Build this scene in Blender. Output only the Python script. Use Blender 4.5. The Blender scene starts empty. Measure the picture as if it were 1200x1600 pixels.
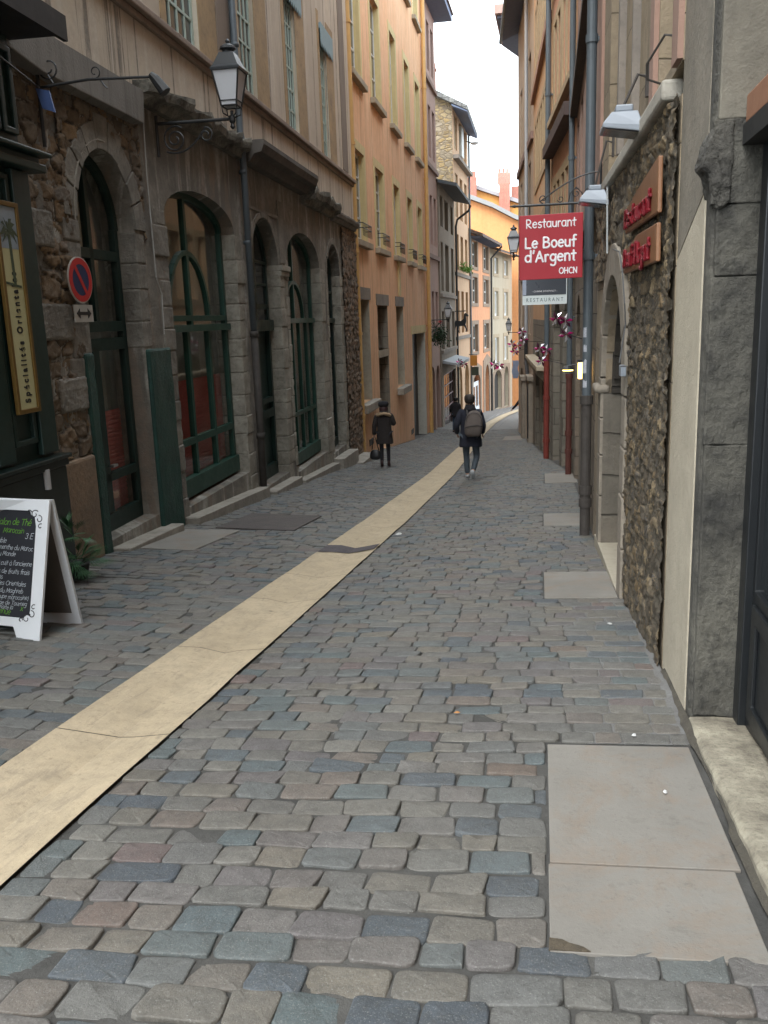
import bpy, bmesh, math, random
import numpy as np
from mathutils import Vector, Matrix
from mathutils.geometry import tessellate_polygon
random.seed(7); rng = np.random.default_rng(11)
D = bpy.data; SC = bpy.context.scene
# ---------------------------------------------------------------- camera, sky, sun, exposure
cam = D.objects.new('camera', D.cameras.new('camera')); SC.collection.objects.link(cam); SC.camera = cam
Rw = Matrix(((0.984815, 0.004003, -0.173562), (0.170323, -0.215859, 0.961455), (-0.033616, -0.976416, -0.213263)))
cx, cy, cz = Rw.col[0], -Rw.col[1], -Rw.col[2]
m = Matrix.Identity(4)
for i in range(3):
    m[i][0] = cx[i]; m[i][1] = cy[i]; m[i][2] = cz[i]
m[0][3], m[1][3], m[2][3] = 0, 0, 1.6
cam.matrix_world = m
cam.data.sensor_fit = 'VERTICAL'; cam.data.sensor_height = 24; cam.data.lens = 24 * 1383 / 1600
cam.data.clip_start = .05; cam.data.clip_end = 1500
W = D.worlds.new('World'); SC.world = W; W.use_nodes = True
nt = W.node_tree; bg = nt.nodes['Background']
sky = nt.nodes.new('ShaderNodeTexSky'); sky.sky_type = 'NISHITA'; sky.sun_disc = False
SUN_EL, SUN_AZ = 52, 200
sky.sun_elevation = math.radians(SUN_EL); sky.sun_rotation = math.radians(SUN_AZ)
sky.air_density = 1.0; sky.dust_density = 6.0; sky.ozone_density = 1.0
hs = nt.nodes.new('ShaderNodeHueSaturation'); hs.inputs['Saturation'].default_value = .33
# overcast: a veil of cloud evens the sky out
tc = nt.nodes.new('ShaderNodeTexCoord'); cn = nt.nodes.new('ShaderNodeTexNoise'); cn.inputs['Scale'].default_value = 2.2; cn.inputs['Detail'].default_value = 5
cr = nt.nodes.new('ShaderNodeMapRange'); cr.inputs['From Min'].default_value = .3; cr.inputs['From Max'].default_value = .7
cr.inputs['To Min'].default_value = .55; cr.inputs['To Max'].default_value = .95
mx = nt.nodes.new('ShaderNodeMix'); mx.data_type = 'RGBA'
mx.inputs['B'].default_value = (9.1, 10.1, 10.8, 1)
nt.links.new(tc.outputs['Generated'], cn.inputs['Vector']); nt.links.new(cn.outputs['Fac'], cr.inputs['Value'])
nt.links.new(cr.outputs['Result'], mx.inputs['Factor'])
nt.links.new(sky.outputs['Color'], hs.inputs['Color']); nt.links.new(hs.outputs['Color'], mx.inputs['A'])
nt.links.new(mx.outputs['Result'], bg.inputs['Color'])
bg.inputs['Strength'].default_value = .15
sl = D.lights.new('sun', 'SUN'); sl.energy = .9; sl.angle = math.radians(30); sl.color = (1, .98, .95)
so = D.objects.new('sun', sl); SC.collection.objects.link(so)
az = math.radians(SUN_AZ); el = math.radians(SUN_EL)
sd = Vector((math.sin(az) * math.cos(el), math.cos(az) * math.cos(el), math.sin(el)))
so.rotation_euler = sd.to_track_quat('Z', 'Y').to_euler(); so.location = (0, 0, 60)
SC.view_settings.view_transform = 'Standard'; SC.view_settings.look = 'None'; SC.view_settings.gamma = 1
SC.view_settings.exposure = 1.5
SC.cycles.max_bounces = 8; SC.cycles.diffuse_bounces = 5; SC.cycles.glossy_bounces = 3; SC.cycles.transparent_max_bounces = 6
SC.cycles.use_denoising = True; SC.cycles.caustics_reflective = False; SC.cycles.caustics_refractive = False

# ---------------------------------------------------------------- helpers
def gz(y):
    return -.095 * y if y < 40 else -3.8 - .07 * (y - 40)
def strip_x(y):
    return float(np.interp(y, [-10, 12, 20, 26, 36, 44, 54, 66, 76, 85, 95], [-2.15, -2.15, -2.25, -2.45, -2.8, -3.0, -3.0, -2.6, -1.9, -.8, .8]))
def G(x, y):
    c = strip_x(y)
    return gz(y) + .03 * min(abs(x - c), 3.2) - .0645
def nodes(name):
    mt = D.materials.new(name); mt.use_nodes = True; t = mt.node_tree
    return mt, t, t.nodes['Principled BSDF']
def nn(t, kind, **kw):
    n = t.nodes.new('ShaderNode' + kind)
    for k, v in kw.items():
        if k in n.inputs: n.inputs[k].default_value = v
        else: setattr(n, k, v)
    return n
def ramp(t, fac, stops, interp='LINEAR'):
    r = t.nodes.new('ShaderNodeValToRGB'); e = r.color_ramp.elements; r.color_ramp.interpolation = interp
    while len(e) < len(stops): e.new(.5)
    for i, (p, c) in enumerate(stops):
        e[i].position = p; e[i].color = (*c, 1) if len(c) == 3 else c
    t.links.new(fac, r.inputs['Fac']); return r.outputs['Color']
def mixc(t, fac, a, b, mode='MIX'):
    n = t.nodes.new('ShaderNodeMix'); n.data_type = 'RGBA'; n.blend_type = mode
    for s, v in (('Factor', fac), ('A', a), ('B', b)):
        if hasattr(v, 'is_output') or hasattr(v, 'links'): t.links.new(v, n.inputs[s])
        else: n.inputs[s].default_value = v if s == 'Factor' else (*v, 1)
    return n.outputs['Result']
def math_(t, op, a, b=0):
    n = t.nodes.new('ShaderNodeMath'); n.operation = op
    for i, v in enumerate((a, b)):
        if hasattr(v, 'links'): t.links.new(v, n.inputs[i])
        else: n.inputs[i].default_value = v
    return n.outputs[0]
def wallvec(t, sx=1, sz=1):
    """(X+Y, Z) wall coordinates in metres"""
    g = t.nodes.new('ShaderNodeNewGeometry'); s = t.nodes.new('ShaderNodeSeparateXYZ'); t.links.new(g.outputs['Position'], s.inputs[0])
    c = t.nodes.new('ShaderNodeCombineXYZ')
    t.links.new(math_(t, 'MULTIPLY', math_(t, 'ADD', s.outputs[0], s.outputs[1]), sx), c.inputs[0])
    t.links.new(math_(t, 'MULTIPLY', s.outputs[2], sz), c.inputs[1])
    return c.outputs[0]
def posvec(t):
    return t.nodes.new('ShaderNodeNewGeometry').outputs['Position']
def noise(t, vec, scale, detail=4, rough=.55, dist=0):
    n = nn(t, 'TexNoise', Scale=scale, Detail=detail, Roughness=rough, Distortion=dist); t.links.new(vec, n.inputs['Vector']); return n.outputs['Fac']
def bump(t, bs, h, strength=.5, dist=.02, prev=None):
    b = nn(t, 'Bump', Strength=strength, Distance=dist); t.links.new(h, b.inputs['Height'])
    if prev is not None: t.links.new(prev, b.inputs['Normal'])
    t.links.new(b.outputs[0], bs.inputs['Normal']); return b.outputs[0]
def lum(c, k): return tuple(v * k for v in c)
MATS = {}
def mat(key, fn, *a, **k):
    if key not in MATS: MATS[key] = fn(key, *a, **k)
    return MATS[key]
def plaster(name, c, stain=.35, streak=.5, patch=None, bumpy=.3, scale=1.0):
    mt, t, b = nodes(name); p = posvec(t); w = wallvec(t)
    n1 = noise(t, p, .55 * scale, 5, .6); n2 = noise(t, p, 4 * scale, 6, .65)
    col = mixc(t, math_(t, 'MULTIPLY', ramp(t, n1, [(.35, (0, 0, 0)), (.68, (1, 1, 1))]), .6), c, patch or lum(c, .8))
    col = mixc(t, ramp(t, n2, [(.4, (0, 0, 0)), (.8, (.5, .5, .5))]), col, lum(c, .72))
    ws = wallvec(t, 2.6, .10)       # drip streaks
    s = noise(t, ws, 1.6, 6, .7, .3)
    sk = ramp(t, s, [(.5, (0, 0, 0)), (.62, (1, 1, 1))])
    col = mixc(t, math_(t, 'MULTIPLY', sk, streak), col, lum((c[0] * .60, c[1] * .57, c[2] * .54), 1 - stain * .5))
    t.links.new(col, b.inputs['Base Color']); b.inputs['Roughness'].default_value = .92
    bump(t, b, math_(t, 'ADD', math_(t, 'MULTIPLY', n2, .7), noise(t, p, 45, 3)), bumpy, .012)
    return mt
def weathered(name, c, dark, pale, warm, s1=.5, drip=.75, bumpy=.9, fx=2.2, fz=.16):
    """old stained render over stone: soot patches, pale lime runs, brown runs"""
    mt, t, b = nodes(name); p = posvec(t)
    n1 = noise(t, p, s1, 7, .7, .4); n2 = noise(t, p, 5, 7, .75); n3 = noise(t, p, 22, 6, .8)
    col = mixc(t, ramp(t, n1, [(.40, (0, 0, 0)), (.55, (1, 1, 1))]), c, dark)
    a = noise(t, wallvec(t, fx, fz), 1.5, 7, .6, .5)
    col = mixc(t, math_(t, 'MULTIPLY', ramp(t, a, [(.52, (0, 0, 0)), (.60, (1, 1, 1))]), drip), col, pale)
    a2 = noise(t, wallvec(t, fx * .7, fz * .8), 1.9, 6, .55, .8)
    col = mixc(t, math_(t, 'MULTIPLY', ramp(t, a2, [(.56, (0, 0, 0)), (.60, (1, 1, 1))]), drip), col, warm)
    col = mixc(t, ramp(t, n2, [(.45, (0, 0, 0)), (.62, (.7, .7, .7))]), col, dark)
    col = mixc(t, ramp(t, n3, [(.58, (0, 0, 0)), (.75, (.5, .5, .5))]), col, pale)
    t.links.new(col, b.inputs['Base Color']); b.inputs['Roughness'].default_value = .94
    bump(t, b, math_(t, 'ADD', math_(t, 'ADD', n2, math_(t, 'MULTIPLY', n1, 1.5)), math_(t, 'MULTIPLY', n3, .5)), bumpy, .03); return mt
def blocks(name, c, c2, bw=.5, bh=.3, mortar=.012, dark=.5, mcol=None, streak=.3, rough_amp=.5):
    """ashlar blocks with uneven joints"""
    mt, t, b = nodes(name); p = posvec(t); w = wallvec(t)
    nz = nn(t, 'TexNoise', Scale=2.2, Detail=3); t.links.new(w, nz.inputs['Vector'])
    va = t.nodes.new('ShaderNodeVectorMath'); va.operation = 'SCALE'; t.links.new(nz.outputs['Color'], va.inputs[0]); va.inputs['Scale'].default_value = .07
    vb = t.nodes.new('ShaderNodeVectorMath'); vb.operation = 'ADD'; t.links.new(w, vb.inputs[0]); t.links.new(va.outputs[0], vb.inputs[1])
    br = nn(t, 'TexBrick', Scale=1.0); br.inputs['Mortar Size'].default_value = mortar; br.inputs['Mortar Smooth'].default_value = .6
    br.inputs['Brick Width'].default_value = bw; br.inputs['Row Height'].default_value = bh; br.inputs['Bias'].default_value = -.1
    br.inputs['Color1'].default_value = (*c, 1); br.inputs['Color2'].default_value = (*c2, 1); br.inputs['Mortar'].default_value = (*(mcol or lum(c, .35)), 1)
    br.squash = 1.3; br.squash_frequency = 3
    t.links.new(vb.outputs[0], br.inputs['Vector'])
    n1 = noise(t, p, 1.1, 6, .65); n2 = noise(t, p, 9, 6, .7)
    col = mixc(t, ramp(t, n1, [(.38, (0, 0, 0)), (.66, (dark,) * 3)]), br.outputs['Color'], lum(c, .38))
    col = mixc(t, ramp(t, n2, [(.45, (0, 0, 0)), (.75, (.6, .6, .6))]), col, lum(c2, .6))
    s = noise(t, wallvec(t, 3.2, .12), 1.6, 6, .7)
    col = mixc(t, math_(t, 'MULTIPLY', ramp(t, s, [(.52, (0, 0, 0)), (.62, (1, 1, 1))]), streak), col, lum(c, .35))
    t.links.new(col, b.inputs['Base Color']); b.inputs['Roughness'].default_value = .93
    h = math_(t, 'ADD', math_(t, 'MULTIPLY', br.outputs['Fac'], -1.2), math_(t, 'MULTIPLY', n2, rough_amp))
    h = math_(t, 'ADD', h, math_(t, 'MULTIPLY', noise(t, p, 60, 4, .7), .25))
    bump(t, b, h, .9, .03); return mt
def rubble(name, cols, scale=4.5, mortar=(.16, .13, .10)):
    mt, t, b = nodes(name); w = wallvec(t, 1, 1.7); p = posvec(t)
    nz = nn(t, 'TexNoise', Scale=3.5, Detail=4); t.links.new(w, nz.inputs['Vector'])
    va = t.nodes.new('ShaderNodeVectorMath'); va.operation = 'SCALE'; t.links.new(nz.outputs['Color'], va.inputs[0]); va.inputs['Scale'].default_value = .22
    vb = t.nodes.new('ShaderNodeVectorMath'); vb.operation = 'ADD'; t.links.new(w, vb.inputs[0]); t.links.new(va.outputs[0], vb.inputs[1])
    v = nn(t, 'TexVoronoi', Scale=scale); t.links.new(vb.outputs[0], v.inputs['Vector'])
    e = nn(t, 'TexVoronoi', Scale=scale, feature='DISTANCE_TO_EDGE'); t.links.new(vb.outputs[0], e.inputs['Vector'])
    sp = t.nodes.new('ShaderNodeSeparateColor'); t.links.new(v.outputs['Color'], sp.inputs[0])
    k = len(cols) - 1
    col = ramp(t, sp.outputs[0], [(i / k, c) for i, c in enumerate(cols)])
    n2 = noise(t, p, 12, 6, .7)
    col = mixc(t, ramp(t, n2, [(.42, (0, 0, 0)), (.75, (.7, .7, .7))]), col, lum(cols[0], .45))
    ed = ramp(t, e.outputs['Distance'], [(.02, (0, 0, 0)), (.12, (1, 1, 1))])
    col = mixc(t, ed, mortar, col)
    t.links.new(col, b.inputs['Base Color']); b.inputs['Roughness'].default_value = .95
    bump(t, b, math_(t, 'ADD', ed, math_(t, 'MULTIPLY', n2, .6)), .8, .035); return mt
def stone(name, c, c2=None, sc=3.0, bumpy=.5, rough=.9, spots=.5):
    mt, t, b = nodes(name); p = posvec(t); c2 = c2 or lum(c, .6)
    n1 = noise(t, p, sc, 7, .65); n2 = noise(t, p, sc * 8, 6, .7)
    col = mixc(t, ramp(t, n1, [(.35, (0, 0, 0)), (.7, (1, 1, 1))]), c, c2)
    col = mixc(t, ramp(t, n2, [(.5, (0, 0, 0)), (.8, (spots,) * 3)]), col, lum(c2, .6))
    t.links.new(col, b.inputs['Base Color']); b.inputs['Roughness'].default_value = rough
    bump(t, b, math_(t, 'ADD', n2, math_(t, 'MULTIPLY', n1, .6)), bumpy, .015); return mt
def paint(name, c, rough=.4, wear=.25, metallic=0, sc=6):
    mt, t, b = nodes(name); p = posvec(t)
    n1 = noise(t, p, sc, 6, .7)
    col = mixc(t, math_(t, 'MULTIPLY', ramp(t, n1, [(.4, (0, 0, 0)), (.75, (1, 1, 1))]), wear), c, lum(c, .45))
    t.links.new(col, b.inputs['Base Color']); b.inputs['Metallic'].default_value = metallic
    r = t.nodes.new('ShaderNodeMapRange'); t.links.new(n1, r.inputs['Value']); r.inputs['To Min'].default_value = rough - .1; r.inputs['To Max'].default_value = rough + .2
    t.links.new(r.outputs[0], b.inputs['Roughness'])
    bump(t, b, noise(t, p, 40, 4), .12, .004); return mt
def glassy(name, c=(.02, .024, .026), rough=.07, var=.5):
    """dark window glass: what is behind is dim"""
    mt, t, b = nodes(name); p = posvec(t)
    n = noise(t, p, 1.3, 3)
    t.links.new(mixc(t, ramp(t, n, [(.35, (0, 0, 0)), (.7, (1, 1, 1))]), c, lum(c, 1 + var)), b.inputs['Base Color'])
    b.inputs['Roughness'].default_value = rough; b.inputs['IOR'].default_value = 1.5
    bump(t, b, noise(t, p, 2.5, 2), .06, .02); return mt
def clearglass(name):
    mt = D.materials.new(name); mt.use_nodes = True; t = mt.node_tree; t.nodes.clear()
    o = t.nodes.new('ShaderNodeOutputMaterial'); mxs = t.nodes.new('ShaderNodeMixShader'); lw = nn(t, 'LayerWeight'); lw.inputs['Blend'].default_value = .5
    tr = nn(t, 'BsdfTransparent'); tr.inputs[0].default_value = (.93, .95, .94, 1)
    gl = nn(t, 'BsdfGlossy', Roughness=.03)
    bmp = nn(t, 'Bump', Strength=.05, Distance=.02); t.links.new(noise(t, posvec(t), 2.0, 2), bmp.inputs['Height']); t.links.new(bmp.outputs[0], gl.inputs['Normal'])
    k = math_(t, 'ADD', math_(t, 'MULTIPLY', math_(t, 'POWER', lw.outputs['Facing'], 4.0), .5), .04)
    t.links.new(k, mxs.inputs[0]); t.links.new(tr.outputs[0], mxs.inputs[1]); t.links.new(gl.outputs[0], mxs.inputs[2]); t.links.new(mxs.outputs[0], o.inputs[0])
    return mt
def emit(name, c, s):
    mt, t, b = nodes(name); b.inputs['Base Color'].default_value = (*c, 1)
    b.inputs['Emission Color'].default_value = (*c, 1); b.inputs['Emission Strength'].default_value = s; return mt
def attr_mat(name, stops, attr='tint', bumpy=.6, rough=.8, dirt=.5):
    mt, t, b = nodes(name); p = posvec(t)
    a = nn(t, 'Attribute', attribute_name=attr)
    col = ramp(t, a.outputs['Fac'], stops)
    n1 = noise(t, p, 14, 6, .7); n2 = noise(t, p, 90, 4, .7); n3 = noise(t, p, .6, 3)
    n4 = noise(t, p, 160, 3, .8); n5 = noise(t, p, 34, 5, .75)
    col = mixc(t, ramp(t, n1, [(.42, (0, 0, 0)), (.75, (dirt,) * 3)]), col, (.042, .042, .038))
    col = mixc(t, ramp(t, n5, [(.5, (0, 0, 0)), (.72, (.55, .55, .55))]), col, (.06, .058, .052))
    col = mixc(t, ramp(t, n4, [(.56, (0, 0, 0)), (.7, (.7, .7, .7))]), col, (.30, .30, .28))
    col = mixc(t, ramp(t, n3, [(.4, (0, 0, 0)), (.7, (.35, .35, .35))]), col, (.15, .15, .135))
    t.links.new(col, b.inputs['Base Color'])
    r = t.nodes.new('ShaderNodeMapRange'); t.links.new(n1, r.inputs['Value']); r.inputs['To Min'].default_value = rough - .22; r.inputs['To Max'].default_value = rough + .12
    t.links.new(r.outputs[0], b.inputs['Roughness'])
    bump(t, b, math_(t, 'ADD', math_(t, 'MULTIPLY', n1, .8), math_(t, 'MULTIPLY', math_(t, 'ADD', n2, n5), .5)), bumpy, .011); return mt

class MB:
    def __init__(s): s.v = []; s.f = []
    def add(s, vs, fs):
        o = len(s.v); s.v += [tuple(v) for v in vs]; s.f += [tuple(i + o for i in f) for f in fs]; return s
    def box(s, x0, x1, y0, y1, z0, z1, P=None):
        P = P or (lambda a, b, c: (a, b, c))
        vs = [P(x, y, z) for x in (x0, x1) for y in (y0, y1) for z in (z0, z1)]
        return s.add(vs, [(0, 1, 3, 2), (4, 6, 7, 5), (0, 4, 5, 1), (2, 3, 7, 6), (0, 2, 6, 4), (1, 5, 7, 3)])
    def tube(s, pts, r, n=8, caps=True, flat=None):
        pts = [Vector(p) for p in pts]; k = len(pts); rs = r if isinstance(r, (list, tuple)) else [r] * k
        vs = []; up = None
        for i, p in enumerate(pts):
            d = (pts[min(i + 1, k - 1)] - pts[max(i - 1, 0)])
            if d.length < 1e-9: d = Vector((0, 0, 1))
            d.normalize()
            if up is None:
                up = Vector((0, 0, 1)) if abs(d.z) < .9 else Vector((1, 0, 0))
                if flat: up = Vector(flat)
            a = d.cross(up)
            if a.length < 1e-6: a = d.cross(Vector((1, .3, .2)))
            a.normalize(); b = a.cross(d).normalized()
            if not flat: up = b
            for j in range(n):
                th = 2 * math.pi * j / n
                vs.append(p + a * math.cos(th) * rs[i] + b * math.sin(th) * rs[i] * (.35 if flat else 1))
        fs = [(i * n + j, i * n + (j + 1) % n, (i + 1) * n + (j + 1) % n, (i + 1) * n + j) for i in range(k - 1) for j in range(n)]
        if caps: fs += [tuple(range(n))[::-1], tuple((k - 1) * n + j for j in range(n))]
        return s.add(vs, fs)
    def lathe(s, c, prof, n=12, square=False, rot=0):
        """prof: (radius, z) list around vertical axis at c"""
        vs = []
        for r, z in prof:
            for j in range(n):
                th = 2 * math.pi * j / n + rot
                vs.append((c[0] + r * math.cos(th), c[1] + r * math.sin(th), c[2] + z))
        k = len(prof)
        fs = [(i * n + j, i * n + (j + 1) % n, (i + 1) * n + (j + 1) % n, (i + 1) * n + j) for i in range(k - 1) for j in range(n)]
        fs += [tuple(range(n))[::-1], tuple((k - 1) * n + j for j in range(n))]
        return s.add(vs, fs)
    def prism(s, poly, P, o0, o1):
        """closed polygon [(a,b)], P(a,o,b)"""
        n = len(poly); vs = [P(a, o0, b) for a, b in poly] + [P(a, o1, b) for a, b in poly]
        tri = tessellate_polygon([[Vector((a, b, 0)) for a, b in poly]])
        fs = [tuple(t) for t in tri] + [tuple(i + n for i in t)[::-1] for t in tri]
        fs += [(i, (i + 1) % n, (i + 1) % n + n, i + n) for i in range(n)]
        return s.add(vs, fs)
    def holed(s, outline, holes, P, o0, o1, sides=True):
        """flat panel with holes, front at o0, back at o1, hole reveals"""
        rings = [outline] + holes; pts = [q for r in rings for q in r]; n = len(pts)
        tri = tessellate_polygon([[Vector((a, b, 0)) for a, b in r] for r in rings])
        vs = [P(a, o0, b) for a, b in pts] + [P(a, o1, b) for a, b in pts]
        fs = [tuple(t) for t in tri] + [tuple(i + n for i in t)[::-1] for t in tri]
        o = 0
        for r in rings:
            k = len(r)
            fs += [(o + i, o + (i + 1) % k, o + (i + 1) % k + n, o + i + n) for i in range(k)]
            o += k
        return s.add(vs, fs)
    def ribbon(s, pts, w, P, o0, o1):
        """bar of width w following (a,b) polyline"""
        for (a0, b0), (a1, b1) in zip(pts, pts[1:]):
            dx, dy = a1 - a0, b1 - b0; l = math.hypot(dx, dy) or 1; nx, ny = -dy / l * w / 2, dx / l * w / 2; ex, ey = dx / l * w * .02, dy / l * w * .02
            s.prism([(a0 - nx - ex, b0 - ny - ey), (a1 - nx + ex, b1 - ny + ey), (a1 + nx + ex, b1 + ny + ey), (a0 + nx - ex, b0 + ny - ey)], P, o0, o1)
        return s
    def build(s, name, m, parent=None, smooth=False, bevel=0, loc=None, seg=2):
        me = D.meshes.new(name)
        org = Vector(loc) if loc is not None else (parent_origin(parent) if parent else Vector((0, 0, 0)))
        me.from_pydata([tuple(Vector(v) - org) for v in s.v], [], s.f); me.validate()
        bm = bmesh.new(); bm.from_mesh(me); bmesh.ops.recalc_face_normals(bm, faces=bm.faces); bm.to_mesh(me); bm.free()
        if smooth: me.polygons.foreach_set('use_smooth', [True] * len(me.polygons))
        me.materials.append(m); ob = D.objects.new(name, me); SC.collection.objects.link(ob)
        if parent: ob.parent = parent; ob.location = tuple(org - parent_origin(parent))
        elif loc is not None: ob.location = org
        ORG[ob.name] = org
        if bevel:
            bv = ob.modifiers.new('bevel', 'BEVEL'); bv.width = bevel; bv.segments = seg; bv.limit_method = 'ANGLE'; bv.angle_limit = math.radians(35)
        return ob
ORG = {}
def parent_origin(o): return ORG.get(o.name, Vector((0, 0, 0)))
def thing(name, label, cat, loc, group=None):
    o = D.objects.new(name, None); SC.collection.objects.link(o); o.location = loc; ORG[o.name] = Vector(loc); o.empty_display_size = .2
    return tag(o, label, cat, group)
def tag(o, label, cat, group=None):
    o['label'] = label; o['category'] = cat
    if group: o['group'] = group
    return o
def struct(o): o['kind'] = 'structure'; return o

class Fac:
    """vertical facade plane: P(Y, out, Z)"""
    def __init__(s, x0, y0, ang, side):
        s.k = math.tan(math.radians(ang)); s.x0 = x0; s.y0 = y0; a = math.radians(ang)
        s.n = Vector((math.cos(a), -math.sin(a), 0)) * (1 if side == 'L' else -1)
        s.side = side
    def X(s, Y): return s.x0 + s.k * (Y - s.y0)
    def P(s, Y, o, z): return Vector((s.X(Y), Y, z)) + s.n * o
    def base(s, Y): return s.P(Y, 0, G(s.X(Y), Y))
def rect(a0, a1, b0, b1): return [(a0, b0), (a1, b0), (a1, b1), (a0, b1)]
def arch(a0, a1, b0, bs, bt, n=14):
    c = (a0 + a1) / 2; r = (a1 - a0) / 2
    return [(a0, b0), (a1, b0)] + [(c + r * math.cos(math.pi * i / n), bs + (bt - bs) * math.sin(math.pi * i / n)) for i in range(n + 1)]
def wallbox(F, Y0, Y1, z0, z1, holes, name, m, root, reveal=.28, depth=7, tops=None):
    mb = MB(); out = rect(Y0, Y1, z0, z1) if tops is None else tops
    mb.holed(out, holes, F.P, 0, -reveal)
    zz = min(b for a, b in out if True)
    mb.box(Y0 + .02, Y1 - .02, -depth, -reveal - .75, z0 - .3, z1 - .02, F.P)
    return mb.build(name, m, root)
def window(F, a0, a1, b0, b1, rec, root, fm, gm, cols=2, rows=3, fw=.06, mw=.03, outer=None, name='window', curtain=None):
    mb = MB(); out = outer or rect(a0, a1, b0, b1)
    holes = []
    ca, cb = (a1 - a0 - 2 * fw - (cols - 1) * mw) / cols, (b1 - b0 - 2 * fw - (rows - 1) * mw) / rows
    for i in range(cols):
        for j in range(rows):
            x = a0 + fw + i * (ca + mw); y = b0 + fw + j * (cb + mw); holes.append(rect(x, x + ca, y, y + cb))
    mb.holed(out, holes, F.P, -rec, -rec - .05)
    w = mb.build(name, fm, root)
    g = MB(); g.box(a0 + fw / 2, a1 - fw / 2, -rec - .032, -rec - .02, b0 + fw / 2, b1 - fw / 2, F.P); g.build('pane', gm, w)
    return w
def simple_window(F, a0, a1, b0, b1, rec, root, fm, gm, **k): return window(F, a0, a1, b0, b1, rec, root, fm, gm, **k)

# materials
M_glass = mat('window glass', glassy); M_glass2 = mat('window glass grey', glassy, (.05, .058, .062), .1)
M_clear = mat('shop glass', clearglass)
M_iron = mat('black wrought iron', paint, (.018, .019, .02), .45, .3)
M_green = mat('dark green shop paint', paint, (.010, .030, .025), .38, .3)
M_green2 = mat('green window paint', paint, (.014, .062, .045), .42, .3)
M_zinc = mat('zinc pipe', paint, (.13, .16, .18), .45, .45, .3, 3)
M_pipe_l = mat('blue grey pipe', paint, (.095, .115, .13), .45, .4, .1, 3)
M_rust = mat('rusted cast iron', paint, (.062, .054, .048), .7, .6, .1, 9)
M_redpipe = mat('oxide red pipe', paint, (.19, .035, .025), .5, .4, 0, 8)
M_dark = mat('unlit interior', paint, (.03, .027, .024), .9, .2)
M_roof = mat('roof tiles', blocks, (.22, .16, .13), (.16, .13, .12), .22, .25, .02, .5)
M_soffit = mat('dark timber soffit', paint, (.17, .21, .31), .8, .3)
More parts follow.
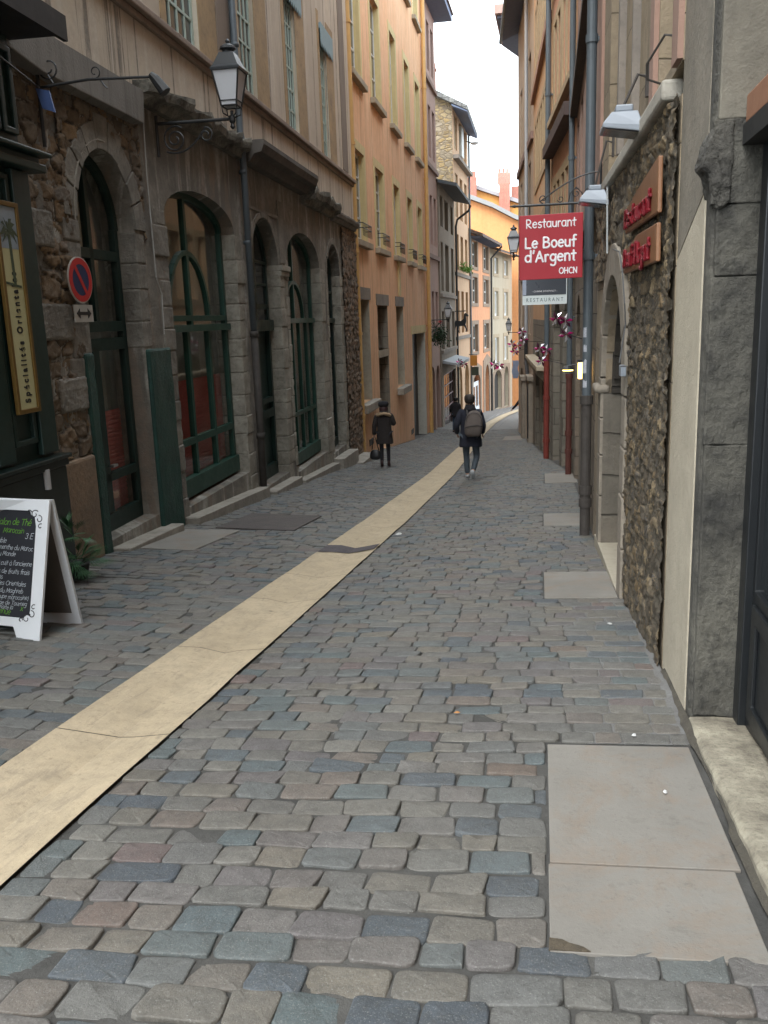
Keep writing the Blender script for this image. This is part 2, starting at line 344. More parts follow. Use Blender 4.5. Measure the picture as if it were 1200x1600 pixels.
# ---------------------------------------------------------------- ground
C_RIGHT = [(-12, .80), (0, .72), (4.3, .72), (7, .68), (10.4, .63), (19.2, .70), (24.6, .25), (34, -.27), (44, -1.05), (47, -1.1), (60, 2.5), (75, 9), (90, 16)]
C_LEFT = [(-12, -4.3), (8.8, -4.72), (25, -5.1), (25.6, -5.36), (44.3, -5.52), (57, -5.3), (65, -5.0), (75, -4.13), (85, -2.7), (90, -1.6)]
SLABS = [(.035, .672, 2.79, 3.87), (.03, .65, 2.28, 2.785), (.035, .62, 6.99, 8.1), (.045, .58, 11.2, 12.5), (.09, .72, 17.2, 19.5),
         (-4.66, -3.85, 9.15, 10.75), (-4.24, -3.16, 10.85, 12.35), (-1.6, -.75, 37.5, 41)]
def build_ground():
    # mortar bed / earth sheet, reaches far beyond the street
    ys = list(np.arange(-12, 60, .5)) + list(np.arange(60, 140, 4)) + [200, 400, 900]
    xs = [-900, -200, -60, -20, -9, -6.5] + list(np.arange(-5.6, -3.5, .3)) + list(np.arange(-3.5, -1.6, .07)) + list(np.arange(-1.5, 1.6, .3)) + [2.5, 6, 14, 30, 80, 300, 900]
    mb = MB(); n = len(xs)
    for y in ys:
        for x in xs: mb.v.append((x, y, G(x, min(y, 140)) - ((.0085 if abs(x - strip_x(y)) > .22 else .035) if y < 47 else (0.0 if abs(x - strip_x(min(y, 95))) > .7 else .04))))
    mb.f = [(j * n + i, j * n + i + 1, (j + 1) * n + i + 1, (j + 1) * n + i) for j in range(len(ys) - 1) for i in range(n - 1)]
    mt, t, b = nodes('sand and grit between setts'); p = posvec(t)
    n1 = noise(t, p, 3, 6, .7); n2 = noise(t, p, 60, 5, .7)
    col = mixc(t, ramp(t, n1, [(.35, (0, 0, 0)), (.7, (1, 1, 1))]), (.040, .039, .036), (.095, .092, .085))
    # far paving, beyond the modelled setts
    br = nn(t, 'TexBrick', Scale=1.0); br.inputs['Brick Width'].default_value = .24; br.inputs['Row Height'].default_value = .16; br.inputs['Mortar Size'].default_value = .012
    br.inputs['Color1'].default_value = (.24, .22, .2, 1); br.inputs['Color2'].default_value = (.15, .16, .165, 1); br.inputs['Mortar'].default_value = (.07, .065, .06, 1)
    t.links.new(p, br.inputs['Vector'])
    sp = t.nodes.new('ShaderNodeSeparateXYZ'); t.links.new(p, sp.inputs[0])
    far = math_(t, 'GREATER_THAN', sp.outputs[1], 47.1)
    col = mixc(t, far, col, br.outputs['Color'])
    t.links.new(col, b.inputs['Base Color']); b.inputs['Roughness'].default_value = .9
    bump(t, b, n2, .6, .01)
    struct(mb.build('ground', mt))
    # ---- setts (one paving surface)
    V = []; Fc = []; T = []
    def sett(cx, cy, hx, hy, lod, skew, flat):
        n = (20, 12, 8)[lod]
        th = (np.arange(n) + .5) * 2 * np.pi / n
        e = rng.uniform(.17, .34)
        c, s = np.cos(th), np.sin(th)
        ux = np.sign(c) * np.abs(c) ** e; uy = np.sign(s) * np.abs(s) ** e
        # irregular corners
        k = rng.normal(0, .04, 4)
        ux = ux * (1 + k[0] * uy + k[1] * .5); uy = uy * (1 + k[2] * ux + k[3] * .5)
        ux += rng.normal(0, .016, n); uy += rng.normal(0, .03, n)
        tilt = rng.normal(0, .035, 2) * (0.4 if flat else 1); hz = rng.normal(0, .0032) * (0.4 if flat else 1)
        dome = rng.uniform(.0005, .0045) * (.4 if flat else 1)
        rings = ((1.0, -.022), (.99, -.005), (.968, -.0006), (.9, .0004), (.6, dome * .8)) if lod < 2 else ((1.0, -.02), (.9, 0.0))
        o = len(V)
        for rr, dz in rings:
            x = cx + ux * hx * rr + skew * uy * hy * rr; y = cy + uy * hy * rr
            z = np.array([G(a, b) for a, b in ((cx, cy),)])[0] + (-.095 if cy < 40 else -.07) * (y - cy) + .03 * (1 if cx > strip_x(cy) else -1) * (x - cx)
            z = z + dz + hz + tilt[0] * (x - cx) + tilt[1] * (y - cy) + (rng.normal(0, .0012, n) if rr < .95 and lod == 0 else 0)
            for q in zip(x, y, z): V.append(q)
        R = len(rings)
        zc = G(cx, cy) + hz + (dome if lod < 2 else .003)
        V.append((cx, cy, zc))
        for r in range(R - 1):
            for j in range(n): Fc.append((o + r * n + j, o + r * n + (j + 1) % n, o + (r + 1) * n + (j + 1) % n, o + (r + 1) * n + j))
        for j in range(n): Fc.append((o + (R - 1) * n + j, o + (R - 1) * n + (j + 1) % n, o + R * n))
        tv = float(np.clip(rng.beta(1.5, 1.5), 0, 1))
        T.extend([tv] * (R * n + 1))
    y = 1.2
    while y < 47:
        d = rng.uniform(.112, .146) if y < 30 else rng.uniform(.13, .16)
        if y < 2.4: d *= 1.1
        lod = 0 if y < 7 else (1 if y < 20 else 2)
        xl = float(np.interp(y, [a for a, _ in C_LEFT], [b for _, b in C_LEFT])) + .03
        xr = float(np.interp(y, [a for a, _ in C_RIGHT], [b for _, b in C_RIGHT])) - .03
        if y > 44.3: xr = -1.1 + (y - 44.3) * .25
        cs = strip_x(y); ph = rng.uniform(0, 9)
        for (a, bb) in ((xl, cs - .314), (cs + .314, xr)):
            x = a + rng.uniform(-.1, 0)
            while x < bb - .04:
                w = float(np.clip(rng.normal(.195, .036), .12, .29))
                x1 = min(x + w, bb) if x + w < bb - .07 else bb
                x0 = max(x, a); x = x1
                if x1 - x0 < .05: continue
                cx = (x0 + x1) / 2; cyy = y + d / 2 + .012 * math.sin(cx * 2.1 + ph * .3) + .022 * math.sin(cx * .9 + y * .21)
                hid = False; cut = False
                for sx0, sx1, sy0, sy1 in SLABS:
                    if x0 > sx0 - .05 and x1 < sx1 + .05 and sy0 < y + d / 2 < sy1: hid = True
                if hid: continue
                hx0, hx1 = x0, x1
                for sx0, sx1, sy0, sy1 in SLABS:
                    if sy0 < y + d / 2 < sy1:
                        if hx0 < sx0 < hx1: hx1 = sx0 - .004
                        if hx0 < sx1 < hx1: hx0 = sx1 + .004
                gap = rng.uniform(-.0005, .0035)
                flat = cx > .12 and cyy > 3.8
                sett((hx0 + hx1) / 2, cyy, max((hx1 - hx0) / 2 - gap, .02), d / 2 - rng.uniform(-.0005, .003), lod, rng.normal(0, .03), flat)
        y += d
    mb = MB(); mb.v = V; mb.f = Fc
    S = [(0, (.066, .082, .102)), (.14, (.085, .108, .125)), (.24, (.098, .132, .135)), (.34, (.140, .142, .135)), (.44, (.168, .146, .112)), (.52, (.128, .126, .120)), (.6, (.185, .158, .115)), (.68, (.135, .118, .118)), (.76, (.195, .182, .152)), (.84, (.165, .125, .098)), (.92, (.115, .125, .13)), (.97, (.155, .105, .10)), (1, (.185, .13, .085))]
    S = [(a_, tuple((v_ * .8 + sum(c_) / 3 * .2) * .86 for v_ in c_)) for a_, c_ in S]
    mt = attr_mat('granite and sandstone setts', S, rough=.72)
    me = D.meshes.new('cobbled_street'); me.from_pydata(mb.v, [], mb.f)
    at = me.attributes.new('tint', 'FLOAT', 'POINT'); at.data.foreach_set('value', T)
    me.polygons.foreach_set('use_smooth', [True] * len(me.polygons)); me.materials.append(mt)
    ob = D.objects.new('cobbled_street', me); SC.collection.objects.link(ob); struct(ob)
    # ---- pale gutter strip of long slabs, shallow V
    mt, t, b = nodes('cream limestone gutter'); p = posvec(t)
    n1 = noise(t, p, 1.2, 6, .65); n2 = noise(t, p, 7, 6, .75); n3 = noise(t, p, 2.4, 5, .8, 1.5)
    col = mixc(t, ramp(t, n1, [(.35, (0, 0, 0)), (.7, (1, 1, 1))]), (.50, .405, .275), (.40, .32, .21))
    col = mixc(t, ramp(t, n2, [(.42, (0, 0, 0)), (.75, (.7, .7, .7))]), col, (.30, .25, .175))
    col = mixc(t, ramp(t, n3, [(.64, (0, 0, 0)), (.72, (.8, .8, .8))]), col, (.17, .145, .11))
    n6 = noise(t, p, 26, 6, .8); col = mixc(t, ramp(t, n6, [(.54, (0, 0, 0)), (.68, (.7, .7, .7))]), col, (.24, .195, .135))
    mp6 = nn(t, 'Mapping'); t.links.new(p, mp6.inputs['Vector']); mp6.inputs['Scale'].default_value = (9, 1.4, 1); mp6.inputs['Rotation'].default_value = (0, 0, .25)
    col = mixc(t, ramp(t, noise(t, mp6.outputs[0], 1.6, 7, .75, .6), [(.55, (0, 0, 0)), (.66, (.55, .55, .55))]), col, (.27, .225, .165))
    vg = nn(t, 'TexVoronoi', Scale=2.3); t.links.new(p, vg.inputs['Vector']); col = mixc(t, ramp(t, vg.outputs['Distance'], [(.035, (.75, .75, .75)), (.06, (0, 0, 0))]), col, (.14, .12, .095))
    t.links.new(col, b.inputs['Base Color']); b.inputs['Roughness'].default_value = .8
    bump(t, b, math_(t, 'ADD', n2, noise(t, p, 50, 4, .7)), .45, .008)
    mb = MB(); y = 1.0; jprev = np.zeros(5)
    while y < 94:
        L = rng.uniform(1.1, 2.0); y1 = y + L
        if y < 9.6 and y1 > 9.75: y1 = 9.72
        ks = max(2, int(L / .4)); xs_ = [(-.311, .0), (-.15, -.006), (.03, -.030), (.12, -.022), (.311, .0)]
        o = len(mb.v); ja = jprev; jb = rng.normal(0, .010, 5); jprev = jb
        for i in range(ks + 1):
            yy = y + .004 + (y1 - y - .008) * i / ks; c = strip_x(yy)
            ang = (strip_x(yy + .5) - strip_x(yy - .5))
            for j, (dx, dz) in enumerate(xs_):
                ed = rng.normal(0, .004) if abs(dx) > .3 and 0 < i < ks else 0
                mb.v.append((c + dx + ed, yy + (ja[j] if i == 0 else jb[j] if i == ks else 0), G(c, yy) + .012 + dz + abs(dx) * .03))
        for i in range(ks):
            for j in range(4): a = o + i * 5 + j; mb.f.append((a, a + 1, a + 6, a + 5))
        y = y1
    struct(mb.build('gutter_strip', mt))
    # dark worn patch across the strip
    q = MB(); c = strip_x(9.75)
    for dx, dz in ((-.30, .013), (-.15, .007), (.03, -.016), (.12, -.008), (.30, .013)):
        for yy in (9.42 + dx * .42, 9.9 + dx * .42 - .12 * (dx > 0)): q.v.append((c + dx, yy, G(c, yy) + dz + .006 + abs(dx) * .03))
    q.f = [(2 * i, 2 * i + 2, 2 * i + 3, 2 * i + 1) for i in range(4)]
    struct(q.build('tar_patch', mat('old tar', stone, (.10, .085, .09), (.06, .055, .06), 6)))
    # flat slabs
    ms, t, b = nodes('worn flagstone'); p = posvec(t)
    n1 = noise(t, p, 1.4, 6, .65); n2 = noise(t, p, 2.3, 6, .75, .6); n3 = noise(t, p, 11, 6, .8); n4 = noise(t, p, 55, 4, .8)
    col = mixc(t, ramp(t, n1, [(.35, (0, 0, 0)), (.68, (1, 1, 1))]), (.235, .22, .195), (.185, .172, .152))
    col = mixc(t, ramp(t, n2, [(.5, (0, 0, 0)), (.68, (.6, .6, .6))]), col, (.23, .165, .115))
    col = mixc(t, ramp(t, n3, [(.55, (0, 0, 0)), (.72, (.55, .55, .55))]), col, (.13, .115, .098))
    col = mixc(t, ramp(t, n4, [(.6, (0, 0, 0)), (.72, (.5, .5, .5))]), col, (.10, .095, .085))
    t.links.new(col, b.inputs['Base Color']); b.inputs['Roughness'].default_value = .85
    bump(t, b, math_(t, 'ADD', n3, math_(t, 'MULTIPLY', n4, .6)), .5, .006)
    mp = mat('brown manhole plate', stone, (.095, .08, .072), (.06, .052, .05), 5, .8, .75)
    for i, (x0, x1, y0, y1) in enumerate(SLABS):
        s = MB(); g = .004
        P = lambda x, y, z: (x, y, G(x, y) + z)
        nx_ = 6
        if i == 0: pts = rect(x0, x1, y0, y1)
        s.box(x0 + g, x1 - g, y0 + g, y1 - g, -.08, .003 if i != 6 else .010, P)
        ob = s.build('paving_slab' if i != 6 else 'cellar_plate', mp if i == 6 else ms, bevel=.003)
        if i == 6:
            tag(ob, 'large flat dark brown plate set in the setts before the big arched window', 'manhole cover')
        else: struct(ob)
    # worn concrete filling between the setts near the right-hand wall
    s = MB(); nx_, ny_ = 10, 60
    for j in range(ny_):
        y = 3.9 + 3.05 * j / (ny_ - 1)
        for i in range(nx_):
            x = .20 + .50 * i / (nx_ - 1) + (.04 * math.sin(y * 7) + .03 * math.sin(y * 17.0) if i == 0 else 0)
            s.v.append((x, y, G(x, y) - .0035 + .002 * math.sin(x * 40 + y * 23) + (.012 if i == nx_ - 1 else 0)))
    s.f = [(j * nx_ + i, j * nx_ + i + 1, (j + 1) * nx_ + i + 1, (j + 1) * nx_ + i) for j in range(ny_ - 1) for i in range(nx_ - 1)]
    struct(s.build('cement_fill', mat('grey cement', stone, (.17, .17, .165), (.13, .125, .12), 4, .4), smooth=True))
    s = MB(); q = [(.03, 2.286), (.15, 2.288), (.13, 2.31), (.09, 2.325), (.07, 2.34), (.032, 2.345)]; s.prism(q, lambda a, o, b: (a, b, G(a, b) + o), .0, .0065)
    struct(s.build('broken_corner', mat('rotten brown patch', stone, (.17, .135, .09), (.09, .075, .055), 20, 1.0)))
    # dirt line along walls
build_ground()
def litter(name, x, y, r, m, label, flat=.25):
    mb = MB(); n = 7; z = G(x, y) + .012
    a = [rng.uniform(.5, 1.1) for _ in range(n)]
    mb.v = [(x + r * a[i] * math.cos(i * 2 * math.pi / n), y + r * a[i] * math.sin(i * 2 * math.pi / n), z) for i in range(n)] + \
           [(x + r * .6 * a[i] * math.cos(i * 2 * math.pi / n + .2), y + r * .6 * a[i] * math.sin(i * 2 * math.pi / n + .2), z + r * flat) for i in range(n)] + [(x, y, z + r * flat * 1.3)]
    mb.f = [(i, (i + 1) % n, n + (i + 1) % n, n + i) for i in range(n)] + [(n + i, n + (i + 1) % n, 2 * n) for i in range(n)]
    tag(mb.build(name, m, loc=(x, y, z)), label, 'litter', 'bits of litter on the paving')
M_paper = mat('white paper', paint, (.5, .5, .49), .8, .1); M_leaf = mat('dry leaf', paint, (.42, .2, .07), .8, .3)
litter('paper_scrap', .44, 3.98, .017, M_paper, 'torn white scrap lying along the top edge of the big pink slab')
litter('pebble', .50, 3.36, .013, M_paper, 'round white pebble in the middle of the big pink slab', .7)
litter('paper_scrap', .49, 6.10, .022, M_paper, 'folded white scrap on the grey cement below the rubble wall')
litter('dry_leaf', -.42, 4.25, .018, M_leaf, 'small orange leaf lying among the setts right of the cream strip')
litter('paper_scrap', -1.75, 10.7, .05, M_paper, 'white scrap lying on the cream gutter strip past the dark patch')
# ---------------------------------------------------------------- hand lettering: strokes as round bars
def A_(cx, cy, rx, ry, a0, a1, n=10): return [(cx + rx * math.cos(math.radians(a0 + (a1 - a0) * i / n)), cy + ry * math.sin(math.radians(a0 + (a1 - a0) * i / n))) for i in range(n + 1)]
GL = {
 'a': (.9, [A_(.4, .5, .36, .48, 60, 350), [(.76, .98), (.76, .1), (.82, 0)]]),
 'b': (.9, [[(.1, 1.6), (.1, 0)], A_(.42, .48, .34, .46, 150, -160)]),
 'c': (.8, [A_(.45, .5, .38, .48, 50, 310)]),
 'd': (.95, [A_(.42, .48, .36, .46, 40, 330), [(.8, 1.6), (.8, 0)]]),
 'e': (.85, [[(.08, .52), (.74, .56)], A_(.42, .5, .36, .48, 10, 315)]),
 'f': (.65, [[(.66, 1.5)] + A_(.48, 1.35, .16, .2, 70, 180, 5) + [(.3, 0)], [(.05, .88), (.62, .92)]]),
 'g': (.9, [A_(.42, .52, .34, .44, 50, 340), [(.78, .95), (.76, -.25)] + A_(.42, -.3, .34, .3, 0, -150, 7)]),
 'h': (.85, [[(.1, 1.6), (.1, 0)], [(.1, .6)] + A_(.42, .62, .3, .34, 150, 0, 6) + [(.72, 0)]]),
 'i': (.35, [[(.18, .95), (.18, 0)], [(.18, 1.32), (.19, 1.4)]]),
 'j': (.4, [[(.28, .95), (.28, -.3)] + A_(.08, -.32, .2, .2, 0, -120, 5), [(.28, 1.32), (.29, 1.4)]]),
 'k': (.8, [[(.1, 1.6), (.1, 0)], [(.65, .95), (.12, .42), (.7, 0)]]),
 'l': (.35, [[(.16, 1.6), (.16, .08), (.24, 0)]]),
 'm': (1.3, [[(.1, .95), (.1, 0)], [(.1, .6)] + A_(.37, .66, .25, .3, 150, 0, 6) + [(.62, 0)], [(.62, .6)] + A_(.9, .66, .25, .3, 150, 0, 6) + [(1.15, 0)]]),
 'n': (.85, [[(.1, .98), (.1, 0)], [(.1, .58)] + A_(.42, .62, .3, .36, 150, 0, 6) + [(.72, 0)]]),
 'o': (.9, [A_(.44, .48, .37, .48, 80, 440, 14)]),
 'p': (.9, [[(.1, .95), (.1, -.6)], A_(.44, .5, .34, .46, 150, -150)]),
 'q': (.9, [A_(.42, .5, .35, .46, 40, 330), [(.78, .95), (.78, -.6)]]),
 'r': (.62, [[(.1, .95), (.12, 0)], [(.11, .55)] + A_(.38, .62, .24, .32, 150, 50, 5)]),
 's': (.75, [A_(.4, .72, .27, .24, 40, 250, 8) + A_(.36, .24, .29, .25, 80, -150, 8)]),
 't': (.65, [[(.32, 1.4), (.3, .12), (.42, 0)], [(.02, .92), (.62, .95)]]),
 'u': (.88, [[(.1, .95), (.1, .4)] + A_(.4, .36, .3, .34, 180, 330, 6), [(.74, .95), (.74, 0)]]),
 'v': (.8, [[(.05, .95), (.38, 0), (.74, .95)]]),
 'w': (1.1, [[(.05, .95), (.3, 0), (.54, .7), (.78, 0), (1.04, .95)]]),
 'x': (.8, [[(.08, .95), (.7, 0)], [(.7, .95), (.08, 0)]]),
 'y': (.8, [[(.06, .95), (.4, .1)], [(.76, .95), (.24, -.6)]]),
 'z': (.8, [[(.1, .92), (.68, .92), (.08, .02), (.74, .02)]]),
 'A': (1.15, [[(.05, 0), (.55, 1.45), (1.02, 0)], [(.22, .5), (.88, .52)]]),
 'B': (1.1, [[(.14, 1.42), (.14, 0)], [(.14, 1.42)] + A_(.48, 1.08, .38, .32, 80, -80, 8) + [(.2, .76)] + A_(.52, .38, .44, .38, 80, -85, 8) + [(.14, 0)]]),
 'C': (1.15, [A_(.66, .72, .55, .72, 50, 310, 12)]),
 'D': (1.15, [[(.14, 1.42), (.14, 0)], [(.14, 1.42)] + A_(.2, .71, .8, .7, 80, -85, 12)]),
 'E': (1.0, [[(.86, 1.42), (.14, 1.4), (.14, 0), (.88, 0)], [(.14, .74), (.76, .76)]]),
 'G': (1.2, [A_(.66, .72, .55, .72, 50, 330, 12) + [(1.12, .6), (.66, .6)]]),
 'H': (1.2, [[(.14, 1.45), (.14, 0)], [(1.0, 1.45), (1.0, 0)], [(.14, .72), (1.0, .76)]]),
 'I': (.6, [[(.3, 1.42), (.3, 0)]]),
 'L': (.95, [[(.14, 1.45), (.14, .03), (.86, .02)]]),
 'M': (1.35, [[(.08, 0), (.26, 1.42), (.66, .35), (1.02, 1.42), (1.22, 0)]]),
 'N': (1.2, [[(.12, 0), (.14, 1.42), (.98, .05), (1.0, 1.45)]]),
 'O': (1.35, [A_(.66, .72, .58, .7, 90, 450, 18)]),
 'P': (1.0, [[(.14, 1.42), (.14, 0)], [(.14, 1.42)] + A_(.46, 1.04, .4, .38, 85, -95, 9) + [(.14, .64)]]),
 'R': (1.1, [[(.14, 1.42), (.14, 0)], [(.14, 1.42)] + A_(.46, 1.04, .4, .38, 85, -95, 9) + [(.16, .66), (.96, 0)]]),
 'S': (1.05, [A_(.52, 1.06, .38, .36, 40, 250, 9) + A_(.5, .37, .42, .36, 80, -150, 9)]),
 'T': (1.1, [[(.04, 1.4), (1.06, 1.42)], [(.54, 1.4), (.54, 0)]]),
 'U': (1.15, [[(.12, 1.42), (.12, .5)] + A_(.56, .45, .44, .44, 180, 360, 9) + [(1.0, 1.42)]]),
 'V': (1.1, [[(.06, 1.42), (.52, 0), (1.0, 1.42)]]),
 "'": (.3, [[(.2, 1.6), (.1, 1.2)]]), '-': (.6, [[(.08, .6), (.5, .6)]]), ' ': (.5, []), '(': (.4, [A_(.5, .6, .4, 1.0, 130, 230, 5)]), ')': (.4, [A_(-.1, .6, .4, 1.0, 50, -50, 5)]),
 '3': (.9, [A_(.4, 1.04, .32, .34, 150, -80, 8) + A_(.4, .36, .38, .36, 85, -150, 9)]), '.': (.3, [[(.12, .0), (.13, .05)]]),
}
for base, ch in (('e', 'é'), ('e', 'è'), ('a', 'à')):
    w_, st_ = GL[base]; GL[ch] = (w_, st_ + ([[(.35, 1.2), (.55, 1.5)]] if ch == 'é' else [[(.3, 1.5), (.5, 1.2)]]))
def strokes(mb, text, size, r, P, x0, y0, align='L', slant=0.0, wob=0.0, spacing=.12, flat=None, maxw=None):
    """P(x, y) -> world point on the sign face; size = x-height"""
    tw = sum(GL.get(c, GL[' '])[0] + spacing for c in text) * size
    kx = 1.0
    if maxw: kx = maxw / tw; tw = maxw
    x = x0 - (tw if align == 'R' else tw / 2 if align == 'C' else 0)
    for c in text:
        w_, st_ = GL.get(c, GL[' ']); jy = random.gauss(0, wob)
        for s_ in st_:
            pts_ = [(x + (a + slant * b) * size * kx, y0 + (b + jy) * size) for a, b in s_]
            runs = [[pts_[0]]] if pts_ else []
            for i_ in range(1, len(pts_)):
                runs[-1].append(pts_[i_])
                if i_ < len(pts_) - 1:
                    (ax, ay), (bx, by), (cx_, cy_) = pts_[i_ - 1], pts_[i_], pts_[i_ + 1]
                    dt = (bx - ax) * (cx_ - bx) + (by - ay) * (cy_ - by); ln = math.hypot(bx - ax, by - ay) * math.hypot(cx_ - bx, cy_ - by)
                    if dt < .45 * ln: runs.append([pts_[i_]])
            for pts in runs:
              if len(pts) == 1: continue
              P3 = [P(a, b) for a, b in pts]
              d0 = (P3[0] - P3[1]).normalized() * r * .7; d1 = (P3[-1] - P3[-2]).normalized() * r * .7
              full = [P3[0] + d0] + P3 + [P3[-1] + d1]
              mb.tube(full, [r * .62] + [r] * len(P3) + [r * .62], 6, flat=flat)
        x += (w_ + spacing) * size * kx
def bfont(name, text, size, P, U, V, N, m, parent, align='CENTER', bold=0, maxw=None, extr=.002, loc=None):
    """built-in font text on a plane: origin P, right U, up V, normal N"""
    cu = D.curves.new('t', 'FONT'); cu.body = text; cu.size = size; cu.align_x = align; cu.extrude = extr; cu.offset = bold
    o = D.objects.new('t', cu); SC.collection.objects.link(o); bpy.context.view_layer.update()
    me = D.meshes.new_from_object(o.evaluated_get(bpy.context.evaluated_depsgraph_get())); D.objects.remove(o)
    kx = 1
    if maxw:
        xs = [v.co.x for v in me.vertices]; w_ = max(xs) - min(xs); kx = maxw / w_
    og = parent_origin(parent)
    for v in me.vertices: v.co = P + U * v.co.x * kx + V * v.co.y + N * v.co.z - og
    me.materials.clear(); me.materials.append(m); ob = D.objects.new(name, me); SC.collection.objects.link(ob); ob.parent = parent; return ob
# ---------------------------------------------------------------- left: grey-beige house with the arcade (house A)
FA = Fac(-4.86, 14.63, -1.5, 'L')
M_Aup = mat('streaked beige render', weathered, (.58, .50, .395), (.48, .405, .32), (.60, .54, .45), (.19, .165, .14), .35, .9, .4, 5.0, .07)
M_Alow = mat('grey stained stone', weathered, (.30, .275, .235), (.155, .143, .122), (.47, .45, .395), (.24, .185, .14), .6, .75, 1.0)
M_quoin = mat('pale jamb stone', stone, (.40, .375, .315), (.19, .175, .145), 2.2, .9)
M_quoin2 = mat('dark jamb stone', stone, (.27, .25, .215), (.135, .125, .107), 2.4, 1.0)
M_corn = mat('blackened cornice stone', stone, (.26, .245, .205), (.05, .046, .04), 3.5, 1.0, .95, .8)
M_panel = mat('grey rendered lintel', plaster, (.21, .195, .175), .5, .6, None, .6)
M_band = mat('brown string course', stone, (.30, .225, .175), (.20, .155, .125), 2, .4)
M_ochre = mat('ochre window jamb', stone, (.42, .29, .15), (.25, .18, .11), 1.5, .5)
M_mint = mat('pale mint window paint', paint, (.46, .56, .50), .6, .2)
M_greenwall = mat('green painted masonry', stone, (.012, .06, .045), (.008, .035, .03), 3, .9, .6)
houseA = thing('arcaded_house', 'tall grey-beige house with streaked render over a stone arcade of green framed windows', 'house', FA.base(17))
O1 = arch(8.87, 10.30, -.72, 2.72, 3.50); O2 = arch(11.28, 14.20, -.86, 3.02, 3.44); O3 = arch(15.1, 16.85, -1.32, 2.62, 3.43)
O4 = arch(17.5, 20.5, -1.46, 2.78, 3.42); O5 = arch(21.3, 22.85, -1.62, 2.72, 3.42)
wallbox(FA, 7.4, 25.3, -3.2, 4.2, [O1, O2, O3, O4, O5], 'stone_wall', M_Alow, houseA, .42, 7)
UW = [(11.9, 13.15, 5.36, 8.3), (15.1, 16.1, 5.36, 8.3), (18.3, 19.2, 5.36, 8.3), (21.6, 22.4, 5.36, 8.3)]
UW2 = [(a, b, 10.2, 12.8) for a, b, _, _ in UW]
wallbox(FA, -2, 25.3, 4.2, 14.6, [rect(*u) for u in UW + UW2], 'wall', M_Aup, houseA, .35, 7)
for (a, b, c, d) in UW + UW2:
    window(FA, a, b, c, d, .07, houseA, M_mint, M_glass2, cols=4, rows=7, fw=.07, mw=.035)
    for (p0, p1) in ((a - .2, a - .003), (b + .003, b + .8)): s = MB(); s.box(p0, p1, -.05, .012, c, d + .2, FA.P); s.build('window_jamb', M_ochre, houseA)
# darker render strips (vertical)
for y0, y1 in ((13.98, 14.75), (24.0, 24.7)): s = MB(); s.box(y0, y1, -.05, .02, 5.45, 14.5, FA.P); s.build('pilaster_strip', mat('brown render strip', plaster, (.24, .19, .15), .5, .5), houseA)
# sill band with two mouldings
s = MB(); s.box(-2, 25.28, -.05, .06, 5.17, 5.25, FA.P).box(-2, 25.28, -.05, .12, 5.252, 5.34, FA.P); s.build('string_course', M_band, houseA, bevel=.015)
# scalloped sun blinds above two windows
M_awn = mat('faded blue blind', paint, (.26, .36, .40), .8, .2)
for (a, b) in ((18.3, 19.7), (21.6, 23.0)):
    s = MB(); n = 9
    for i in range(n):
        y0 = a + (b - a) * i / n; y1 = a + (b - a) * (i + 1) / n
        s.prism([(y0, 8.28), (y1, 8.28), (y1, 7.86), ((y0 + y1) / 2, 7.76), (y0, 7.86)], FA.P, .04, .055)
    s.box(a, b, -.1, .04, 8.15, 8.26, FA.P); s.build('sun_blind', M_awn, houseA)
# ledge pieces
def broken_ledge(Y0, Y1, z0, z1, o, m, seg=.16, name='cornice', amp=.03, hang=0.0):
    s = MB(); y = Y0; prof = [(0, 0), (.45, .02), (.62, .38), (.9, .45), (1.0, .8), (1.0, 1.0), (0, 1.0)]
    ys = []
    while y < Y1: ys.append(y); y += seg
    ys.append(Y1); k = len(prof)
    for yy in ys:
        j = rng.normal(0, amp, 3)
        for a, b in prof: s.v.append(FA.P(yy, -.05 + (o + .05 + j[0] * (a > .5)) * a, z0 + (z1 - z0) * b + j[1] * .5 * (b > .3) + (j[2] * .6 if b == 1.0 and a > 0 else 0)))
    for i in range(len(ys) - 1):
        for q in range(k): a = i * k + q; b = i * k + (q + 1) % k; s.f.append((a, b, b + k, a + k))
    s.f.append(tuple(range(k))); s.f.append(tuple((len(ys) - 1) * k + q for q in range(k)))
    return s.build(name, m, houseA)
broken_ledge(10.62, 14.75, 4.20, 4.44, .27, M_corn, amp=.035)
broken_ledge(14.8, 18.9, 4.18, 4.52, .42, mat('dark cornice block', stone, (.13, .115, .10), (.07, .062, .055), 1.6, .5), seg=2.0, amp=.006)
broken_ledge(18.95, 21.9, 4.02, 4.34, .28, M_corn, amp=.05)
broken_ledge(22.0, 25.2, 3.98, 4.2, .2, mat('grey cornice', stone, (.20, .185, .165), (.12, .11, .10), 2), amp=.012)
s = MB(); s.prism([(7.45, 4.02), (8.2, 3.93), (10.5, 3.93), (10.55, 4.3), (7.45, 4.3)], FA.P, -.05, .16); s.build('lintel_beam', M_panel, houseA, bevel=.01)
tx = D.textures.new('pits', 'CLOUDS'); tx.noise_scale = .07; tx.noise_depth = 4
def rough(ob, k=.01, sc=None, lv=4):
    sb = ob.modifiers.new('sub', 'SUBSURF'); sb.subdivision_type = 'SIMPLE'; sb.levels = sb.render_levels = lv
    t_ = tx
    if sc: t_ = D.textures.new('pits', 'CLOUDS'); t_.noise_scale = sc; t_.noise_depth = 4
    dm = ob.modifiers.new('rough', 'DISPLACE'); dm.texture = t_; dm.strength = k; dm.mid_level = .5; dm.texture_coords = 'LOCAL'
    return ob
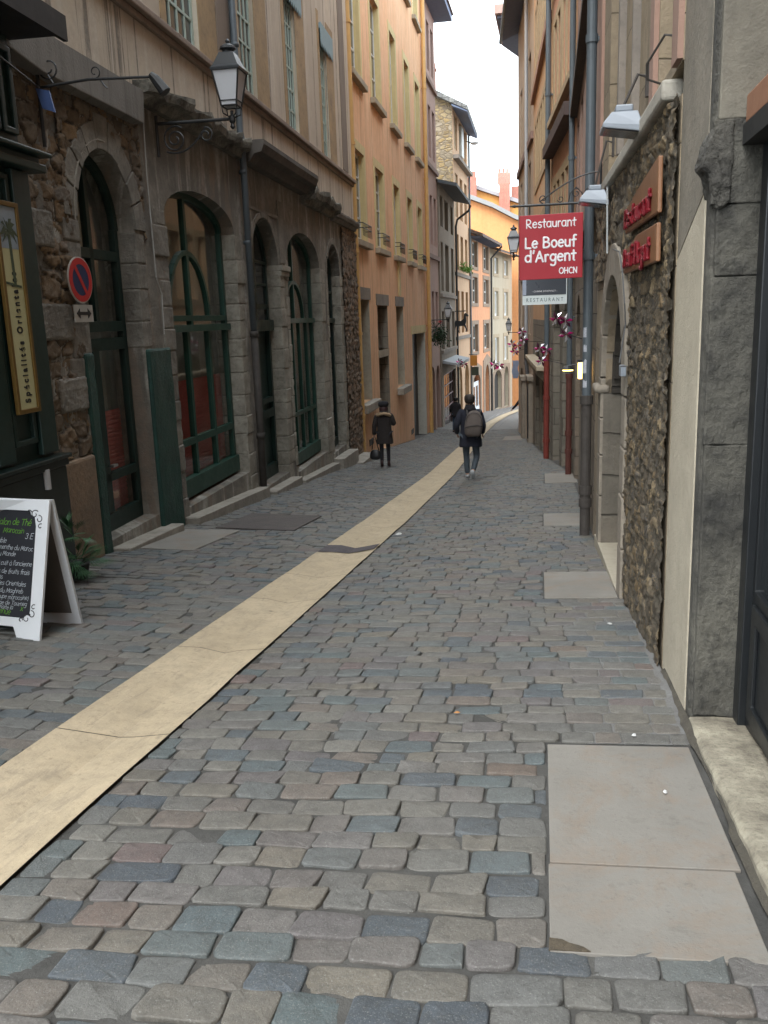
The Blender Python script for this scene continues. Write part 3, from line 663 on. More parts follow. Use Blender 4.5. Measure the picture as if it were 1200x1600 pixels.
# jamb and arch stones, one part per opening side
def jamb(Ye, dirn, z0, z1, m, wmin=.18, wmax=.36, o=.014, name='jamb', h=(.26, .42)):
    s = MB(); z = z0
    while z < z1 - .05:
        hh = min(rng.uniform(*h), z1 - z)
        if z1 - z - hh < .12: hh = z1 - z
        w = rng.uniform(wmin, wmax); a, b = sorted((Ye, Ye + dirn * w))
        oo = o + rng.uniform(-.012, .014)
        s.box(a, b, -.38, oo, z + .003, z + hh - .003, FA.P); z += hh
    return rough(s.build(name, m, houseA, bevel=.018, seg=2), .022, .12, 3)
def archstones(Y0, Y1, bs, bt, m, th=.26, n=9, o=.03, name='arch', keep=None):
    s = MB(); c = (Y0 + Y1) / 2; r = (Y1 - Y0) / 2; g = .012
    for i in range(n):
        a0, a1 = math.pi * i / n + g, math.pi * (i + 1) / n - g; q = []
        t2 = th * rng.uniform(.85, 1.2)
        for k in range(4): a = a0 + (a1 - a0) * k / 3; q.append((c + r * math.cos(a), bs + (bt - bs) * math.sin(a)))
        for k in range(4): a = a1 - (a1 - a0) * k / 3; q.append((c + (r + t2) * math.cos(a), bs + (bt - bs + t2) * math.sin(a)))
        s.prism(q, FA.P, -.38, o + rng.uniform(-.01, .012))
    return rough(s.build(name, m, houseA, bevel=.012), .015, .1, 2)
jamb(8.88, -1, -.75, 2.7, M_quoin2, .16, .5); jamb(10.29, 1, 1.35, 2.7, M_quoin2, .22, .34)
archstones(8.87, 10.3, 2.72, 3.5, M_quoin2, .3, 9)
jamb(11.29, -1, -1.0, 3.05, M_quoin2, .3, .5); jamb(14.19, 1, -1.3, 3.0, M_quoin, .22, .42)
jamb(15.11, -1, -1.5, 2.7, M_quoin, .12, .28); jamb(16.84, 1, -1.5, 2.6, M_quoin, .3, .5)
archstones(15.1, 16.85, 2.62, 3.43, M_quoin2, .12, 7, .012)
jamb(17.51, -1, -1.7, 2.8, M_quoin, .12, .3); jamb(20.49, 1, -1.9, 2.78, M_quoin, .35, .6, h=(.34, .5))
jamb(21.31, -1, -2.0, 2.7, M_quoin, .1, .2); jamb(22.84, 1, -2.1, 2.7, M_quoin, .3, .45, h=(.4, .6))
archstones(21.3, 22.85, 2.72, 3.42, M_quoin2, .13, 7, .02)
# impost caps on the pier stones
s = MB(); s.box(16.83, 17.45, -.38, .09, 2.55, 2.66, FA.P).box(16.83, 17.45, -.38, .06, 2.46, 2.55, FA.P); s.build('impost', M_quoin, houseA, bevel=.02)
s = MB(); s.tube([FA.P(9.585 - .80 * math.cos(math.radians(a)), .03, 2.72 + .87 * math.sin(math.radians(a))) for a in range(-2, 100, 6)], .009, 6); s.build('arch_moulding', mat('pale lime edge', stone, (.42, .40, .35), (.30, .28, .24), 5), houseA)
# painted green pier and recessed panel lines
for bx in ((10.31, 11.02, 1.33), (8.66, 8.865, 1.35)):
    s = MB(); s.box(bx[0], bx[1], -.3, .05, -1.1, bx[2], FA.P)
    rough(s.build('painted_pier', M_greenwall, houseA, bevel=.03), .022, .3, 5)
for q in ((16.95, 17.36, 2.7, 3.85), (14.98, 16.94, 3.5, 3.56)): s = MB(); s.box(q[0], q[1], -.05, .02, q[2], q[3], FA.P); s.build('raised_strip', M_quoin2, houseA, bevel=.01)
# rubble masonry left of the first arch: real relief
def relief(F, Y0, Y1, z0, z1, cell, dz, cols, name, root, skip=None, res=.022, asp=1.7, seed=3, depth=.05, o0=0.0, fill=.3, mortar=(.09, .075, .06)):
    r = np.random.default_rng(seed); ny = int((Y1 - Y0) / res) + 1; nz = int((z1 - z0) / res) + 1
    Yg, Zg = np.meshgrid(np.linspace(Y0, Y1, ny), np.linspace(z0, z1, nz), indexing='ij')
    # jittered seeds in rough courses
    sy = []; sz = []; z = z0 - cell
    while z < z1 + cell:
        h = cell * r.uniform(.55, 1.15); y = Y0 - cell * 2 + r.uniform(0, cell)
        while y < Y1 + cell * 2:
            w = cell * asp * r.uniform(.5, 1.5); sy.append(y + w / 2); sz.append(z + h / 2 + r.normal(0, h * .16)); y += w
        z += h
    sy = np.array(sy); sz = np.array(sz); K = len(sy)
    def sn(a, b, s):  # cheap smooth noise
        return (np.sin(a * s + 1.3 * np.sin(b * s * .7 + 2)) + np.sin(b * s * 1.3 + 1.7 * np.sin(a * s * .9 + 5)) + np.sin((a + b) * s * 1.7 + 2.1)) / 3
    Yd = Yg + .05 * sn(Yg, Zg, 9) * cell * 4; Zd = Zg + .04 * sn(Zg, Yg, 11) * cell * 4
    d1 = np.full(Yg.shape, 9.); d2 = np.full(Yg.shape, 9.); idx = np.zeros(Yg.shape, int)
    for k in range(K):
        if sy[k] < Y0 - cell * 3 or sy[k] > Y1 + cell * 3: continue
        d = np.maximum(np.abs(Yd - sy[k]) / asp, np.abs(Zd - sz[k])) * .6 + .4 * np.sqrt(((Yd - sy[k]) / asp) ** 2 + (Zd - sz[k]) ** 2)
        m1 = d < d1; d2 = np.where(m1, d1, np.minimum(d2, d)); idx = np.where(m1, k, idx); d1 = np.where(m1, d, d1)
    e = np.clip((d2 - d1) / (cell * .32), 0, 1); hgt = r.uniform(.45, 1.1, K)[idx]
    sl1 = r.normal(0, .22, K)[idx]; sl2 = r.normal(0, .25, K)[idx]
    relf = np.maximum((1 - (1 - e) ** 5) * hgt, fill * (1 + .35 * sn(Yg, Zg, 14))) * depth + (sl1 * (Yg - sy[idx]) + sl2 * (Zg - sz[idx])) * .5 * e
    relf += sn(Yg, Zg, 31) * .006 + sn(Zg, Yg, 83) * .004 + r.normal(0, .0030, Yg.shape)
    tint = r.uniform(0, 1, K)[idx] * .8 + .2 * np.clip(.5 + .5 * sn(Yg, Zg, 3), 0, 1); tint = np.where((e < .22) | (relf < fill * depth * 1.02), -1, tint)
    vs = [F.P(Yg[i, j], o0 + relf[i, j], Zg[i, j]) for i in range(ny) for j in range(nz)]
    fs = []
    for i in range(ny - 1):
        for j in range(nz - 1):
            yc, zc = Yg[i, j] + res / 2, Zg[i, j] + res / 2
            if skip and skip(yc, zc): continue
            a = i * nz + j; fs.append((a, a + nz, a + nz + 1, a + 1))
    mb = MB(); mb.v = vs; mb.f = fs
    me = D.meshes.new(name); og = parent_origin(root); me.from_pydata([tuple(Vector(v) - og) for v in vs], [], fs)
    at = me.attributes.new('tint', 'FLOAT', 'POINT'); at.data.foreach_set('value', tint.ravel())
    me.polygons.foreach_set('use_smooth', [True] * len(me.polygons))
    key = name + str(seed)
    mt, t, b = nodes('rubble relief ' + key); p = posvec(t); a = nn(t, 'Attribute', attribute_name='tint')
    k = len(cols) - 1; col = ramp(t, a.outputs['Fac'], [(i / k, c) for i, c in enumerate(cols)])
    n1 = noise(t, p, 9, 7, .75); n2 = noise(t, p, 70, 5, .75)
    col = mixc(t, ramp(t, n1, [(.42, (0, 0, 0)), (.72, (.75, .75, .75))]), col, lum(cols[0], .45))
    col = mixc(t, ramp(t, n2, [(.5, (0, 0, 0)), (.8, (.5, .5, .5))]), col, lum(cols[-1], 1.15))
    col = mixc(t, math_(t, 'LESS_THAN', a.outputs['Fac'], -.3), col, mortar)
    t.links.new(col, b.inputs['Base Color']); b.inputs['Roughness'].default_value = .95
    bump(t, b, math_(t, 'ADD', n1, math_(t, 'MULTIPLY', n2, .5)), 1.0, .02)
    me.materials.append(mt); ob = D.objects.new(name, me); SC.collection.objects.link(ob); ob.parent = root; return ob
relief(FA, 7.5, 8.72, .32, 3.95, .19, 0, [(.13, .105, .08), (.20, .15, .10), (.29, .19, .10), (.22, .18, .14), (.16, .14, .12)], 'rubble_wall', houseA,
       skip=lambda y, z: False, seed=5, depth=.06, o0=-.03)
relief(FA, 8.6, 10.6, 2.6, 3.97, .17, 0, [(.13, .105, .08), (.20, .15, .10), (.29, .19, .10), (.22, .18, .14), (.16, .14, .12)], 'rubble_wall', houseA,
       skip=lambda y, z: (y - 9.585) ** 2 / .95 ** 2 + max(0, z - 2.72) ** 2 / 1.0 ** 2 < 1, seed=6, depth=.05, o0=-.02)
relief(FA, 23.2, 25.28, -2.6, 3.95, .17, 0, [(.14, .12, .10), (.24, .18, .13), (.30, .20, .13), (.23, .20, .165)], 'rubble_wall', houseA, seed=8, depth=.05, res=.03)
s = MB(); s.box(7.62, 8.64, -.3, .06, -.9, .30, FA.P); s.build('corner_block', mat('tan footing stone', stone, (.26, .18, .115), (.15, .115, .085), 2, .8), houseA, bevel=.03)
for q in ((7.6, 8.5, 1.5, 1.85), (7.6, 8.3, 2.38, 2.72), (8.1, 8.66, .78, 1.12)): s = MB(); s.box(q[0], q[1], -.3, .045, q[2], q[3], FA.P); rough(s.build('dressed_block', M_quoin2, houseA, bevel=.025), .02)
# ---- joinery of the arcade
def bars(F, segs, m, root, o0, o1, name='window', glass=None, gout=None, gm=None):
    s = MB()
    for pts, w, *oo in segs: s.ribbon(pts, w, F.P, o0 if not oo else oo[0], o1)
    w_ = s.build(name, m, root, bevel=.004)
    if gout:
        g = MB(); g.prism(gout, F.P, o1 - .002, o1 + .006) if False else g.prism(gout, F.P, (o0 + o1) / 2 - .003, (o0 + o1) / 2 + .003); g.build('pane', gm, w_)
    return w_
def arcpts(Y0, Y1, bs, bt, n=14): c = (Y0 + Y1) / 2; r = (Y1 - Y0) / 2; return [(c - r * math.cos(math.pi * i / n), bs + (bt - bs) * math.sin(math.pi * i / n)) for i in range(n + 1)]
R0, R1_ = -.20, -.28
def ytr(f, a, b): return a + (b - a) * f
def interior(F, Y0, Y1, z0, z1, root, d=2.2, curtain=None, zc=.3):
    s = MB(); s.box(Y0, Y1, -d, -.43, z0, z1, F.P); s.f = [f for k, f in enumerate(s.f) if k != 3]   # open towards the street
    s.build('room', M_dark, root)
M_curt = mat('red curtain', paint, (.55, .12, .10), .9, .35, 0, 20)
def curtain(F, Y0, Y1, z0, z1, root, m=None, o=-.40, blinds=True):
    s = MB(); n = int((z1 - z0) / .05)
    if blinds:
        for i in range(n):
            z = z0 + (z1 - z0) * i / n; s.box(Y0, Y1, o - .012, o, z, z + (z1 - z0) / n * .72, F.P)
            s.box(Y0, Y1, o - .02, o - .013, z + (z1 - z0) / n * .6, z + (z1 - z0) / n * 1.1, F.P)
    else:
        k = 24
        for i in range(k + 1):
            y = Y0 + (Y1 - Y0) * i / k; oo = o + .02 * math.sin(i * 1.9); s.v += [F.P(y, oo, z0), F.P(y, oo, z1)]
        s.f = [(2 * i, 2 * i + 1, 2 * i + 3, 2 * i + 2) for i in range(k)]
    s.build('curtain', m or M_curt, root)
# door O1 with arched fanlight
a, b = 8.93, 10.25
segs = [([(a + .03, -.72), (a + .03, 2.72)], .09), ([(b - .03, -.72), (b - .03, 2.72)], .09), (arcpts(a, b, 2.72, 3.44), .09),
        ([(a, 1.62), (b, 1.62)], .12), ([(a, 1.42), (b, 1.42)], .14), ([(a, 2.42), (b, 2.42)], .11), ([(9.55, 1.66), (9.55, 3.42)], .08),
        ([(9.42, -.5), (9.42, 1.4)], .14), ([(a, -.62), (b, -.62)], .2), ([(a, -.1), (b, -.1)], .1)]
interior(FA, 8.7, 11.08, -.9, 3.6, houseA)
w1 = bars(FA, segs, M_green, houseA, R0, R1_, 'door', gout=arch(a, b, -.7, 2.72, 3.44), gm=M_clear)
curtain(FA, 8.75, 11.0, -.85, .62, houseA); M_net = mat('pale net curtain', paint, (.26, .25, .23), .9, .4, 0, 2); curtain(FA, 8.75, 11.0, .55, 3.5, houseA, M_net, o=-.46, blinds=False); 
s = MB(); s.box(9.44, 9.56, -.19, -.14, .02, .05, FA.P); s.build('handle', mat('steel', paint, (.5, .5, .5), .3, .1, .9), w1)
# big window O2
a, b = 11.34, 14.14
segs = [([(a + .03, -.8), (a + .03, 3.0)], .10), ([(b - .04, -.8), (b - .04, 3.0)], .10), (arcpts(a, b, 3.02, 3.4), .09),
        ([(a, 1.70), (b, 1.70)], .08), ([(a, 1.56), (b, 1.56)], .1, R0 + .06), ([(12.55, 1.6), (12.55, 3.38)], .09),
        (arcpts(11.75, 13.35, 1.7, 2.62), .07), ([(a, -.68), (b, -.68)], .26, R0 + .05), ([(a, -.05), (b, -.05)], .10)]
for f in (.36, .68): segs.append(([(ytr(f, a, b), -.6), (ytr(f, a, b), 1.55)], .09))
segs.append(([(ytr(.08, a, b), -.6), (ytr(.08, a, b), 1.55)], .06))
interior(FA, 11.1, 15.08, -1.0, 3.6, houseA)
bars(FA, segs, M_green2, houseA, R0, R1_, 'window', gout=arch(a, b, -.8, 3.0, 3.4), gm=M_clear)
curtain(FA, 11.2, 15.0, -.95, .80, houseA); curtain(FA, 11.2, 15.0, .7, 3.5, houseA, M_net, o=-.48, blinds=False)
# door O3, panelled
a, b = 15.16, 16.79
s = MB(); s.box(a, b, -.36, -.30, -1.32, 1.55, FA.P); s.build('door_back', M_green, houseA)
segs = [([(a + .04, -1.3), (a + .04, 2.62)], .1), ([(b - .04, -1.3), (b - .04, 2.62)], .1), (arcpts(a, b, 2.62, 3.38), .09), ([(a, 1.55), (b, 1.55)], .2, -.14),
        ([(15.97, -1.3), (15.97, 3.3)], .1), ([(a, -1.2), (b, -1.2)], .24), ([(a, -.1), (b, -.1)], .16), ([(a, .15), (b, .15)], .1), ([(a, 1.9), (b, 1.9)], .1), ([(a, 2.3), (b, 2.3)], .05), ([(a, 2.7), (b, 2.7)], .05)]
bars(FA, segs, M_green, houseA, R0 - .02, -.30, 'door', gout=arch(a, b, 1.5, 2.62, 3.38), gm=M_glass)
# window O4
a, b = 17.56, 20.44
segs = [([(a + .03, -1.4), (a + .03, 2.78)], .10), ([(b - .04, -1.4), (b - .04, 2.78)], .10), (arcpts(a, b, 2.78, 3.38), .09),
        ([(a, 1.62), (b, 1.62)], .1, R0 + .05), ([(18.75, 1.6), (18.75, 3.36)], .08), (arcpts(18.0, 19.6, 1.65, 2.42), .07), ([(a, -1.28), (b, -1.28)], .26, R0 + .05), ([(a, -.35), (b, -.35)], .09)]
for f in (.34, .55, .78): segs.append(([(ytr(f, a, b), -1.2), (ytr(f, a, b), 1.6)], .08))
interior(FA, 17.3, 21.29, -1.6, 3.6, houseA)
bars(FA, segs, M_green2, houseA, R0, R1_, 'window', gout=arch(a, b, -1.4, 2.78, 3.38), gm=M_clear)
curtain(FA, 17.4, 21.25, -1.6, 3.5, houseA, mat('grey net curtain', paint, (.09, .095, .09), .9, .3), blinds=False)
# door O5
a, b = 21.36, 22.8
segs = [([(a + .03, -1.6), (a + .03, 2.72)], .10), ([(b - .04, -1.6), (b - .04, 2.72)], .10), (arcpts(a, b, 2.72, 3.38), .09), ([(a, 1.6), (b, 1.6)], .12, R0 + .05), ([(22.0, -1.6), (22.0, 3.3)], .1),
        ([(a, -1.5), (b, -1.5)], .22), ([(a, 2.3), (b, 2.3)], .06)]
bars(FA, segs, M_green, houseA, R0, R1_, 'door', gout=arch(a, b, -1.6, 2.72, 3.38), gm=M_glass)
# ---- doorsteps
M_step = mat('pale worn step stone', stone, (.36, .33, .28), (.22, .20, .17), 2.4, .5)
def step(Y0, Y1, z0, z1, o0, o1, label, tilt=0):
    s = MB(); s.prism([(Y0, z0 - .5), (Y1, z0 - .5), (Y1, z1 + tilt), (Y0, z1)], FA.P, o0, o1)
    tag(s.build('doorstep', M_step, loc=FA.P(Y0, o1, z0), bevel=.02), label, 'step', 'stone steps along the arcade')
step(8.9, 10.55, -.95, -.80, -.1, .22, 'low tilted doorstep under the arched glass door beside the green pier', -.1)
step(11.1, 14.6, -1.2, -.95, -.12, .22, 'long doorstep under the largest arched window with red blinds', -.24)
step(15.0, 17.0, -1.5, -1.36, -.1, .22, 'doorstep of the narrow panelled green door', -.08)
step(17.3, 20.9, -1.8, -1.58, -.12, .2, 'long doorstep under the arched window left of the narrow last door', -.22)
step(21.1, 23.2, -2.1, -1.74, -.1, .26, 'doorstep of the narrow last green door of the arcade', -.06)
step(22.9, 25.2, -2.4, -2.13, -.06, .42, 'separate low stone block at the end of the arcade by the orange house', -.06)
# ---- drainpipe on house A
s = MB(); P = FA.P; s.tube([P(14.62, .08, 14.5), P(14.62, .08, 4.62), P(14.62, .10, 4.5), P(14.62, .10, 1.45)], .055, 12)
for z in (9.5, 6.6, 5.9, 4.0, 2.9): s.tube([P(14.62, .085, z - .03), P(14.62, .085, z + .03)], .066, 12)
pa = thing('drainpipe', 'blue-grey drainpipe with rusty foot between the largest arched window and the narrow green door', 'drainpipe', P(14.62, .09, -1.4), 'drainpipes on the house fronts')
s.build('pipe', M_pipe_l, pa, smooth=True)
s = MB(); s.tube([P(14.62, .10, 1.45), P(14.62, .10, -1.42)], .062, 12)
for z in (1.42, -.3): s.tube([P(14.62, .10, z - .05), P(14.62, .10, z + .05)], .075, 12)
s.build('pipe_foot', M_rust, pa, smooth=True)
# thin cable down the stone front
s = MB(); s.tube([P(10.62, .1, 4.15), P(10.7, .05, 3.4), P(10.72, .05, 2.2), P(10.85, .05, 2.0), P(10.8, .06, 1.5)], .009, 5); tag(s.build('cable', mat('pale cable', paint, (.35, .34, .32), .6, .2), loc=P(10.62, .1, 1.5)), 'thin pale cable hanging down the stone between the first two arches', 'cable')
# ---------------------------------------------------------------- dark green shopfront
FS = Fac(-4.42, 7.55, -1.5, 'L')
shop = thing('shopfront', 'dark green panelled wooden shopfront with projecting canopy at the left edge', 'shopfront', FS.P(6.2, 0, G(-4.4, 6.2)))
s = MB(); s.box(4.0, 7.55, -.32, -.06, -.9, 4.05, FS.P); s.build('panel_board', M_green, shop)
s = MB(); s.box(7.28, 7.55, -.06, 0, .5, 2.95, FS.P); s.box(6.6, 6.85, -.06, -.01, .5, 2.95, FS.P)
for (y0, y1, z0, z1) in ((6.88, 7.25, .62, 2.9), (6.88, 7.25, 3.25, 3.9), (7.3, 7.52, 3.25, 3.95)):
    s.holed(rect(y0, y1, z0, z1), [rect(y0 + .05, y1 - .05, z0 + .05, z1 - .05)], FS.P, -.02, -.07)
s.build('pilaster', M_green, shop, bevel=.008)
s = MB(); s.box(4.0, 7.70, -.3, .10, 2.96, 3.03, FS.P).box(4.0, 7.66, -.3, .06, 3.032, 3.09, FS.P).box(4.0, 7.75, -.3, .14, 3.092, 3.13, FS.P); s.build('cornice', M_green, shop, bevel=.012)
s = MB(); s.box(4.0, 7.62, -.3, .05, .36, .43, FS.P).box(4.0, 7.64, -.3, .08, .432, .47, FS.P).box(4.0, 7.6, -.3, .03, -1, .358, FS.P); s.build('plinth', mat('near black green paint', paint, (.006, .015, .013), .3, .3), shop, bevel=.01)
s = MB(); s.prism([(3.0, 4.05), (7.66, 4.05), (7.66, 4.12), (3.0, 4.12)], FS.P, -.3, .42); s.box(3.0, 7.66, .40, .44, 4.0, 4.2, FS.P); s.build('canopy', mat('black canopy', paint, (.008, .009, .01), .5, .2), shop)
s = MB(); s.tube([FS.P(7.2, .04, .2), FS.P(7.2, .04, .38)], .035, 10); s.build('vent_tube', mat('white metal', paint, (.45, .45, .45), .5, .2), shop)
# ---------------------------------------------------------------- street lamps
M_lampglass = mat('frosted lamp glass', paint, (.60, .62, .66), .35, .12, 0, 2)
def lantern_thing(name, label, F, Y, zarm, tipo, s=1.0, scroll=True, group='bracket lanterns on the house fronts', dirn=1, zoff=.1, arm=True):
    """F facade; arm from wall at (Y, zarm) out to tipo; lantern stands on its end"""
    root = thing(name, label, 'street lamp', F.P(Y, 0, zarm), group); P = lambda o, z: F.P(Y, o, z)
    a = MB(); a.tube([P(-.02, zarm), P(tipo + .03, zarm)], .022 * s, 8); a.tube([P(.01, zarm + .1 * s), P(.01, zarm - .42 * s)], .022 * s, 8)
    a.lathe(P(tipo, zarm), [(.012, -.13 * s), (.035 * s, -.1 * s), (.02, -.06 * s), (.045 * s, -.03 * s), (.045 * s, .03 * s), (.02, .05 * s), (.02, .1 * s)], 8)
    a.build('arm', M_iron, root, smooth=False)
    if scroll:
        c = MB(); pts = []
        r0 = .17 * s; c0 = (.26 * s, zarm - .21 * s)
        for i in range(34):   # inner spiral growing, then sweep up to second spiral
            th = -math.radians(-60 + i * 22); rr = .035 * s + .14 * s * (i / 33)
            pts.append((c0[0] + rr * math.cos(th), c0[1] + rr * math.sin(th)))
        c.tube([P(*q) for q in pts], .012 * s, 6)
        sw = []
        for i in range(13):
            f = i / 12; sw.append((.13 * s + f * (tipo * .62 - .1 * s), zarm - .36 * s + (-.08 * math.sin(f * math.pi * .75) + .34 * f ** 2) * s))
        c.tube([P(*q) for q in sw], .013 * s, 6)
        e = sw[-1]; pts = []
        for i in range(22):
            th = math.radians(100 - i * 24); rr = (.10 - .075 * i / 21) * s
            pts.append((e[0] + .0 + rr * math.cos(th), e[1] - .10 * s + rr * math.sin(th)))
        c.tube([P(*q) for q in pts], .011 * s, 6); c.build('scroll', M_iron, root)
    b = P(tipo, zarm + zoff * s)
    # cradle
    k = MB()
    for i in range(4):
        th = math.radians(45 + 90 * i); dx, dy = math.cos(th), math.sin(th)
        k.tube([b + Vector((dx * .02, dy * .02, -.02)) * s, b + Vector((dx * .13, dy * .13, .03)) * s, b + Vector((dx * .145, dy * .145, .12)) * s], .009 * s, 6)
    k.build('cradle', M_iron, root)
    g = MB(); z0, z1 = .12 * s, .55 * s; r0, r1 = .145 * s, .255 * s
    g.lathe(b, [(r0 * .96, z0), (r1 * .96, z1)], 4, rot=math.pi / 4); g.build('lamp_glass', M_lampglass, root)
    f = MB()
    for i in range(4):
        th = math.radians(45 + 90 * i); t2 = math.radians(135 + 90 * i)
        p0 = b + Vector((math.cos(th) * r0, math.sin(th) * r0, z0)); p1 = b + Vector((math.cos(th) * r1, math.sin(th) * r1, z1))
        q0 = b + Vector((math.cos(t2) * r0, math.sin(t2) * r0, z0)); q1 = b + Vector((math.cos(t2) * r1, math.sin(t2) * r1, z1))
        f.tube([p0, p1], .012 * s, 6); f.tube([p0, q0], .012 * s, 6); f.tube([p1, q1], .016 * s, 6)
        f.tube([p0 + (p1 - p0) * .14, q0 + (q1 - q0) * .14], .008 * s, 6)
    f.build('lamp_frame', M_iron, root)
    h = MB(); h.lathe(b, [(r1 * 1.08, z1 - .01), (r1 * 1.1, z1 + .02 * s), (r1 * .93, z1 + .05 * s), (r1 * .55, z1 + .21 * s), (r1 * .5, z1 + .22 * s)], 4, rot=math.pi / 4)
    h.lathe(b, [(.085 * s, z1 + .2 * s), (.07 * s, z1 + .25 * s), (.11 * s, z1 + .27 * s), (.10 * s, z1 + .30 * s), (.05 * s, z1 + .33 * s), (.02 * s, z1 + .34 * s), (.03 * s, z1 + .37 * s), (.005, z1 + .4 * s)], 10)
    h.build('lamp_roof', mat('lamp roof enamel', paint, (.03, .035, .04), .35, .3), root)
    return root
lantern_thing('street_lamp', 'large old lantern on a black scrolled wall arm above the arcade, nearest to the camera', FA, 11.24, 4.08, 1.0, .93, zoff=.03)
# ---- iron sign bracket with spotlight and blue plate
bk = thing('sign_bracket', 'long black wrought-iron bracket with curls and a small spotlight above the no-parking sign', 'bracket', FA.P(8.28, 0, 3.84))
P = lambda o, z: FA.P(8.28, o, z); s = MB()
s.tube([P(.05, 4.1), P(.05, 3.3)], .018, 8); s.tube([P(.04, 3.82), P(.55, 3.86), P(1.16, 3.84)], .013, 8)
def spiral(mb, P, c, r0, r1, t0, t1, n=20, w=.008):
    mb.tube([P(c[0] + (r0 + (r1 - r0) * i / n) * math.cos(math.radians(t0 + (t1 - t0) * i / n)), c[1] + (r0 + (r1 - r0) * i / n) * math.sin(math.radians(t0 + (t1 - t0) * i / n))) for i in range(n + 1)], w, 6)
spiral(s, P, (.17, 3.98), .10, .03, 200, 700); spiral(s, P, (.62, 3.92), .06, .02, 240, 640, w=.006); s.tube([P(.06, 4.08), P(.1, 4.02), P(.2, 3.85)], .008, 6); s.tube([P(.66, 3.86), P(.7, 3.80), P(.73, 3.77)], .008, 6)
s.build('bracket_arm', M_iron, bk)
s = MB(); s.tube([P(1.16, 3.86), P(1.2, 3.82), P(1.29, 3.70)], [.03, .045, .055], 10); s.build('spotlight', M_iron, bk)
pl = thing('hanging_plate', 'small blue metal plate hanging askew from a thin rod by the shop canopy', 'hanging sign', FA.P(8.22, .2, 3.7))
s = MB(); s.tube([FS.P(7.2, .05, 3.80), FA.P(8.2, .10, 3.80)], .008, 6); s.build('rod', M_iron, pl)
s = MB(); s.prism([(0, 0), (.13, -.03), (.17, -.22), (.05, -.18)], lambda a, o, b: FA.P(8.2 + o, .06 + a, 3.80 + b), 0, .02); s.build('plate', mat('blue enamel', paint, (.08, .13, .30), .35, .2), pl)
# ---- no parking sign
ns = thing('no_parking_sign', 'round red and blue no-parking sign with a white double-arrow plate on the stone pier', 'road sign', FA.P(8.72, .1, 1.7))
def onwall(F, Yc, o, zc): return lambda u, v, d=0: F.P(Yc + u, o + d, zc + v)
# sign faces the street, turned a little towards the walker
c0 = FA.P(8.58, .12, 2.085); ang = 0
U = Vector((.03, 1, 0)).normalized(); N = Vector((1, -.03, 0)).normalized(); Vv = Vector((0, 0, 1))
def disc(mb, r0, r1, d0, d1, a0=0, a1=360, n=40, c=None):
    c = c or c0; o = len(mb.v); full = (a1 - a0) >= 360
    for i in range(n + 1):
        th = math.radians(a0 + (a1 - a0) * i / n)
        for r in (r0, r1):
            for d in (d0, d1): mb.v.append(c + U * r * math.cos(th) + Vv * r * math.sin(th) + N * d)
    for i in range(n):
        a = o + i * 4; b = a + 4
        mb.f += [(a, b, b + 1, a + 1), (a + 2, a + 3, b + 3, b + 2), (a, a + 2, b + 2, b), (a + 1, b + 1, b + 3, a + 3)]
s = MB(); s.add([], []); disc(s, .002, .228, -.012, 0); s.build('rim', mat('pale sign rim', paint, (.55, .52, .48), .5, .3), ns)
s = MB(); disc(s, .155, .215, .001, .005); 
th = math.radians(-45 - 8)
for sg in (1,):
    d1 = U * math.cos(math.radians(125)) + Vv * math.sin(math.radians(125)); pr = N.cross(d1)
    s.add([c0 + d1 * a * .17 + pr * b * .022 + N * d for a in (-1, 1) for b in (-1, 1) for d in (.001, .006)], [(0, 1, 3, 2), (4, 6, 7, 5), (0, 4, 5, 1), (2, 3, 7, 6), (0, 2, 6, 4), (1, 5, 7, 3)])
s.build('red_ring', mat('sign red', paint, (.50, .03, .03), .4, .2), ns)
s = MB(); disc(s, .001, .157, .0008, .0035); s.build('blue_field', mat('sign blue', paint, (.018, .035, .10), .4, .2), ns)
s = MB(); c1 = c0 - Vv * .33
s.add([c1 + U * a * .18 + Vv * b * .085 + N * d for a in (-1, 1) for b in (-1, 1) for d in (-.01, 0)], [(0, 1, 3, 2), (4, 6, 7, 5), (0, 4, 5, 1), (2, 3, 7, 6), (0, 2, 6, 4), (1, 5, 7, 3)])
s.build('arrow_plate', mat('dirty white plate', paint, (.42, .40, .36), .5, .35), ns)
s = MB(); P = lambda a, o, b: c1 + U * a + Vv * b + N * o
s.prism([(-.14, 0), (-.075, .05), (-.075, .016), (.075, .016), (.075, .05), (.14, 0), (.075, -.05), (.075, -.016), (-.075, -.016), (-.075, -.05)], P, .001, .004); s.build('arrow', M_iron, ns)
s = MB(); s.tube([c0 - N * .015, c0 - N * .15], .02, 8); s.tube([c1 - N * .012, c1 - N * .15], .02, 8); s.build('fixing', M_zinc, ns)
# ---- tall yellow shop sign with palm picture
ys_ = thing('shop_sign', 'tall narrow cream sign with gilt frame and palm tree, lettered Spécialités Orientales', 'sign', FS.P(7.07, .02, .9))
s = MB(); s.holed(rect(6.90, 7.26, .90, 2.66), [rect(6.94, 7.22, .94, 2.62)], FS.P, .035, 0); s.build('frame', mat('tarnished gilt', paint, (.20, .12, .03), .4, .4, .5), ys_, bevel=.004)
s = MB(); s.box(6.93, 7.23, .002, .018, .93, 2.63, FS.P); s.build('board', mat('cream yellow sign board', paint, (.52, .50, .28), .5, .15), ys_)
mb_ = MB(); s = MB(); s.box(6.942, 7.218, .0185, .0205, 2.28, 2.618, FS.P); s.build('painted_sky', mat('painted pale sky', paint, (.30, .36, .42), .5, .3), ys_)
s = MB(); s.ribbon([(7.10, 1.98), (7.09, 2.30), (7.08, 2.42)], .035, FS.P, .021, .024)
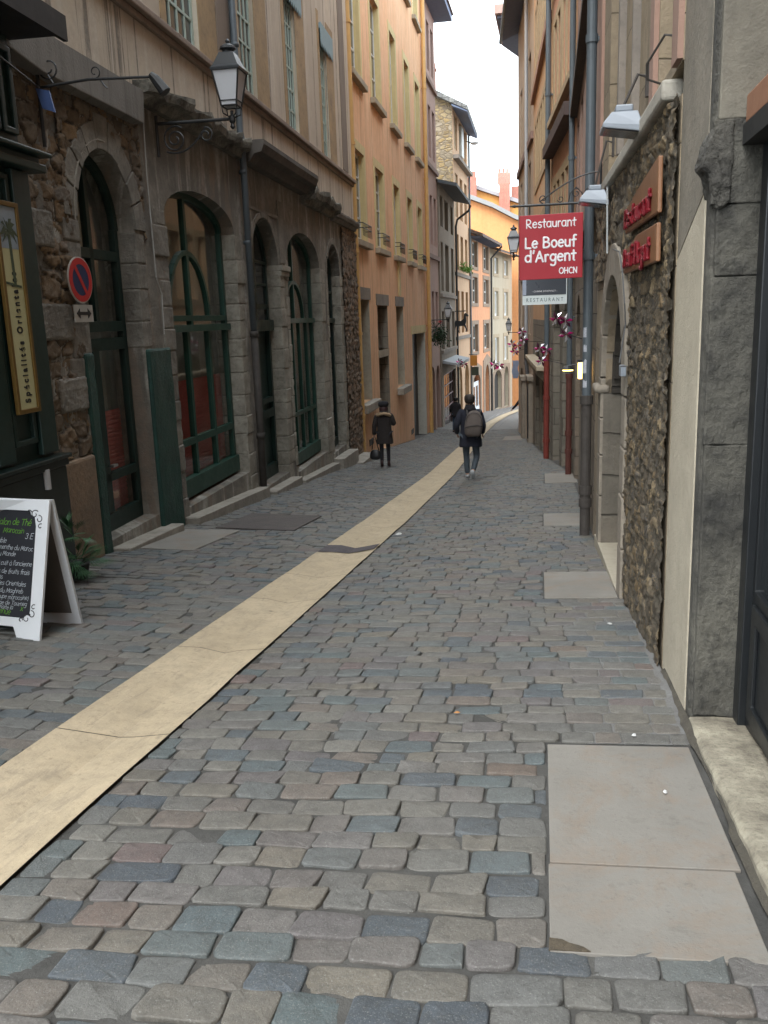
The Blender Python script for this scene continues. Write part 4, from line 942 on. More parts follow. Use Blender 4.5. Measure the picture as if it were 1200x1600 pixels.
for k in range(11):
    th = math.radians(-30 + 24 * k); L = .13 + .03 * math.sin(k * 2.2); y, z = 7.08, 2.42
    s.prism([(y, z - .012), (y + L * .6 * math.cos(th) - .02 * math.sin(th), z + L * .6 * math.sin(th) + .02), (y + L * math.cos(th), z + L * math.sin(th) - .03), (y + L * .5 * math.cos(th) + .01, z + L * .5 * math.sin(th) - .012)], FS.P, .0215 + k * .0006, .024 + k * .0006)
s.ribbon([(6.96, 2.0), (7.19, 1.97)], .02, FS.P, .021, .023)
s.build('painted_palm', mat('painted palm green', paint, (.06, .085, .05), .5, .2), ys_)
bfont('lettering', 'S p é c i a l i t é s   O r i e n t a l e s', .115, FS.P(7.125, .021, .99), Vector((0, 0, 1)), Vector((0, -1, 0)), FS.n, M_iron, ys_, 'LEFT', .004, maxw=1.10)
# ---- chalkboard
cb = thing('chalkboard', 'white framed A-board with handwritten tea room menu standing on the setts at the left edge', 'chalkboard', (-3.75, 5.55, G(-3.75, 5.55)))
B0 = Vector((-3.47, 5.40, G(-3.47, 5.45) + .0)); Ub = Vector((1, -.17, 0)).normalized(); 
lean = math.radians(15); Vb = Vector((.045, math.sin(lean), math.cos(lean))).normalized(); Nb = Ub.cross(Vb).normalized()
if Nb.y > 0: Nb = -Nb
HB = 1.07; WBd = .98
PB = lambda a, o, b: B0 + Ub * a + Vb * b * .935 + Nb * o        # a from 0 (right edge) to -WBd
M_white = mat('white painted wood', paint, (.68, .70, .72), .45, .12)
s = MB()
inner = [(-.09, .22), (-.09, .16), (-.12, .125), (-.16, .12)] ; 
hole = [(-WBd + .1, .16), (-.16, .16), (-.13, .185), (-.105, .19), (-.10, .23), (-.10, .86), (-.115, .93), (-.15, .95), (-.16, .98), (-WBd + .1, .98)]
out = [(-WBd, 0), (-WBd + .16, 0), (-WBd + .2, .09), (-.24, .09), (-.2, 0), (0, 0), (0, HB), (-WBd, HB)]
s.holed(out, [hole], PB, .012, -.012); s.build('frame', M_white, cb, bevel=.003)
s = MB(); s.box(-WBd + .05, -.05, -.006, .002, .10, 1.0, PB); s.build('board', mat('slate blackboard', paint, (.012, .013, .018), .6, .4, 0, 4), cb)
# rear leaf
top = PB(0, -.02, HB)
def PR(a, o, b): return Vector((top.x + a, top.y + .012 + (1 - b) * .22 + o, top.z - (1 - b) * (HB * .985 - .02) - (1 - b) * .03 - .0))
s = MB(); s.holed([(-WBd, 0), (0, 0), (0, 1), (-WBd, 1)], [[(-WBd + .09, .14), (-.06, .14), (-.06, .93), (-WBd + .09, .93)]], PR, .012, -.012); s.build('rear_frame', M_white, cb)
s = MB(); s.box(-WBd + .05, -.03, -.004, .004, .1, .96, PR); s.build('rear_board', mat('grey board back', paint, (.13, .12, .11), .8, .2), cb)
def chalk(lines, m, name):
    s = MB()
    for (txt, xr, y, size, al) in lines: strokes(s, txt, size, size * .062, lambda a, b: PB(a, .004, b), xr, y, al, slant=.25, wob=.08, spacing=.0, flat=tuple(Nb))
    s.build(name, m, cb)
M_chg = mat('green chalk', paint, (.12, .30, .03), .9, .1); M_chw = mat('white chalk', paint, (.46, .49, .52), .9, .1)
chalk([('Salon de Thé', -.15, .865, .033, 'R'), ('Marocain', -.21, .805, .028, 'R'), ('la bienvenue', -.28, .18, .030, 'R'), ('x', -.17, .215, .032, 'R')], M_chg, 'green_writing')
chalk([('3 E', -.125, .765, .03, 'R'), ('Véritable', -.36, .725, .025, 'R'), ('Thé à la menthe du Maroc', -.12, .675, .024, 'R'), ('Thés du Monde', -.27, .625, .024, 'R'),
       ("Chocolat cuit à l'ancienne", -.12, .555, .024, 'R'), ('Salades de fruits frais', -.135, .49, .025, 'R'), ('sodas', -.37, .445, .024, 'R'), ('Patisseries Orientales', -.16, .40, .024, 'R'),
       ('Spécialités du Maghreb', -.18, .345, .024, 'R'), ('Harira (soupe marocaine)', -.13, .298, .023, 'R'), ("L'équipe de Tourneg", -.14, .25, .023, 'R'), ('souhaite la', -.26, .218, .022, 'R')], M_chw, 'white_writing')
s = MB()
for cx, cy, sg in ((-.075, .955, 1), (-.085, .16, -1)):
    for k, (dx, dy, r0, r1, t0, t1) in enumerate(((-.04, 0, .035, .01, 40, 400), (.0, -.035 * sg, .03, .012, 100, -200), (.015, -.09 * sg, .022, .008, 60, 330), (-.09, .015 * sg, .02, .006, 0, 300))):
        s.tube([PB(cx + dx + (r0 + (r1 - r0) * i / 16) * math.cos(math.radians(t0 + (t1 - t0) * i / 16)), .013, cy + dy + (r0 + (r1 - r0) * i / 16) * math.sin(math.radians(t0 + (t1 - t0) * i / 16))) for i in range(17)], .0035, 5)
s.build('corner_ornament', M_iron, cb)
# ---- potted fan palm behind the board
def leafplant(c, label):
    t = thing('palm_plant', label, 'plant', c); s = MB()
    for k in range(46):
        az = random.uniform(0, 2 * math.pi); el = random.uniform(-.3, 1.1); L = random.uniform(.24, .42)
        d = Vector((math.cos(az) * math.cos(el), math.sin(az) * math.cos(el), math.sin(el)))
        st = Vector(c) + Vector((0, 0, random.choice((.12, .2, .42))))
        side = d.cross(Vector((0, 0, 1))).normalized()
        for j in range(9):
            an = (j - 4) * .16; dd = (d * math.cos(an) + side * math.sin(an)); w = .006
            a = st + d * L * .35; e = a + dd * L * .7 * (1 - abs(j - 4) * .06) - Vector((0, 0, .06 * L))
            mid = (a + e) / 2 + Vector((0, 0, .012)); o = len(s.v); sv = dd.cross(Vector((0, 0, 1))).normalized() * w
            s.v += [a, mid - sv, e, mid + sv]; s.f += [(o, o + 1, o + 2, o + 3)]
        s.tube([st, st + d * L * .36], .003, 4)
    mt, tt, b = nodes('palm leaf'); n = noise(tt, posvec(tt), 7, 3); tt.links.new(mixc(tt, ramp(tt, n, [(.4, (0, 0, 0)), (.65, (1, 1, 1))]), (.018, .07, .028), (.05, .14, .045)), b.inputs['Base Color']); b.inputs['Roughness'].default_value = .5
    s.build('fronds', mt, t)
    p = MB(); p.lathe(c, [(.09, 0), (.12, .14), (.13, .15), (.12, .16), (.02, .15)], 14); p.build('pot', mat('dark plastic pot', paint, (.03, .028, .026), .6, .2), t, smooth=False)
leafplant((-4.30, 7.42, G(-4.30, 7.42)), 'green fan-leaved potted plant showing behind the A-board')
# ---------------------------------------------------------------- orange house B
FB = Fac(-5.36, 25.5, -.5, 'L')
M_orange = mat('ochre orange render', plaster, (.79, .455, .25), .35, .5, (.83, .57, .37), .3)
M_yel = mat('cream yellow window surround', plaster, (.68, .56, .29), .3, .3, None, .2)
M_sill = mat('weathered sill', stone, (.40, .34, .25), (.28, .24, .18), 2, .3)
M_wht = mat('off white sash', paint, (.52, .54, .52), .5, .2)
M_greyst = mat('grey lintel stone', stone, (.25, .215, .18), (.17, .15, .13), 2, .5)
M_curtw = mat('pale curtain', paint, (.30, .30, .28), .9, .2)
houseB = thing('orange_house', 'tall ochre orange house with cream yellow window surrounds, right after the arcade', 'house', FB.base(35))
B2Y = [(26.7, 28.35), (30.35, 32.0), (34.35, 35.75), (38.1, 39.5), (41.55, 43.0)]
rowsB = [(3.97, 6.5), (8.6, 11.75), (14.35, 17.2)]
holes = [rect(a, b, z0, z1) for z0, z1 in rowsB for a, b in B2Y]
G1 = rect(26.6, 28.4, -.95, 2.2); G2 = rect(29.95, 32.1, .55, 2.05); G2b = rect(29.95, 32.1, -2.93, .30); G3 = rect(34.2, 36.0, -1.05, 2.05); G4 = rect(38.65, 43.2, -4.05, .9)
wallbox(FB, 25.45, 44.35, -4.9, 19.5, holes + [G1, G2, G2b, G3, G4], 'wall', M_orange, houseB, .45, 8)
for r, (z0, z1) in enumerate(rowsB):
    for i, (a, b) in enumerate(B2Y):
        window(FB, a, b, z0, z1, .15, houseB, mat('white sash paint', paint, (.70, .71, .68), .5, .15), M_glass2, cols=2, rows=4, fw=.10, mw=.05)
        s = MB(); s.holed(rect(a - .26, b + .26, z0 - .1, z1 + .26), [rect(a, b, z0 + .0, z1)], FB.P, .02, -.02); s.box(a - .3, b + .3, .0, .16, z0 - .24, z0 - .1, FB.P) if False else None
        s.build('window_surround', M_yel, houseB)
        s = MB(); s.box(a - .34, b + .34, -.02, .17, z0 - .24, z0 - .06, FB.P); s.build('sill', M_sill, houseB, bevel=.02)
        s = MB(); s.box(b - .02, b - .012, -.148, -.0, z0, z1, FB.P); s.build('reveal', M_yel, houseB)
        if r == 0:   # little iron plant rails
            s = MB(); P = FB.P
            for z in (z0 + .28, z0 + .42): s.tube([P(a + .1, .0, z), P(a + .1, .20, z), P(b - .1, .20, z), P(b - .1, 0, z)], .014, 5)
            n = 7
            for k in range(n + 1): s.tube([P(a + .1 + (b - a - .2) * k / n, .20, z0 + .05), P(a + .1 + (b - a - .2) * k / n, .20, z0 + .42)], .009, 4)
            s.build('window_rail', M_iron, houseB)
for (a, b, z0, z1) in ((26.6, 28.4, -.95, 2.2), (34.2, 36.0, -1.05, 2.05)):
    s = MB(); s.box(a - .25, b + .35, -.05, .25, z0 - .26, z0, FB.P); s.build('sill', M_step, houseB, bevel=.02)
    s = MB(); s.box(b - .03, b - .006, -.44, .01, z0, z1, FB.P); s.build('reveal', mat('pale worn reveal', stone, (.42, .39, .31), (.33, .30, .24), 1.2, .3), houseB)
    s = MB(); s.box(a - .2, b + .2, -.03, .03, z1, z1 + .36, FB.P); s.build('lintel', M_greyst, houseB)
    window(FB, a, b, z0, z1, .40, houseB, M_greyst, M_glass, cols=2, rows=3, fw=.1)
s = MB(); s.box(29.75, 32.3, -.03, .03, 2.05, 2.42, FB.P); s.build('lintel', M_greyst, houseB)
s = MB(); s.box(29.95, 32.1, -.44, .02, .30, .55, FB.P); s.build('transom', M_sill, houseB)
s = MB(); s.box(32.06, 32.094, -.44, .0, -2.93, .30, FB.P).box(32.06, 32.094, -.44, 0, .55, 2.05, FB.P); s.build('reveal', mat('grey stone reveal', blocks, (.30, .26, .20), (.26, .22, .18), .8, .5), houseB)
s = MB(); s.box(29.95, 32.06, -.42, -.36, -2.93, .30, FB.P); s.build('door', mat('dark brown door', paint, (.035, .028, .022), .5, .3), houseB)
s = MB(); s.box(29.95, 32.06, -.42, -.36, .55, 2.05, FB.P); s.build('pane', M_glass, houseB)
s = MB(); s.box(43.05, 43.194, -.44, .02, -4.05, .9, FB.P); s.build('reveal', mat('white painted reveal', stone, (.55, .53, .47), (.46, .44, .38), 1.5, .3), houseB)
s = MB(); s.box(38.65, 43.05, -.44, -.38, -4.05, .9, FB.P); s.build('door', mat('black doorway', paint, (.02, .018, .016), .5, .3), houseB)
s = MB(); s.box(38.3, 43.5, -.03, .03, .9, 1.25, FB.P); s.build('lintel', M_yel, houseB)
s = MB(); s.box(34.9, 35.4, -.02, .05, 2.45, 3.75, FB.P); s.build('raised_strip', M_yel, houseB)
s = MB()
for yy in (27.6, 37.6): s.box(yy, yy + .7, .0, .02, gz(yy) + .25, gz(yy) + .45, FB.P)
s.build('cellar_vent', M_rust, houseB)
def downpipe(name, F, Y, z0, z1, r, m, label, o=.1, zfoot=None, mf=None, coll=(), n=10, group='drainpipes on the house fronts', kink=None):
    t = thing(name, label, 'drainpipe', F.P(Y, o, z0), group); s = MB(); P = F.P
    zt = zfoot if zfoot is not None else z0
    s.tube([P(Y, o, z1), P(Y, o, zt)], r, n)
    for z in coll: s.tube([P(Y, o, z - .04), P(Y, o, z + .04)], r * 1.22, n); s.box(Y - r * .3, Y + r * .3, -.03, o, z - .02, z + .02, P)
    s.build('pipe', m, t, smooth=False)
    if zfoot is not None:
        s = MB(); s.tube([P(Y, o, zfoot + .02), P(Y, o, z0)], r * 1.1, n)
        for z in (zfoot, zfoot - 1.2, z0 + .55): s.tube([P(Y, o, z - .05), P(Y, o, z + .05)], r * 1.38, n)
        s.build('pipe_foot', mf, t)
    return t
M_opipe = mat('ochre painted pipe', paint, (.60, .36, .13), .5, .3, 0, 3)
downpipe('drainpipe', FB, 25.75, -2.35, 19, .10, M_opipe, 'ochre yellow painted drainpipe at the near edge of the orange house', .14, coll=(-1.2, 1.2, 3.5, 6.4, 9.5))
downpipe('drainpipe', FB, 44.1, -4.1, 19, .10, M_opipe, 'ochre yellow painted drainpipe at the far edge of the orange house', .14, coll=(-2, 1.2, 4, 8, 12))
# ---------------------------------------------------------------- pink house C
FC = Fac(-5.52, 44.3, .9, 'L')
M_pink = mat('dusty pink render', plaster, (.44, .30, .255), .4, .4, (.36, .25, .22), .2)
M_pinkd = mat('brown pink trim', stone, (.26, .17, .14), (.2, .14, .12), 1, .2)
houseC = thing('pink_house', 'narrow dusty pink house with brown string courses and deep eaves beyond the orange house', 'house', FC.base(46))
WC = [(44.75, 45.75), (46.3, 47.2), (47.75, 48.7)]
rC = [(-.8, 2.3), (4.9, 7.9), (9.3, 11.9), (13.2, 15.9)]
rCz = [(.6, 2.9), (5.2, 7.6), (9.4, 11.8), (13.4, 15.6)]
aC = arch(45.0, 46.9, -4.5, -1.7, -.9)
wallbox(FC, 44.36, 49.2, -5.2, 16.4, [rect(a, b, z0, z1) for z0, z1 in rCz for a, b in WC] + [aC, arch(47.4, 48.9, -4.6, -1.7, -.95)], 'wall', M_pink, houseC, .4, 8)
for z0, z1 in rCz:
    for a, b in WC: window(FC, a, b, z0, z1, .22, houseC, M_pinkd, M_glass, cols=1, rows=2, fw=.1)
for z in (4.5, 8.8, 12.75): s = MB(); s.box(44.36, 49.2, -.02, .12, z, z + .2, FC.P); s.build('string_course', M_pinkd, houseC)
s = MB(); s.box(45.0, 48.9, -.45, -.36, -4.7, -.9, FC.P); s.build('shutter_or_dark_sheet', M_dark, houseC)  # one dark sheet behind both arches, coloured as their unlit interior
s = MB(); s.prism([(43.9, 16.35), (49.6, 16.35), (49.6, 16.6), (43.9, 16.6)], FC.P, .9, -8); s.build('eaves', M_soffit, houseC)
s = MB(); s.prism([(43.9, 16.61), (49.6, 16.61), (49.6, 16.7), (43.9, 16.7)], FC.P, .98, -8); s.build('roof', M_roof, houseC)
# ---------------------------------------------------------------- grey-brown house D
FD = Fac(-5.36, 49.2, .6, 'L')
M_gb = mat('grey brown render', plaster, (.29, .25, .20), .5, .5, (.23, .20, .165), .3)
houseD = thing('grey_house', 'low grey-brown house with a wine red shopfront and sloping tiled eaves', 'house', FD.base(53))
WD = [(49.7, 50.9), (51.8, 53.6), (54.9, 56.2)]
rD = [(.2, 2.6), (4.0, 6.4)]
wallbox(FD, 49.2, 57.0, -5.6, 8.7, [rect(a, b, z0, z1) for z0, z1 in ((-.2, 1.9), (3.0, 5.6), (6.4, 8.0)) for a, b in WD] + [rect(50.2, 56.4, -5.2, -1.6)], 'wall', M_gb, houseD, .4, 8)
for z0, z1 in ((-.2, 1.9), (3.0, 5.6), (6.4, 8.0)):
    for a, b in WD: window(FD, a, b, z0, z1, .2, houseD, M_greyst, M_glass, cols=2, rows=3, fw=.1)
for z in (-.4, 2.65): s = MB(); s.box(49.2, 57, -.02, .12, z, z + .18, FD.P); s.build('string_course', M_greyst, houseD)
M_wine = mat('wine red joinery', paint, (.10, .015, .02), .5, .3)
window(FD, 50.2, 56.4, -5.1, -1.6, .16, houseD, M_wine, M_glass, cols=6, rows=5, fw=.14, mw=.07, name='shop_window')
s = MB(); s.prism([(0, 8.5), (1.0, 8.25), (1.0, 8.42), (-3, 9.4), (-3, 9.2), (0, 8.6)], lambda a, o, b: FD.P(o, a, b), 48.9, 57.3); s.build('roof', mat('dark slate tile', paint, (.10, .115, .13), .8, .4), houseD)
s = MB(); s.tube([FD.P(57.2, 1.0, 8.2), FD.P(57.1, .9, 7.9), FD.P(57.0, .2, 7.4), FD.P(57.0, .1, 7.0), FD.P(57.0, .1, -5)], .07, 8)
tag(s.build('drainpipe', M_iron, loc=FD.P(57, .1, -5)), 'thin black drainpipe curving from the low tiled eaves of the grey-brown house', 'drainpipe', 'drainpipes on the house fronts')
aw = thing('awning', 'closed grey-blue awning over the wine red shopfront', 'awning', FD.P(53, .3, -1.3))
s = MB(); s.prism([(0, -.78), (.85, -.98), (.85, -1.06), (0, -.95)], lambda a, o, b: FD.P(o, a, b), 49.6, 56.8); s.build('canvas', mat('grey blue canvas', paint, (.36, .39, .42), .8, .2), aw)
s = MB(); s.box(49.6, 56.8, .8, .84, -1.17, -1.06, FD.P); s.build('valance', mat('dirty white canvas', paint, (.3, .31, .32), .8, .2), aw)
# ---------------------------------------------------------------- cream house E with rubble gable
FE = Fac(-5.30, 57.2, 2.1, 'L')
M_cream = mat('pale peach render', plaster, (.62, .42, .27), .3, .3, (.55, .37, .24), .2)
M_crub = mat('golden rubble', rubble, [(.20, .15, .09), (.42, .30, .14), (.30, .25, .18), (.50, .38, .20), (.36, .31, .25)], 2.6, (.25, .2, .14))
houseE = thing('gabled_house', 'tall pale peach house whose golden rubble gable rises above the grey-brown house', 'house', FE.base(61))
WE = [(57.9, 59.3), (60.3, 61.7), (62.7, 64.1)]
rE = [(-3.0, -.6), (.9, 3.3), (4.6, 7.4), (8.3, 10.4), (11.4, 13.6)]
wallbox(FE, 57.2, 65.0, -6.4, 14.0, [rect(a, b, z0, z1) for z0, z1 in ((.5, 3.2), (4.5, 6.7), (7.7, 10.3), (11.7, 13.7)) for a, b in WE] + [arch(58.0, 60.2, -5.6, -2.6, -1.6), arch(61.6, 64.2, -5.9, -2.8, -1.7)], 'wall', M_cream, houseE, .4, .9)
for z0, z1 in ((.5, 3.2), (4.5, 6.7), (7.7, 10.3), (11.7, 13.7)):
    for a, b in WE: window(FE, a, b, z0, z1, .15, houseE, M_ochre, M_glass, cols=2, rows=2, fw=.12)
s = MB(); s.box(57.9, 64.4, -.5, -.4, -6, -1.6, FE.P); s.build('shutter_or_dark_sheet', M_dark, houseE)  # dark sheet behind the ground-floor arches: interior darkness put into its colour
for z, o in ((4.1, .12), (.1, .1), (11.0, .35)): s = MB(); s.box(57.2, 65.0, -.02, o, z, z + .22, FE.P); s.build('string_course', M_greyst, houseE)
# side gable
s = MB(); ga = [(-5.32, -5), (-5.32, 13.98), (-5.7, 14.4), (-14, 18.5), (-14, -5)]
s.prism(ga, lambda a, o, b: (a, o, b), 57.18, 64.9); s.build('gable', M_crub, houseE)
s = MB(); s.prism([(-4.35, 13.6), (-4.35, 13.85), (-14.2, 18.95), (-14.2, 18.6), (-5.4, 14.1)], lambda a, o, b: (a, o, b), 56.7, 65.5); s.build('roof', mat('grey lichen tile', blocks, (.30, .30, .28), (.2, .2, .2), .3, .3, .02), houseE)
s = MB(); s.prism([(-4.37, 13.5), (-4.37, 13.58), (-5.3, 14.0), (-5.3, 13.9)], lambda a, o, b: (a, o, b), 56.75, 65.4); s.build('eaves', M_soffit, houseE)
s = MB(); s.box(-7.1, -6.5, 58.5, 59.4, 14.6, 16.9); s.box(-7.15, -6.45, 58.45, 59.45, 16.5, 16.62); s.build('chimney', mat('brick pink', blocks, (.50, .22, .15), (.42, .19, .13), .22, .08), houseE)
s = MB(); s.box(61.2, 62.4, -.1, .06, 11.75, 13.6, FE.P); s.build('shutter_or_dark_sheet', M_wht, houseE)
s = MB(); s.tube([FE.P(64.9, .1, 13.9), FE.P(64.9, .1, -6)], .07, 8)
tag(s.build('drainpipe', M_zinc, loc=FE.P(64.9, .1, -6)), 'thin grey drainpipe between the peach house and the coral house', 'drainpipe', 'drainpipes on the house fronts')
sd_ = thing('satellite_dish', 'tiny white satellite dish under the eaves of the peach gabled house', 'dish', FE.P(64.4, .5, 13.1))
s = MB(); c_ = FE.P(64.4, .55, 13.05); s.lathe(c_, [(.02, -.12), (.2, -.08), (.32, .02), (.33, .03), (.2, -.05), (.01, -.09)], 14); s.build('dish', M_white, sd_); s = MB(); s.tube([c_, FE.P(64.4, 0, 13.2)], .03, 6); s.build('arm', M_iron, sd_)
# ---------------------------------------------------------------- coral house F
FF = Fac(-5.0, 65.0, 5, 'L')
M_coral = mat('coral render', plaster, (.66, .31, .165), .3, .25, (.68, .36, .2), .15)
M_taupe = mat('taupe stone surround', stone, (.30, .22, .16), (.24, .18, .13), 1, .2)
houseF = thing('coral_house', 'bright coral house of three storeys with stone window surrounds where the street bends', 'house', FF.base(70))
WF = [(66.2, 68.5), (71.7, 74.2)]
zF = [(4.6, 6.7), (.95, 4.2) if False else (1.3, 4.35), (-2.1, .95)]
zF = [(4.85, 6.5), (2.45 - 1.1, 4.3), (-1.55, .95)]
zF = [(5.9, 7.0), (2.55, 4.35), (-1.1, 1.0)]
zF = [(5.1, 6.9), (2.5, 4.35), (-1.05, .95)]
aF1 = arch(66.0, 69.4, -6.6, -3.4, -2.7); aF2 = arch(71.9, 74.2, -6.8, -3.6, -2.3)
wallbox(FF, 65.0, 75.1, -7.4, 7.35, [rect(a, b, z0, z1) for z0, z1 in zF for a, b in WF] + [aF1, aF2], 'wall', M_coral, houseF, .35, 8)
for z0, z1 in zF:
    for a, b in WF:
        window(FF, a, b, z0, z1, .2, houseF, M_wht, M_glass2, cols=2, rows=2, fw=.14, mw=.1)
        s = MB(); s.holed(rect(a - .45, b + .45, z0 - .25, z1 + .3), [rect(a, b, z0, z1)], FF.P, .04, -.02); s.build('window_surround', M_taupe, houseF)
        s = MB(); s.box(b - .05, b - .01, -.34, .02, z0, z1, FF.P); s.build('reveal', M_taupe, houseF)
s = MB()
for (a, b, c, d, e) in ((66.0, 69.4, -6.6, -3.4, -2.7), (71.9, 74.2, -6.8, -3.6, -2.3)):
    s.holed([(a - .9, c - .4), (b + .8, c - .4), (b + .8, e + .4), ((a + b) / 2, e + .85), (a - .9, e + .4)], [arch(a, b, c, d, e)], FF.P, .05, -.02)
s.build('shop_surround', M_taupe, houseF)
window(FF, 66.2, 69.3, -6.5, -3.3, .1, houseF, M_white, M_glass2, cols=2, rows=1, fw=.35, mw=.3, name='door', outer=None)
s = MB(); s.box(66.3, 69.2, -.10, -.04, -6.5, -5.2, FF.P); s.build('door_panel', M_white, houseF)
s = MB(); s.box(71.9, 74.2, -.4, -.3, -7, -2.3, FF.P); s.build('door', mat('brown door', paint, (.10, .07, .05), .6, .3), houseF)
s = MB(); s.prism([(1.0, 7.0), (1.0, 7.2), (-4, 9.2), (-4, 8.9), (0, 7.4)], lambda a, o, b: FF.P(o, a, b), 64.9, 75.3); s.build('roof', M_roof, houseF)
for k in range(16): s = MB(); s.box(65.2 + k * .66, 65.32 + k * .66, 0, .85, 6.95, 7.08, FF.P); s.build('rafter', M_soffit, houseF)
s = MB(); s.tube([FF.P(75.2, 1.0, 7.0), FF.P(75.2, .7, 6.7), FF.P(75.0, .15, 6.1), FF.P(75.0, .12, -6.9)], .08, 8)
tag(s.build('drainpipe', M_iron, loc=FF.P(75, .12, -6.9)), 'black drainpipe bending from the eaves between the coral house and the cream house', 'drainpipe', 'drainpipes on the house fronts')
# hanging orange sign
hs_ = thing('hanging_sign', 'small square orange and gold hanging sign by the white door of the coral house', 'sign', FF.P(65.6, 1.0, -1.9))
s = MB(); s.box(-4.95, -4.46, 64.2, 64.26, -1.9, -1.16); s.build('board', mat('gold orange sign', paint, (.45, .20, .03), .5, .4, 0, 1.5), hs_)
s = MB(); s.tube([(-5.2, 64.23, -1.1), (-4.45, 64.23, -1.1)], .025, 6); s.build('arm', M_iron, hs_)
s = MB(); s.box(-4.9, -4.38, 64.5, 64.56, -2.6, -2.0); tag(s.build('signboard', mat('dark green sign', paint, (.035, .05, .035), .5, .3), loc=(-4.35, 64.5, -4.1)), 'dark green shop signboard right below the orange hanging sign', 'sign')
# ---------------------------------------------------------------- cream house G
FG = Fac(-4.13, 75.1, 8, 'L')
M_crm = mat('cream grey render', plaster, (.46, .395, .295), .3, .25, (.41, .35, .26), .15)
houseG = thing('cream_house', 'plain cream house with two columns of white shuttered windows at the bend', 'house', FG.base(80))
WG = [(77.0, 78.7), (81.4, 83.3)]
zG = [(4.1, 6.2), (.8 - .1, 3.55), (-2.5, -.25)]
zG = [(5.0, 6.3), (1.5, 3.55), (-2.45, -.3)]
wallbox(FG, 75.1, 85.6, -7.6, 6.9, [rect(a, b, z0, z1) for z0, z1 in zG for a, b in WG] + [arch(76.6, 80.0, -6.5, -3.9, -3.1), arch(81.3, 83.5, -6.7, -4.0, -3.0)], 'wall', M_crm, houseG, .35, 8)
for z0, z1 in zG:
    for a, b in WG:
        window(FG, a, b, z0, z1, .15, houseG, M_white, mat('net curtained glass', glassy, (.30, .30, .27), .3), cols=2, rows=1, fw=.2, mw=.14)
        s = MB(); s.holed(rect(a - .4, b + .4, z0 - .25, z1 + .3), [rect(a, b, z0, z1)], FG.P, .04, -.02); s.build('window_surround', mat('beige surround', stone, (.40, .32, .22), (.35, .28, .2), 1, .2), houseG)
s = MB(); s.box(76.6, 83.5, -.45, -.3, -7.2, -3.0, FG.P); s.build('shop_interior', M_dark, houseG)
s = MB(); s.holed([(76.1, -7), (84.3, -7), (84.3, -2.8), (80.6, -2.6), (78.3, -2.55), (76.1, -3.3)], [arch(76.6, 80.0, -6.5, -3.9, -3.1), arch(81.3, 83.5, -6.7, -4.0, -3.0)], FG.P, .05, -.02); s.build('shop_surround', M_taupe, houseG)
s = MB(); s.prism([(.9, 6.6), (.9, 6.8), (-4, 8.6), (-4, 8.3), (0, 6.95)], lambda a, o, b: FG.P(o, a, b), 75.3, 86); s.build('roof', M_roof, houseG)
# ---------------------------------------------------------------- orange house H closing the view, yellow house behind
M_peach = mat('peach orange render', plaster, (.68, .30, .12), .2, .15, (.70, .34, .15), .1)
houseH = thing('peach_house', 'big blank peach orange gable wall rising behind the coral and cream houses', 'house', (-4, 88, -7.3))
s = MB()
s.prism([(-14, -8), (-14, 14.2), (-6.45, 12.2), (-4.5, 11.4), (-2.4, 10.25), (2.5, 8.2), (2.5, -8)], lambda a, o, b: (a, o, b), 88, 96); s.build('wall', M_peach, houseH)
s = MB(); s.prism([(-14, 14.25), (-14, 14.7), (-6.45, 12.65), (-4.5, 11.85), (-2.4, 10.7), (2.8, 8.5), (2.8, 8.1), (-2.4, 10.3), (-4.5, 11.45), (-6.45, 12.25)], lambda a, o, b: (a, o, b), 87.4, 97); s.build('roof', mat('pale roof edge', paint, (.30, .30, .30), .8, .3, 0, 3), houseH)
M_yellow = mat('bright yellow render', plaster, (.70, .38, .12), .2, .12, None, .1)
M_brickp = mat('pink brick', blocks, (.62, .27, .2), (.55, .24, .18), .3, .12, .01, .3)
houseY = thing('yellow_house', 'yellow gable with a massive pink chimney stack at the top of the view', 'house', (-4, 104, -8.5))
s = MB(); s.prism([(-16, -8.6), (-16, 17.4), (-7.26, 15.3), (-4.6, 14.3), (3.5, 11.2), (3.5, -8.6)], lambda a, o, b: (a, o, b), 104, 112); s.build('wall', M_yellow, houseY)
s = MB(); s.prism([(-16, 17.45), (-16, 17.9), (-7.26, 15.75), (-4.6, 14.75), (3.8, 11.6), (3.8, 11.15), (-4.6, 14.35), (-7.26, 15.35)], lambda a, o, b: (a, o, b), 103.5, 113); s.build('roof', mat('pale roof edge 2', paint, (.34, .34, .36), .8, .2, 0, 3), houseY)
s = MB(); s.box(-4.55, -3.4, 103.0, 103.9, 9.5, 15.6); s.build('chimney_breast', M_brickp, houseY)
s = MB(); s.box(-4.7, -3.35, 103.1, 103.9, 15.61, 16.75); s.build('chimney', mat('pale brick', blocks, (.60, .36, .28), (.52, .30, .24), .3, .12), houseY)
s = MB(); s.box(-3.3, -1.5, 105, 106.5, 11, 15.5); s.build('chimney', M_brickp, houseY)
for x in (-4.6, -4.2, -3.8): s = MB(); s.lathe((x + .1, 103.5, 16.76), [(.12, 0), (.1, .4), (.13, .42)], 8); s.build('chimney_pot', M_brickp, houseY)
s = MB(); s.box(-7.9, -7.0, 102, 103, 8, 16.3); s.box(-7.8, -7.1, 102.05, 102.95, 16.25, 16.9); tag(s.build('chimney_stack', M_brickp, loc=(-8, 102, 10)), 'slim pink chimney stack rising right beside the peach gabled house roof', 'chimney')
an = thing('aerial', 'thin television aerial on the pink chimney', 'aerial', (-4.1, 103.5, 16.8)); s = MB(); s.tube([(-4.05, 103.7, 16.7), (-4.05, 103.7, 19.2)], .04, 5); s.tube([(-4.7, 103.7, 18.8), (-3.4, 103.7, 18.8)], .03, 5)
